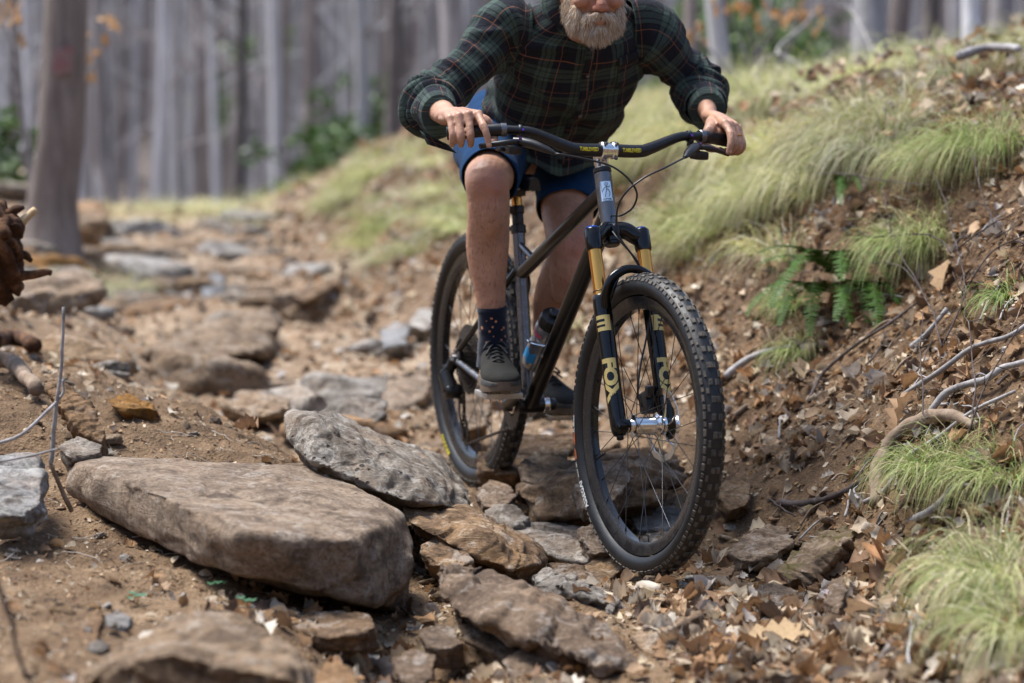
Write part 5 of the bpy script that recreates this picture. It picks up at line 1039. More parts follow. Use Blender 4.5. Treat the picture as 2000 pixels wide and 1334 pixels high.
# --- cockpit
BARP = [(-.410, -.076, .026), (-.30, -.034, .040), (-.245, -.020, .042), (-.20, -.012, .037), (-.12, -.001, .008), (-.085, 0, 0), (0, 0, 0), (.085, 0, 0), (.12, -.001, .008), (.20, -.012, .037), (.245, -.020, .042), (.30, -.034, .040), (.410, -.076, .026)]
BARC = catmull([CLAMP + np.array([b, a, c]) for a, b, c in BARP], 8); BLAT = BARC[:, 1]
def bp(l): return np.array([np.interp(l, BLAT, BARC[:, k]) for k in range(3)])
def bdir(l): d = bp(l + .01) - bp(l - .01); return d / np.linalg.norm(d)
m = MB(); m.tube(BARC, np.interp(np.abs(BLAT), [0, .09, .2, .26], [.0172, .0165, .0125, .0111]), 18); bar = part(m, 'handlebar', M_BLACK, st=True, auto=0)
for s in (-1, 1):
    def on_bar(x, y, s=s):
        l = .060 * s + np.asarray(x); a = R_(12) + np.asarray(y) / .0172; q = np.array([bp(k) for k in l]); return q + .0175 * (np.outer(np.cos(a), [1, 0, 0]) + np.outer(np.sin(a), [0, 0, 1]))
    text_map('TUMBLEWEED', .0135, on_bar, 'bar_lettering', M_OLV if False else M_YEL, bar, True, .0004, .004, .95, .62)
m = MB()
for s in (-1, 1): m.cyl(CLAMP + LAT * (.008 * s), CLAMP + LAT * (.022 * s), .0225, 24, chamfer=.003)
m.cyl(CLAMP + LAT * -.020, CLAMP + LAT * .020, .0195, 24); m.box(CLAMP + np.array([-.022, 0, -.004]), (.04, .034, .032), np.array(Matrix.Rotation(HA - R_(90), 3, 'Y'))); m.cyl(HTT - HD * .022, HTT - HD * .066, .0190, 24, chamfer=.003)
stem = part(m, 'stem', M_SILVER, st=True, auto=40)
bo = MB()
for sy in (-.015, .015):
    for sz in (-1, 1): q = CLAMP + np.array([.018, sy, sz * .0185]); bo.cyl(q - [.004, 0, 0], q + [.006, 0, 0], .0042, 10, chamfer=.001)
part(bo, 'stem_bolts', M_GUN, stem, True)
m = MB(); m.cyl(HTT - HD * .010, HTT - HD * .024, .0180, 24, chamfer=.001); part(m, 'spacer', M_SILVER, st=True)
def on_clamp(l, f, u): return bp(l) + np.array([f, 0, u])
for s in (-1, 1):
    g = MB(); ls = np.linspace(.285, .405, 12) * s; g.tube([bp(l) for l in ls], .0158 + .0006 * np.array([k % 2 for k in range(12)]), 18); g.cyl(bp(.405 * s), bp(.411 * s), .0175, 18, chamfer=.0015); grip = part(g, 'grip', M_BLACK, bar, True)
    g = MB(); g.cyl(bp(.270 * s), bp(.286 * s), .0172, 20, chamfer=.002); part(g, 'grip_collar', M_GUN, bar, True)
    lv = MB(); lv.cyl(bp(.232 * s), bp(.242 * s), .0150, 20, chamfer=.0015); lv.box(on_clamp(.237 * s, .012, -.016), (.016, .012, .018)); q = [on_clamp(l * s, f, u) for l, f, u in ((.262, .024, -.024), (.244, .032, -.026), (.222, .050, -.030), (.196, .072, -.035), (.180, .086, -.038))]
    lv.tube(q, [.010, .0150, .0155, .0115, .005], 14, flat=.8); lev = part(lv, 'brake_lever_body', M_BLACK, bar, True, auto=50)
    b = MB(); b.tube(catmull([on_clamp(.252 * s, .036, -.026), on_clamp(.275 * s, .050, -.027), on_clamp(.305 * s, .052, -.030), on_clamp(.338 * s, .046, -.033), on_clamp(.350 * s, .050, -.034)], 5), .0052, 10, flat=1.3); part(b, 'lever_blade', M_BLACK, lev, True)
    b = MB(); b.cyl(on_clamp(.237 * s, .0155, .002), on_clamp(.237 * s, .019, .004), .0035, 10); b.cyl(on_clamp(.252 * s, .040, -.022), on_clamp(.252 * s, .042, -.015), .0035, 10); part(b, 'lever_bolt', M_PURP, lev, True)
    sh_ = MB(); sh_.box(on_clamp(.262 * s, .022, -.048), (.045, .036, .022)); sh_.box(on_clamp(.280 * s, -.004, -.048), (.035, .020, .012)); part(sh_, 'shifter' if s < 0 else 'dropper_remote', M_BLACK, bar, True, bevel=.006)
def w2p(l): return b2w(steer(on_clamp(l, .086, -.038)))
def hose(pts, name, r=.0026, mat=M_CABLE):
    m = MB(); m.tube(catmull([w2b(at(*p) if isinstance(p, tuple) else p) for p in pts], 8), r, 8); return part(m, name, mat, auto=0)
hose([w2p(-.180), (1092, 301, 5.95), (1150, 312, 5.97), (1195, 325, 5.97), (1228, 350, 5.98), (1244, 378, 6.0), (1236, 405, 6.03), (1215, 420, 6.05), (1200, 421, 6.07), (1190, 421, 6.12)], 'rear_brake_hose')
hose([w2p(.180), (1300, 327, 6.03), (1262, 345, 5.99), (1230, 368, 5.98), (1210, 395, 5.99), (1204, 425, 6.0), (1206, 455, 6.0), (1225, 485, 6.0), (1246, 512, 6.0), (1252, 535, 6.0), (1270, 575, 6.0), (1266, 640, 5.98), (1250, 720, 5.95), (1246, 770, 5.93), (1250, 785, 5.93)], 'front_brake_hose')
hose([(1196, 452, 6.0), (1210, 470, 5.98), (1230, 492, 6.0), (1248, 520, 6.0)], 'hose_clip', .0022)

# --- drivetrain
CA = R_(21); cf, cu_ = math.cos(CA), math.sin(CA)
ch = MB(); NT_ = 64; prof = []
def gear(m, c, r, teeth, y, th=.0018, inner=.6, depth=.0035):
    n = teeth * 4; V = []
    for o in (-th / 2, th / 2):
        for k in range(n): q = r + (depth if k % 4 in (1, 2) else 0) - depth; a = k / n * 6.28318; V.append((c[0] + q * math.cos(a), y + o, c[2] + q * math.sin(a)))
        for k in range(n): a = k / n * 6.28318; V.append((c[0] + r * inner * math.cos(a), y + o, c[2] + r * inner * math.sin(a)))
    F = []
    for k in range(n): l = (k + 1) % n; F += [(k, n + k, n + l, l), (2 * n + k, 2 * n + l, 3 * n + l, 3 * n + k), (k, l, 2 * n + l, 2 * n + k), (n + k, 3 * n + k, 3 * n + l, n + l)]
    m.add(V, F)
gear(ch, (0, 0, 0), .066, 32, -.052, .003, .45); part(ch, 'chainring', M_BLACK, smooth=False)
cs = MB()
for k, t in enumerate((50, 42, 36, 32, 28, 24, 21, 18, 16, 14, 12, 10)): gear(cs, RHUB, t * .00203 + .001, t, -.030 - k * .0032, .0017, .72 if k < 8 else .4)
part(cs, 'cassette', M_CHAIN, smooth=False)
for s in (-1, 1):
    d = np.array([cf, 0, cu_]) * (-s); pe = d * .17 + LAT * (.088 * s)
    c = MB(); c.tube([LAT * .060 * s, LAT * .068 * s + d * .02, pe - d * .02 + LAT * -.004 * s, pe + d * .012], [.020, .018, .0135, .0135], 16, flat=.62, up=(0, 0, 1)); c.cyl(LAT * .05 * s, LAT * .076 * s, .017, 20, chamfer=.002); part(c, 'crank_arm', M_BLACK, auto=50)
    pc = d * .17 + LAT * (.150 * s); p = MB()
    T0 = np.array(Matrix.Rotation(-BPITCH * .5, 3, 'Y'))
    for fx in (-.047, .047): p.box(pc + T0 @ np.array([fx, 0, 0]), (.010, .100, .015), T0)
    for fy in (-.047, .047): p.box(pc + T0 @ np.array([0, fy, 0]), (.096, .009, .015), T0)
    p.box(pc, (.022, .092, .014), T0); p.cyl(pc - LAT * .070 * s, pc, .007, 12)
    ped = part(p, 'pedal', M_PEDAL, bevel=.0015); pn = MB()
    for fx in (-.047, .047):
        for fy in (-.04, -.014, .014, .04):
            for u in (-1, 1): q = pc + T0 @ np.array([fx, fy, .0075 * u]); pn.cyl(q, q + [0, 0, .0045 * u], .0018, 6)
    part(pn, 'pedal_pins', M_GUN, ped)
de = MB(); a0_ = RHUB + np.array([-.008, -.078, -.022])
de.tube([RHUB + [.0, -.078, .0], a0_, a0_ + [-.012, -.012, -.022], a0_ + [.006, -.014, -.052]], [.012, .017, .020, .016], 14, flat=.8); de.tube([a0_ + [-.01, -.016, -.02], a0_ + [.02, -.008, -.066]], [.022, .024], 14); de.cyl(a0_ + [.022, -.026, -.070], a0_ + [.022, .020, -.070], .022, 20, chamfer=.004); der = part(de, 'derailleur', M_BLACK, auto=50)
P1 = np.array([-.408, -.055, -.040]); P2 = np.array([-.372, -.052, -.150])
for o in (-.008, .008):
    cg = MB(); cg.tube([P1 + [0, o, .012], P1 + [0, o, 0], (P1 + P2) / 2 + [-.012, o, 0], P2 + [0, o, 0], P2 + [.004, o, -.014]], [.008, .012, .008, .012, .006], 10, flat=.18, up=(0, 1, 0)); part(cg, 'derailleur_cage', M_BLACK, der, auto=0)
pw = MB(); gear(pw, P1, .024, 12, P1[1], .004, .3); gear(pw, P2, .027, 14, P2[1], .004, .3); part(pw, 'jockey_wheels', M_CHAIN, der, smooth=False)
cn = MB()
def links(P, n):
    P = np.array(P); seg = np.concatenate([[0], np.cumsum(np.linalg.norm(np.diff(P, axis=0), axis=1))]); N = int(seg[-1] / .0127)
    for k in range(N):
        t0, t1 = k * .0127, k * .0127 + .0127; a = np.array([np.interp(t0, seg, P[:, i]) for i in range(3)]); b = np.array([np.interp(t1, seg, P[:, i]) for i in range(3)]); o = .0016 if k % 2 else .0030
        for s in (-1, 1): cn.tube([a + LAT * o * s, (a + b) / 2 + LAT * o * s, b + LAT * o * s], [.0044, .0032, .0044], 6, flat=.3, up=(0, 1, 0))
        cn.cyl(a - LAT * .003, a + LAT * .003, .0036, 6)
arc = [np.array([.066 * math.cos(t), -.052, .066 * math.sin(t)]) for t in np.linspace(R_(-100), R_(95), 22)]
links([P2 + [.004, 0, -.027]] + arc + [RHUB + [.0, -.048, .058]] + [RHUB + np.array([.060 * math.cos(t), -.048, .060 * math.sin(t)]) for t in np.linspace(R_(95), R_(250), 12)] + [P1 + [.024, 0, 0], P2 + [-.027, 0, 0], P2 + [-.012, 0, -.024]], 100)
part(cn, 'chain', M_CHAIN)
m = MB(); m.tube(catmull([RHUB + [.02, -.072, -.01], RHUB + [-.05, -.095, -.03], RHUB + [-.03, -.09, -.05]], 5), .0025, 6); part(m, 'gear_cable', M_CABLE)
m = MB(); m.box(RHUB + np.array([.075, .075, .06]), (.05, .03, .04)); part(m, 'rear_caliper', M_BLACK, bevel=.006)

# --- bottle cage on the bike; the bottle itself is a thing of its own
DT0 = np.array([.012, 0, .008]); DTD = HTB - .028 * HD - HN * .008 - DT0; DTL = np.linalg.norm(DTD); DTD = DTD / DTL; DTN = np.array([-DTD[2], 0, DTD[0]])
m = MB(); cbs = DT0 + DTD * .09 + DTN * .024
m.tube(catmull([cbs + DTD * .15, cbs, cbs + DTD * -.01 + DTN * .04, cbs + DTD * .0 + DTN * .078, cbs + DTD * .05 + DTN * .085], 5), .003, 8)
for s in (-1, 1): m.tube(catmull([cbs + DTD * .12, cbs + DTD * .11 + LAT * .038 * s + DTN * .02, cbs + DTD * .09 + LAT * .041 * s + DTN * .05, cbs + DTD * .04 + DTN * .08 + LAT * .02 * s, cbs + DTN * .076], 5), .003, 8)
part(m, 'bottle_cage', M_SILVER)
for t in (.12, .20):
    m = MB(); q = DT0 + DTD * t - LAT * .0235; m.cyl(q, q - LAT * .003, .0045, 10); part(m, 'frame_bolt', M_SILVER)
bx = DT0 + DTD * .095 + DTN * (.024 + .039)
bott = empty('water_bottle', tuple(b2w(bx))); bott.rotation_euler = (BROLL, BPITCH, BYAW); tag(bott, 'smoky grey water bottle with black cap held in the bike frame', 'bottle')
def bot(prof, name, mat, parent=bott, n=32):
    m = MB(); V, F = [], []; th = np.linspace(0, 2 * np.pi, n, endpoint=False)
    for (r, h) in prof:
        for t in th: V.append(DTD * h + r * (DTN * math.cos(t) + LAT * math.sin(t)))
    for i in range(len(prof) - 1):
        for j in range(n): k = (j + 1) % n; F.append((i * n + j, i * n + k, (i + 1) * n + k, (i + 1) * n + j))
    m.add(V, F); return m.build(name, mat, parent, auto=40)
M_BOT = NT('smoky_plastic').set(color=(.16, .165, .17), rough=.3, trans=.35, spec=.5)
body_b = bot([(0, .0), (.030, 0), (.0355, .004), (.0365, .012), (.0365, .085), (.0335, .095), (.0335, .112), (.0365, .122), (.0365, .150), (.033, .165), (.028, .168)], 'bottle_body', M_BOT)
bot([(.0320, .163), (.0345, .164), (.0345, .182), (.031, .196), (.018, .200), (.012, .201), (.012, .206), (.015, .207), (.015, .214), (.010, .217), (0, .217)], 'bottle_cap', M_BLACK)
def on_bottle(x, y, h0, ang): a = ang + np.asarray(x) / .037; return np.outer(h0 + np.asarray(y), DTD) + .0369 * (np.outer(np.cos(a), -DTN) + np.outer(np.sin(a), LAT))
def bot_text(s, sz, h0, ang, mat, name): text_map(s, sz, lambda x, y: on_bottle(x, y, h0, ang), name, mat, body_b, False, .0006, .003, 1, 1)
bot_text('WIZARD', .016, .136, R_(-95), plain('pink_print', (.75, .06, .16), .5), 'bottle_lettering')
g = MB(); gx_, gy_ = np.meshgrid(np.linspace(-.042, .042, 26), np.linspace(-.019, .019, 7)); yy = gy_ + .006 * np.sin(gx_ * 210) * (np.abs(gy_) > .012); g.add(on_bottle(gx_.ravel(), yy.ravel(), .045, R_(-100)), [(i * 26 + j, i * 26 + j + 1, i * 26 + j + 27, i * 26 + j + 26) for i in range(6) for j in range(25)])
g.build('bottle_print', plain('blue_print', (.02, .30, .62), .5), body_b, smooth=True)
# ------------------------------------------------------------------ rider
FW = np.array([math.cos(BYAW), math.sin(BYAW), 0]); LF = np.array([-FW[1], FW[0], 0]); UP = np.array([0, 0, 1.])
def ell(m, c, rad, M=None, n=20, k=12):
    c = np.asarray(c, float); V = [np.array([0, 0, 1.])]
    for i in range(1, k):
        a = math.pi * i / k
        for j in range(n): b = 2 * math.pi * j / n; V.append(np.array([math.sin(a) * math.cos(b), math.sin(a) * math.sin(b), math.cos(a)]))
    V.append(np.array([0, 0, -1.])); V = np.array(V) * np.asarray(rad)
    if M is not None: V = V @ np.asarray(M).T
    F = [(0, 1 + j, 1 + (j + 1) % n) for j in range(n)]
    for i in range(k - 2):
        for j in range(n): a = 1 + i * n + j; b = 1 + i * n + (j + 1) % n; F.append((a, a + n, b + n, b))
    e = 1 + (k - 1) * n; F += [(e, e - n + (j + 1) % n, e - n + j) for j in range(n)]; m.add(V + c, F)
def limb(m, rows, up, n=20, sub=5, caps=True):
    """rows: (point, half width across `up` cross, half width along `up`)"""
    D = np.array([[*p, a, b] for p, a, b in rows]); Q = catmull(D, sub); P = Q[:, :3]; T, A, B = frames(P, up); th = np.linspace(0, 2 * np.pi, n, endpoint=False)
    V = (P[:, None] + B[:, None] * (Q[:, 3, None, None] * np.cos(th)[None, :, None]) + A[:, None] * (Q[:, 4, None, None] * np.sin(th)[None, :, None])).reshape(-1, 3); F = []
    for i in range(len(P) - 1):
        for j in range(n): k = (j + 1) % n; F.append((i * n + j, (i + 1) * n + j, (i + 1) * n + k, i * n + k))
    if caps: F.append(tuple(range(n))); F.append(tuple((len(P) - 1) * n + j for j in range(n - 1, -1, -1)))
    m.add(V, F); return P
A3 = lambda *a: at(*a)
PED_R = b2w(np.array([.17 * math.cos(R_(21)), -.150, .17 * math.sin(R_(21))])); PED_L = b2w(np.array([-.17 * math.cos(R_(21)), .150, -.17 * math.sin(R_(21))]))
TOE_R = FW * math.cos(R_(13)) - LF * math.sin(R_(13)); TOE_L = FW * math.cos(R_(8)) + LF * math.sin(R_(8))
ANK_R = PED_R - TOE_R * .115 + UP * .118; ANK_L = PED_L - TOE_L * .115 + UP * .118
HIP_R = np.array([-.030, 6.94, 1.085]); HIP_L = np.array([.155, 7.0, 1.085]); KN_R = A3(951, 358, 6.49); KN_L = A3(1110, 478, 6.76)
SH_R = A3(988, 64, 6.52); SH_L = A3(1262, 64, 6.62); EL_R = A3(838, 198, 6.40); EL_L = A3(1364, 165, 6.72); WR_R = A3(873, 226, 6.145); WR_L = A3(1386, 228, 6.475)
body = MB()
# legs
def leg(hip, kn, an, s):
    sh = kn - an; L = np.linalg.norm(sh); back = -FW; out = -LF * s
    th = kn - hip
    limb(body, [(hip, .085, .09), (hip + th * .35, .082, .085), (hip + th * .7, .073, .074), (hip + th * .88, .067, .066), (kn + FW * .002, .0605, .060), (kn - UP * .04 + FW * .004, .055, .056), (kn - UP * .10 + FW * .002, .047, .052), (kn - UP * .16 - FW * .014, .036, .036)], LF, 22)
    pt = lambda t, b=0: an + sh * t + back * b
    limb(body, [(kn + UP * .012, .057, .057), (pt(.92, -.012), .0505, .057), (pt(.80, -.006), .0495, .058), (pt(.68, .010), .0540, .060), (pt(.55, .017), .0525, .057), (pt(.40, .012), .0440, .047), (pt(.25, .005), .0365, .039), (pt(.12), .0305, .034), (pt(0, .004), .032, .038), (pt(-.08, 0), .034, .045)], LF, 22)
    ell(body, kn + FW * .044 - UP * .016, (.025, .024, .031)); ell(body, kn + FW * .026 - UP * .060, (.022, .026, .032)); ell(body, kn + FW * .026 - UP * .06, (.040, .040, .085)); ell(body, pt(.70, .02) - LF * .016, (.036, .034, .075)); ell(body, pt(.68, .02) + LF * .018, (.036, .034, .07))
    ell(body, pt(0) + LF * .022, (.016, .016, .018)); ell(body, pt(0) - LF * .022, (.016, .016, .018))
leg(HIP_R, KN_R, ANK_R, -1); leg(HIP_L, KN_L, ANK_L, 1)
for a, d in ((ANK_R, TOE_R), (ANK_L, TOE_L)): limb(body, [(a - d * .03 - UP * .05, .03, .035), (a + d * .06 - UP * .06, .036, .026), (a + d * .14 - UP * .078, .038, .018)], UP, 16)
# torso (under the clothes), neck, arms
CH = (SH_R + SH_L) / 2; PV = (HIP_R + HIP_L) / 2
limb(body, [(PV - UP * .03, .15, .10), (PV + (CH - PV) * .3 + UP * .02, .145, .09), (PV + (CH - PV) * .65 + UP * .015, .155, .10), (CH - UP * .02, .15, .085), (CH + UP * .035 - [0, .02, 0], .075, .06)], FW, 24)
HC = np.array([(1157 - 1000) * 6.32 / FPX, 6.32, 1.470]); hf = np.array([.17, -.975, -.14]); hf /= np.linalg.norm(hf); hr = np.cross(hf, UP); hr /= np.linalg.norm(hr); hu = np.cross(hr, hf); HM = np.stack([hr, -hf, hu], 1)   # head: x to image right, y back, z up
hd = lambda x, y, z: HC + HM @ np.array([x, y, z])
limb(body, [(CH + UP * .01 + [0, -.01, 0], .075, .07), (CH + UP * .05 - [0, .03, 0], .062, .062), ((hd(0, .03, -.09) + CH) / 2 + UP * .02, .058, .06), (hd(0, .025, -.06), .055, .06)], FW, 20)
def arm(sh, el, wr, s):
    ua = el - sh; fa = wr - el
    limb(body, [(sh, .055, .055), (sh + ua * .3, .050, .050), (sh + ua * .7, .043, .045), (el, .040, .040), (el + fa * .2, .042, .041), (el + fa * .4, .040, .037), (el + fa * .7, .032, .028), (wr, .0285, .0205), (wr + fa * .08, .027, .019)], UP, 20)
arm(SH_R, EL_R, WR_R, -1); arm(SH_L, EL_L, WR_L, 1)
# hands closed on the grips
def hand(s, wr):
    ax = lambda l: b2w(steer(bp(l * s))); ul = b2w(steer(bp(.34 * s))) - b2w(steer(bp(.36 * s))); ul /= np.linalg.norm(ul); w = UP - ul * UP.dot(ul); w /= np.linalg.norm(w); f = np.cross(ul, w) * (1 if s > 0 else -1)
    if f.dot(FW) < 0: f = -f
    pt = lambda l, a, b: ax(l) + f * a + w * b
    fing = [(.399, [(.012, .036), (.034, -.008), (.018, -.028), (-.004, -.022)], [.0100, .0086, .0078, .0070]), (.379, [(.018, .040), (.040, -.012), (.019, -.031), (-.006, -.024)], [.0112, .0094, .0083, .0074]),
            (.357, [(.020, .042), (.043, -.012), (.020, -.032), (-.006, -.025)], [.0116, .0097, .0086, .0076])]
    mc = []
    for l, q, r in fing:
        P = [pt(l, *q[0]), pt(l - .001, *q[1]), pt(l, *q[2]), pt(l, *q[3])]; mc.append(P[0]); Q = catmull(P, 5); body.tube(Q, np.interp(np.linspace(0, 3, len(Q)), [0, .5, 1, 2, 3], [r[0], r[1] * .98, r[1] * 1.06, r[2], r[3]]), 12)
        for p_, rr in ((P[0], r[0] * 1.05), (P[1], r[1] * 1.05), (P[3], r[3])): ell(body, p_, (rr,) * 3, n=12, k=8)
    P = [pt(.335, .022, .040), pt(.326, .052, .012), pt(.319, .062, -.014), pt(.316, .060, -.037)]; mc.append(P[0]); Q = catmull(P, 5); body.tube(Q, np.interp(np.linspace(0, 3, len(Q)), [0, .5, 1, 2, 3], [.0116, .0096, .0102, .0089, .0076]), 12)
    for p_, rr in zip(P, (.0128, .0108, .0094, .0078)): ell(body, p_, (rr,) * 3, n=12, k=8)
    kn_ = []
    for k, p in enumerate(mc): mid = (wr * .55 + p * .45) + w * .006; body.tube(catmull([wr + (p - np.mean(mc, 0)) * .45, mid + (p - np.mean(mc, 0)) * .1, p], 4), np.linspace(.0175, .0118, 9), 12)
    pal = (np.mean(mc, 0) + wr) / 2; lh = mc[3] - mc[0]; lh /= np.linalg.norm(lh); fd = np.mean(mc, 0) - wr; fd /= np.linalg.norm(fd); nn_ = np.cross(lh, fd); ell(body, pal - w * .004, (.040, np.linalg.norm(np.mean(mc, 0) - wr) * .52, .0165), np.stack([lh, fd, nn_], 1))
    P = [wr * .5 + pt(.335, -.012, .03) * .5, pt(.322, -.014, .024), pt(.306, -.016, -.004), pt(.302, .004, -.027), pt(.312, .026, -.031)]; Q = catmull(P, 5); body.tube(Q, np.interp(np.linspace(0, 4, len(Q)), [0, 1, 2, 3, 4], [.017, .0165, .0118, .0108, .0085]), 12); ell(body, P[-1], (.0085,) * 3, n=12, k=8)
    ell(body, pt(.375, -.018, .016), (.024, .022, .02)); ell(body, pt(.345, -.018, .014), (.024, .022, .02))
    return pt, P
ptR, thR = hand(-1, WR_R); ptL, thL = hand(1, WR_L)
# head
ell(body, hd(0, .03, .035), (.076, .098, .092), HM, 28, 18); ell(body, hd(0, -.025, -.015), (.066, .068, .085), HM, 24, 16); ell(body, hd(0, -.052, -.078), (.040, .040, .036), HM); ell(body, hd(0, -.072, .034), (.058, .028, .016), HM)
body.tube([hd(0, -.090, .018), hd(0, -.104, -.010), hd(0, -.112, -.028)], [.0085, .0115, .0150], 14); ell(body, hd(0, -.114, -.032), (.0135, .012, .0115), HM)
for s in (-1, 1):
    ell(body, hd(.013 * s, -.101, -.036), (.0095, .011, .0085), HM); ell(body, hd(.040 * s, -.068, -.020), (.026, .024, .020), HM); ell(body, hd(.076 * s, .012, -.005), (.010, .019, .032), HM)
    ell(body, hd(.052 * s, -.012, -.062), (.022, .040, .030), HM)
ell(body, hd(0, -.092, -.064), (.022, .012, .006), HM); ell(body, hd(0, -.090, -.074), (.019, .012, .006), HM)
bm_me = mesh_from('body', body.arr(), body.f, True)
bme = remesh(bm_me, .0030, 3); bpy.data.meshes.remove(bm_me); v = get_co(bme); E_ = np.zeros(len(bme.edges) * 2, np.int32); bme.edges.foreach_get('vertices', E_); E_ = E_.reshape(-1, 2); deg = np.bincount(E_.ravel(), minlength=len(v))[:, None]
wl_ = (np.clip((1.02 - v[:, 2]) / .04, 0, 1) * .8)[:, None]
for _ in range(15):
    acc = np.zeros_like(v)
    for k in range(3): acc[:, k] = np.bincount(E_[:, 0], v[E_[:, 1], k], len(v)) + np.bincount(E_[:, 1], v[E_[:, 0], k], len(v))
    v = v + wl_ * (acc / deg - v)
set_co(bme, v); n_ = get_no(bme)
v = v + n_ * (.0006 * fbm(v * 90, 3, 4))[:, None]
# colour: ruddy knees, knuckles, nose
def blob(c, r): return np.exp(-((v - np.asarray(c)) ** 2).sum(1) / r ** 2)
red = np.clip(blob(KN_R + FW * .06, .05) + blob(KN_L + FW * .06, .05) + blob(hd(0, -.12, -.03), .03) * 1.3 + .7 * blob(hd(.045, -.09, -.02), .03) + .7 * blob(hd(-.045, -.09, -.02), .03) + .8 * np.clip(1 - (v[:, 2] - .4) / .6, 0, 1) * (v[:, 2] < 1.0) * .6, 0, 1)
set_co(bme, v); set_col(bme, np.stack([red] * 3, 1), 'red')
def mat_skin():
    n = NT('skin'); p = n.pos(); f = n.noise(p, 130, 5, .6); g = n.noise(p, 14, 4, .6); base = n.mix(n.ramp(g, [(.35, (0, 0, 0)), (.65, (1, 1, 1))]), (.36, .19, .12), (.50, .285, .19)); c = n.mix(n.math('MULTIPLY', n.attr('red'), .62), base, (.42, .15, .095))
    sep = n.node('ShaderNodeSeparateXYZ'); n.put(sep.inputs[0], p); low = n.math('LESS_THAN', sep.outputs[2], .93); hair = n.noise(n.mapping(p, (260, 260, 38)), 1, 3, .6); hk = n.math('MULTIPLY', n.math('MULTIPLY', n.ramp(hair, [(.56, (0, 0, 0)), (.66, (1, 1, 1))]), low), .6); c = n.mix(hk, c, (.15, .075, .04))
    return n.set(color=c, rough=.48, spec=.4, sss=.12, sssr=(.8, .3, .15), ssss=.012, normal=n.bump(n.math('ADD', f, n.math('MULTIPLY', n.noise(n.mapping(p, (40, 40, 14)), 1, 4, .6), 1.2)), .5, .0022))
SKIN = mat_skin(); bme.materials.clear(); bme.materials.append(SKIN)
PB = np.array([.06, 6.85, .30]); set_co(bme, get_co(bme) - PB)
rider = tag(link('person', bme, None, loc=tuple(PB)), 'bearded rider in green plaid shirt and blue shorts standing on the pedals', 'person')
def rp_build(m, name, mat, parent=rider, **kw): return m.build(name, mat, parent, xf=lambda V: V - PB, **kw)

# --- cloth grids
def grid_mesh(name, G, mat, parent=rider, uv=None, wrap=True, thick=0, smooth=True):
    R_n, C_n = G.shape[:2]; cols = C_n if wrap else C_n - 1
    F = [(i * C_n + j, i * C_n + (j + 1) % C_n, (i + 1) * C_n + (j + 1) % C_n, (i + 1) * C_n + j) for i in range(R_n - 1) for j in range(cols)]
    me = mesh_from(name, G.reshape(-1, 3) - PB, F, smooth)
    if uv is not None:
        l = me.uv_layers.new(name='UVMap'); U = uv.reshape(-1, 2); per = U[:, 0].max() + (U[:, 0].max() - U[:, 0].min()) / max(C_n - 1, 1)
        k = 0; um = U[:, 0].min()
        for i in range(R_n - 1):
            for j in range(cols):
                q = [i * C_n + j, i * C_n + (j + 1) % C_n, (i + 1) * C_n + (j + 1) % C_n, (i + 1) * C_n + j]
                for c, idx in enumerate(q): u = U[idx].copy(); u[0] = per if (wrap and j == C_n - 1 and c in (1, 2)) else u[0]; l.data[k].uv = u; k += 1
    o = link(name, me, mat, parent)
    if thick: s = o.modifiers.new('thickness', 'SOLIDIFY'); s.thickness = thick; s.offset = 0
    return o
def cloth_tube(rows, up, nc=72, sub=12, seed=0, wr=.006, ring=.5, close=None):
    """rows: point, half width, half depth -> displaced grid; theta 0 faces `up`"""
    D = np.array([[*p, a, b] for p, a, b in rows]); Q = catmull(D, sub); P = Q[:, :3]; T, A, B = frames(P, up); th = np.linspace(-np.pi, np.pi, nc, endpoint=False)
    dirs = A[:, None] * np.cos(th)[None, :, None] * Q[:, 4, None, None] + B[:, None] * np.sin(th)[None, :, None] * Q[:, 3, None, None]; G = P[:, None] + dirs
    L = np.concatenate([[0], np.cumsum(np.linalg.norm(np.diff(P, axis=0), axis=1))]); per = 2 * np.pi * np.mean(np.sqrt((Q[:, 3] ** 2 + Q[:, 4] ** 2) / 2))
    uv = np.stack(np.broadcast_arrays((th[None] / (2 * np.pi)) * per, L[:, None]), -1)
    N = dirs / np.linalg.norm(dirs, axis=2)[..., None]; q = G.reshape(-1, 3); u_ = uv.reshape(-1, 2)
    w1 = 1 - 2 * np.abs(noise(np.stack([u_[:, 0] * 7, u_[:, 1] * 26 + noise(q * 9, seed + 1) * 1.2, 0 * u_[:, 0]], 1) + q * 3, seed)); w2 = 1 - 2 * np.abs(noise(q * 15, seed + 2)); w3 = fbm(q * 7, 3, seed + 5)
    d = wr * (ring * w1 + .45 * w2 + 1.1 * w3); return G + (N.reshape(-1, 3) * d[:, None]).reshape(G.shape), uv, N
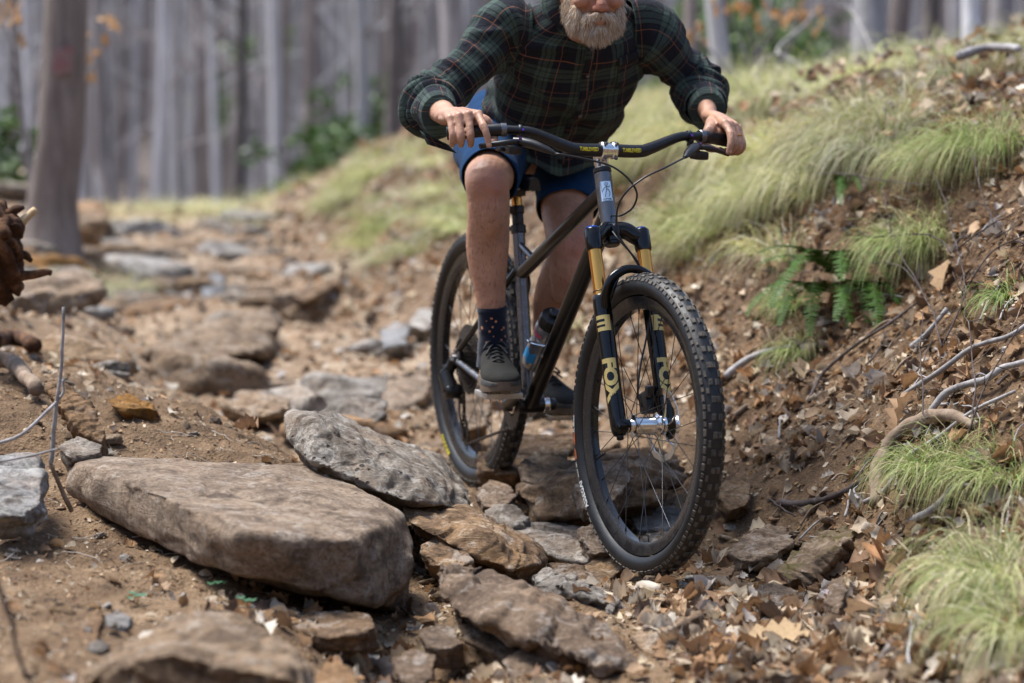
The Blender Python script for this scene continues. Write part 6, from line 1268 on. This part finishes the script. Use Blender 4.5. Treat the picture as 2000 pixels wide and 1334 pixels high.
def mat_plaid():
    n = NT('green_plaid_flannel'); uv = n.node('ShaderNodeTexCoord').outputs['UV']; wob = n.noise(n.pos(), 25, 2); sx = n.node('ShaderNodeSeparateXYZ'); n.put(sx.inputs[0], uv); P_ = .078
    G_, K_, B_ = (.062, .094, .078), (.0035, .004, .006), (.007, .008, .016)
    def band(s): f = n.math('FRACT', n.math('ADD', n.math('DIVIDE', s, P_), 20.3)); return f, n.ramp(f, [(0, G_), (.10, K_), (.13, G_), (.27, K_), (.30, G_), (.40, K_), (.44, B_), (.70, K_), (.73, B_), (.97, K_)], 'CONSTANT')
    fu, cu = band(sx.outputs[0]); fv, cv = band(sx.outputs[1]); c = n.mix(.5, cu, cv)
    def line(f): return n.math('LESS_THAN', n.math('ABSOLUTE', n.math('SUBTRACT', f, .575)), .0085)
    o = n.math('MAXIMUM', line(fu), line(fv)); c = n.mix(n.math('MULTIPLY', o, .6), c, (.38, .15, .07))
    w = n.noise(n.mapping(uv, (1, 1, 1)), 900, 3, .7); fz = n.noise(n.pos(), 40, 4, .6); c = n.mix(n.math('MULTIPLY', n.ramp(w, [(.45, (0, 0, 0)), (.7, (1, 1, 1))]), .16), c, (.20, .22, .21))
    return n.set(color=c, rough=.95, spec=.12, sheen=.06, normal=n.bump(n.math('ADD', n.math('MULTIPLY', w, .15), n.noise(n.pos(), 19, 5, .62, 1.2)), .75, .016))
PLAID = mat_plaid(); M_SHORT = None
def mat_cloth(name, a, b, sc=400):
    n = NT(name); p = n.pos(); w = n.noise(p, sc, 3, .7); f = n.noise(p, 22, 4, .6); return n.set(color=n.mix(n.ramp(f, [(.35, (0, 0, 0)), (.65, (1, 1, 1))]), a, b), rough=.9, spec=.1, sheen=.03, normal=n.bump(n.math('ADD', n.math('MULTIPLY', w, .4), f), .45, .004))
M_SHORT = mat_cloth('blue_shorts', (.0055, .030, .085), (.008, .040, .108)); M_TEE = mat_cloth('black_tee', (.010, .010, .012), (.014, .014, .017)); M_LINE = mat_cloth('shorts_lining', (.010, .010, .014), (.016, .016, .020))
# torso of the shirt; theta 0 looks out of the chest
TR = [((.088, 6.850, 1.015), .168, .128), ((.090, 6.855, 1.06), .176, .128), ((.098, 6.84, 1.13), .180, .130), ((.126, 6.755, 1.215), .186, .130), ((.156, 6.655, 1.300), .198, .130), ((.172, 6.575, 1.360), .192, .114), ((.180, 6.535, 1.405), .160, .092), ((.187, 6.495, 1.440), .088, .074), ((.190, 6.475, 1.462), .067, .064)]
G, uvT, NT_g = cloth_tube([(np.array(p), a, b) for p, a, b in TR], FW, 150, 13, 11, .0125, .45)
th = np.linspace(-np.pi, np.pi, 150, endpoint=False); rowt = np.linspace(0, 1, len(G)); hem = np.exp(-rowt / .10)[:, None] * (np.exp(-(th / .42) ** 2)[None] * .040 + np.exp(-((np.abs(th) - np.pi) / .6) ** 2)[None] * .06 - .03 * np.exp(-((np.abs(th) - 1.5) / .5) ** 2)[None]); G[..., 2] -= hem
fold = np.exp(-((rowt - .34) / .16) ** 2)[:, None] * .009 * np.sin(th[None] * 4 + rowt[:, None] * 30); G += NT_g * fold[..., None]
shirt = grid_mesh('shirt', G, PLAID, rider, uvT, True, .0025)
def patch(i0, i1, j0, j1, off, name, mat, parent, grid=G, N=NT_g, uv=uvT):
    g = grid[i0:i1, j0:j1] + N[i0:i1, j0:j1] * off; return grid_mesh(name, g, mat, parent, uv[i0:i1, j0:j1] + np.array([.013, .021]), False, .002)
jf = 75
nr_ = len(G)
patch(4, int(nr_ * .80), jf - 1, jf + 3, .0045, 'button_placket', PLAID, shirt)
patch(int(nr_ * .52), int(nr_ * .63), jf + 12, jf + 27, .0045, 'pocket', PLAID, shirt); patch(int(nr_ * .62), int(nr_ * .66), jf + 11, jf + 28, .0075, 'pocket_flap', PLAID, shirt)
patch(int(nr_ * .80), nr_, jf - 5, jf + 4, .004, 'undershirt', M_TEE, shirt)
for t in (.15, .30, .45, .60, .74):
    i = int(nr_ * t); b = MB(); c = G[i, jf + 1] + NT_g[i, jf + 1] * .008; b.tube([c, c + NT_g[i, jf + 1] * .0025], .0055, 12); rp_build(b, 'button', plain('button_grey', (.10, .10, .11), .3), shirt)
# collar
ths = np.linspace(R_(22), R_(338), 60); nb_c = np.array([.190, 6.478, 1.455]); cg_ = []
ax_ = hd(0, .03, -.05) - np.array([.182, 6.53, 1.40]); ax_ /= np.linalg.norm(ax_); c1 = FW - ax_ * FW.dot(ax_); c1 /= np.linalg.norm(c1); c2 = np.cross(ax_, c1)
for k, (r_, h_) in enumerate(((.070, .002), (.072, .034), (.078, .042), (.090, .034), (.104, .008), (.112, -.012))):
    pt_ = np.maximum(np.exp(-((ths - ths[0]) / .55) ** 2), np.exp(-((ths - ths[-1]) / .55) ** 2)); drop = pt_ * (0, 0, .0, .010, .026, .042)[k]; cg_.append(nb_c + np.outer((r_ + .010 * pt_ * (k > 2)) * np.cos(ths), c1) + np.outer((r_ + .010 * pt_ * (k > 2)) * np.sin(ths), c2) + np.outer(h_ - drop, ax_))
cg_ = np.array([catmull(np.array(cg_)[:, j], 4) for j in range(60)]).transpose(1, 0, 2); uvc = np.stack(np.broadcast_arrays(ths[None] * .08, np.linspace(0, .07, len(cg_))[:, None]), -1); grid_mesh('collar', cg_, PLAID, shirt, uvc, False, .003)
# sleeves with rolled cuffs
def sleeve(sh, el, cf, wr, s, seed):
    root = sh + (CH - sh) * .28; ua = el - sh; mid = (el + cf) / 2
    rows = [(root, .070, .075), (sh, .076, .080), (sh + ua * .35, .063, .067), (sh + ua * .72, .056, .059), (el + np.array([-.004 * s, 0, 0]), .061, .065), (mid + UP * -.010, .056, .062), (cf - UP * .003, .047, .050)]
    g, uv, N = cloth_tube(rows, UP, 72, 14, seed, .0115, .9); t = np.linspace(0, 1, len(g)); bun = np.exp(-((t - .74) / .13) ** 2)[:, None] * .0125 * np.sin(t[:, None] * 80 + 1.5 * np.sin(np.linspace(0, 6.28, 72))[None]); g = g + N * bun[..., None]
    o = grid_mesh('sleeve', g, PLAID, shirt, uv, True, .0025); d = cf - mid; d /= np.linalg.norm(d)
    rc = [(cf - d * .038, .050, .054), (cf - d * .034, .054, .058), (cf - d * .008, .050, .054), (cf + d * .022, .0455, .049), (cf + d * .027, .042, .044), (cf + d * .012, .036, .037), (cf - d * .03, .034, .035)]
    g, uv, N = cloth_tube(rc, UP, 72, 6, seed + 3, .0045, .3); sag = np.array([0, 0, -1.0]) * np.clip(-np.cos(np.linspace(-np.pi, np.pi, 72, endpoint=False)), 0, 1)[None, :, None] ** 2 * .016; grid_mesh('cuff', g + sag, PLAID, shirt, uv + [.03, .02], True, .003); return g
CF_R = A3(855, 217, 6.255); CF_L = A3(1379, 208, 6.56)
sleeve(SH_R, EL_R, CF_R, WR_R, -1, 31); sleeve(SH_L, EL_L, CF_L, WR_L, 1, 47)
# hanging open tab of the right cuff
tb = np.array([[A3(820 + 14 * i + 5 * j, 255 + 7 * i + 9 * j * (1 - .1 * i), 6.27 - .004 * i + .006 * math.sin(i * 2 + j)) for i in range(5)] for j in range(4)]); grid_mesh('cuff_tab', tb, PLAID, shirt, np.stack(np.meshgrid(np.linspace(0, .06, 5), np.linspace(0, .04, 4)), -1), False, .003)
# shorts
def short_leg(hip, kn, t1, seed, r0, r1, hipr=(.0, .0)):
    d = kn - hip; e = hip + d * t1; rows = [(hip - d * .25 + UP * .02, r0 * .9, r0 * .92), (hip, r0, r0), (hip + d * t1 * .35, r0 * .93, r0 * .95), (hip + d * t1 * .7, r1 * 1.06, r1 * 1.08), (e, r1, r1 * 1.02)]
    g, uv, N = cloth_tube(rows, UP, 64, 9, seed, .0065, .55); return g, uv, d / np.linalg.norm(d)
pel = MB(); limb(pel, [(PV + np.array([-.005, .03, .10]), .150, .105), (PV + np.array([0, .02, .05]), .168, .120), (PV + np.array([0, 0, 0.]), .165, .118), (PV - UP * .055, .11, .09)], FW, 40, 6); shorts = rp_build(pel, 'shorts', M_SHORT, auto=0)
for hip, kn, t1, seed, r0, r1 in ((HIP_R + [-.012, 0, .01], KN_R, .87, 61, .112, .0785), (HIP_L, KN_L, .66, 71, .110, .0835)):
    g, uv, d = short_leg(hip, kn, t1, seed, r0, r1); lg = grid_mesh('shorts_leg', g, M_SHORT, shorts, None, True, .002); c = g[-1].mean(0)
    lin = np.array([g[-1] + (c - g[-1]) * .03 - d * .001, g[-1] + (c - g[-1]) * .05 - d * .05, g[-1] + (c - g[-1]) * .08 - d * .12]); grid_mesh('shorts_lining', lin, M_LINE, shorts, None, True, .001)
# socks and shoes
def mat_sock():
    n = NT('navy_sock'); p = n.pos(); v = n.voro(p, 62, 'F1', 0); sep = n.node('ShaderNodeSeparateXYZ'); n.put(sep.inputs[0], p); z = sep.outputs[2]; msk = n.math('MULTIPLY', n.math('LESS_THAN', v, .22), n.math('MULTIPLY', n.math('GREATER_THAN', z, .54), n.math('LESS_THAN', z, .61))); rib = n.noise(n.mapping(p, (700, 700, 60)), 1, 2)
    return n.set(color=n.mix(msk, (.010, .013, .026), (.55, .23, .11)), rough=.95, spec=.1, sheen=.2, normal=n.bump(rib, .5, .002))
M_SOCK = mat_sock(); M_SUEDE = mat_cloth('olive_suede', (.021, .020, .017), (.034, .032, .028), 300); M_DSUEDE = mat_cloth('dark_suede', (.022, .022, .021), (.036, .036, .034), 300); M_SOLE = plain('gum_sole', (.16, .11, .07), .7, 0, (.10, .075, .05), .5, 50); M_TOE = plain('rubber_toe', (.025, .025, .022), .6, 0, (.09, .07, .05), .35, 50); M_LACE = plain('black_lace', (.012, .012, .014), .8)
def shoe(ped, toe, an, kn, suede, lab):
    side = np.cross(UP, toe); o = ped + UP * .0125; X = lambda x, y, z: o + toe * x + side * y + UP * z
    sh = kn - an; up_ = sh / np.linalg.norm(sh)
    s = MB(); limb(s, [(an - UP * .055, .040, .046), (an, .0365, .042), (an + up_ * .05, .0345, .0385), (an + up_ * .08, .0350, .0385), (an + up_ * .106, .0365, .0400), (an + up_ * .109, .0365, .0400)], LF, 26, 6, caps=False); sk = rp_build(s, 'sock', M_SOCK, auto=0)
    V = sk.data; v = get_co(V); k = (1 - 2 * np.abs(noise(np.stack([v[:, 2] * 60, v[:, 0] * 8, v[:, 1] * 8], 1), 5))) * .0022; set_co(V, v + get_no(V) * k[:, None])
    # stations heel -> toe: x, half width, top height, centre y
    S = [(-.178, .016, .070), (-.172, .030, .092), (-.150, .036, .112), (-.115, .038, .112), (-.075, .040, .102), (-.035, .045, .086), (.005, .050, .068), (.045, .051, .058), (.075, .046, .052), (.098, .034, .044), (.108, .018, .036)]; n = 20; Vv, F = [], []
    S = catmull(np.array(S), 4)
    for (x, w, h) in S:
        for j in range(n): a = 2 * math.pi * j / n; c_, s_ = math.cos(a), math.sin(a); Vv.append(X(x, w * math.copysign(abs(c_) ** .75, c_), .018 + (h - .018) * (.5 + .5 * math.copysign(abs(s_) ** (.8), s_)) if True else 0))
    for i in range(len(S) - 1):
        for j in range(n): k = (j + 1) % n; F.append((i * n + j, i * n + k, (i + 1) * n + k, (i + 1) * n + j))
    F.append(tuple(range(n - 1, -1, -1))); F.append(tuple((len(S) - 1) * n + j for j in range(n))); u = MB(); u.add(Vv, F); up_o = rp_build(u, 'shoe', suede, auto=0); up_o['label'] = lab
    so = MB(); Vv, F = [], []; xs = np.linspace(-.184, .114, 26)
    wv = np.interp(xs, [-.184, -.176, -.150, -.10, -.04, .03, .07, .095, .108, .114], [.010, .026, .038, .040, .043, .053, .050, .039, .024, .008])
    for x, w in zip(xs, wv): hz = .006 * max(0, (x - .06) / .05) ** 2; Vv += [X(x, -w, hz), X(x, w, hz), X(x, w * 1.03, hz + .012), X(x, w * .99, .027 + hz * .5), X(x, -w * .99, .027 + hz * .5), X(x, -w * 1.03, hz + .012)]
    for i in range(len(xs) - 1):
        for j in range(6): k = (j + 1) % 6; F.append((i * 6 + j, i * 6 + k, (i + 1) * 6 + k, (i + 1) * 6 + j))
    F += [(5, 4, 3, 2, 1, 0), tuple((len(xs) - 1) * 6 + j for j in range(6))]; so.add(Vv, F); rp_build(so, 'sole', M_SOLE, up_o, auto=35)
    tc = MB(); Vv, F = [], []; S2 = [q for q in S if q[0] > .035]; 
    for (x, w, h) in S2:
        for j in range(13): a = math.pi * j / 12; c_, s_ = math.cos(a), math.sin(a); Vv.append(X(x + .002, (w + .0025) * math.copysign(abs(c_) ** .75, c_), .018 + (h * .80 - .018) * abs(s_) ** .55 * .92))
    for i in range(len(S2) - 1):
        for j in range(12): F.append((i * 13 + j, i * 13 + j + 1, (i + 1) * 13 + j + 1, (i + 1) * 13 + j))
    tc.add(Vv, F); rp_build(tc, 'toe_rand', M_TOE, up_o, auto=0)
    r = np.random.default_rng(3)
    for k, x in enumerate((-.085, -.066, -.047, -.028, -.010)):
        h = np.interp(x, S[:, 0], S[:, 2]) + .003; l_ = MB(); l_.tube(catmull([X(x - .006, -.026, h - .014), X(x, -.012, h - .002), X(x + .004, .004, h + .002), X(x - .002, .026, h - .014)], 5), .0032, 6); rp_build(l_, 'lace', M_LACE, up_o, auto=0)
    l_ = MB()
    for sg in (-1, 1): l_.tube(catmull([X(-.088, 0, .112), X(-.07, .018 * sg, .122), X(-.05, .034 * sg, .104), X(-.066, .020 * sg, .106), X(-.088, 0, .112)], 6), .0028, 6); l_.tube(catmull([X(-.088, 0, .112), X(-.06, .014 * sg, .110), X(-.03, .030 * sg, .090)], 5), .0026, 6)
    rp_build(l_, 'lace_bow', M_LACE, up_o, auto=0); tg = MB(); tg.tube(catmull([X(-.12, -.034, .104), X(-.115, -.036, .118), X(-.108, -.034, .108)], 4), .003, 6); rp_build(tg, 'pull_tab', M_ORP, up_o, auto=0)
shoe(PED_R, TOE_R, ANK_R, KN_R, M_SUEDE, 'olive grey shoe with black laces on the right pedal'); shoe(PED_L, TOE_L, ANK_L, KN_L, M_DSUEDE, 'dark shoe on the left pedal behind the front wheel')
# ring on the left hand
rg = MB(); c = (ptL(.379, .018, .040) + ptL(.378, .040, -.012)) / 2 + (ptL(.378, .040, -.012) - ptL(.379, .018, .040)) * .05; dd = ptL(.378, .040, -.012) - ptL(.379, .018, .040); dd /= np.linalg.norm(dd); e1 = np.cross(dd, LF); e1 /= np.linalg.norm(e1); e2 = np.cross(dd, e1); rg.tube([c + .0112 * (e1 * math.cos(a) + e2 * math.sin(a)) for a in np.linspace(0, 6.2832, 25)], .0014, 6); rp_build(rg, 'wedding_ring', M_GOLD, auto=0)
# finger nails
for pt, thumb in ((ptR, thR), (ptL, thL)):
    nl = MB(); c = pt(.316, .0655, -.034); ell(nl, c, (.0052, .0028, .0068), np.stack([LF, -FW, UP], 1), 12, 8); rp_build(nl, 'finger_nail', plain('nail', (.52, .33, .27), .3), auto=0)
# eyes, hair, beard
for s in (-1, 1):
    e = MB(); ell(e, hd(.031 * s, -.070, .008), (.0125, .0125, .0115), HM, 16, 10); rp_build(e, 'eye', plain('eye_white', (.62, .58, .55), .25), auto=0); e = MB(); ell(e, hd(.031 * s, -.0812, .007), (.0058, .002, .0058), HM, 12, 6); rp_build(e, 'iris', plain('iris', (.03, .06, .09), .2), auto=0)
def mat_hair(name, cols):
    n = NT(name); return n.set(color=n.attr('Col'), rough=.55, spec=.3)
M_BEARD = mat_hair('beard_hair', None); BC = np.array([(.56, .46, .34), (.66, .59, .50), (.48, .35, .22), (.36, .24, .14), (.72, .67, .61), (.52, .39, .25)])
def hairs(name, roots, dirs, L, r, width=.0011, droop=.3, jit=.25, segs=3, cols=BC):
    n = len(roots); D = dirs + r.normal(0, jit, (n, 3)); D /= np.linalg.norm(D, axis=1)[:, None]; P = roots.copy(); pts = [P]; L = np.broadcast_to(L, (n,)) * r.uniform(.6, 1.15, n)
    for k in range(segs): D = D + np.array([0, 0, -droop]) + r.normal(0, .10, (n, 3)); D /= np.linalg.norm(D, axis=1)[:, None]; P = P + D * (L / segs)[:, None]; pts.append(P)
    S = np.cross(D, -hf + r.normal(0, .5, (n, 3))); S /= np.linalg.norm(S, axis=1)[:, None] + 1e-9; V = []
    for k, p in enumerate(pts): w = width * (1 - .75 * k / segs); V += [p - S * w / 2, p + S * w / 2]
    V = np.stack(V, 1); m = 2 * (segs + 1); F = np.concatenate([np.stack([np.arange(n) * m + 2 * k, np.arange(n) * m + 2 * k + 1, np.arange(n) * m + 2 * k + 3, np.arange(n) * m + 2 * k + 2], 1) for k in range(segs)]); C = np.repeat(cols[r.integers(len(cols), size=n)] * r.uniform(.7, 1.15, (n, 1)), m, 0)
    me = fast_mesh(name, V.reshape(-1, 3) - PB, F); set_col(me, C); return me
bb = MB(); ell(bb, hd(0, -.066, -.090), (.047, .034, .032), HM); ell(bb, hd(0, -.070, -.100), (.036, .028, .024), HM); ell(bb, hd(0, -.104, -.052), (.024, .010, .008), HM); ell(bb, hd(0, -.090, -.090), (.026, .018, .014), HM)
for s in (-1, 1):
    ell(bb, hd(.050 * s, -.042, -.066), (.023, .036, .038), HM); ell(bb, hd(.066 * s, -.006, -.040), (.013, .026, .040), HM); ell(bb, hd(.030 * s, -.090, -.064), (.014, .015, .018), HM); bb.tube([hd(.004 * s, -.110, -.050), hd(.020 * s, -.107, -.056), hd(.036 * s, -.094, -.070)], [.0085, .0085, .005], 10)
bm2 = mesh_from('beard', bb.arr(), bb.f); bdm = remesh(bm2, .003, 3); bpy.data.meshes.remove(bm2); vv = get_co(bdm); nv = get_no(bdm); set_co(bdm, vv + nv * (.0022 * fbm(vv * np.array([160, 160, 60]), 3, 9))[:, None] - PB); set_col(bdm, np.broadcast_to((.40, .29, .19), (len(vv), 3))); bdm.materials.clear(); beard = link('beard', bdm, M_BEARD, rider)
rh = np.random.default_rng(8); loc = (vv - HC) @ HM; ok = np.where((nv @ hf > -.35) & ~((np.abs(loc[:, 0]) < .018) & (loc[:, 2] > -.078) & (loc[:, 2] < -.062)))[0]; pick = rh.choice(ok, 5200); down = np.array([0, 0, -1.])
mous = (loc[pick][:, 2] > -.066) & (np.abs(loc[pick][:, 0]) < .04) & (loc[pick][:, 1] < -.085); sidev = np.sign(loc[pick][:, 0])[:, None] * hr[None]; dirs = nv[pick] * .45 + down * .9 + np.where(mous[:, None], sidev * 1.1 + down * .3 - nv[pick] * .1, sidev * .12)
link('beard_hair', hairs('beard_hair', vv[pick], dirs, np.where(mous, .014, .019), rh), M_BEARD, beard)
hr_m = MB(); ell(hr_m, hd(0, .042, .050), (.080, .100, .088), HM, 28, 18); hair_o = rp_build(hr_m, 'hair', plain('grey_hair', (.34, .28, .22), .7, bumpk=.8), auto=0)
P_h = hr_m.arr(); nh = (P_h - hd(0, .042, .05)); nh /= np.linalg.norm(nh, axis=1)[:, None]; kk = rh.integers(len(P_h), size=2500); link('hair_strands', hairs('hair_strands', P_h[kk], nh[kk] * .5 + UP * .1 - hf * .6, .025, rh), M_BEARD, hair_o)
scene.cycles.use_denoising = True
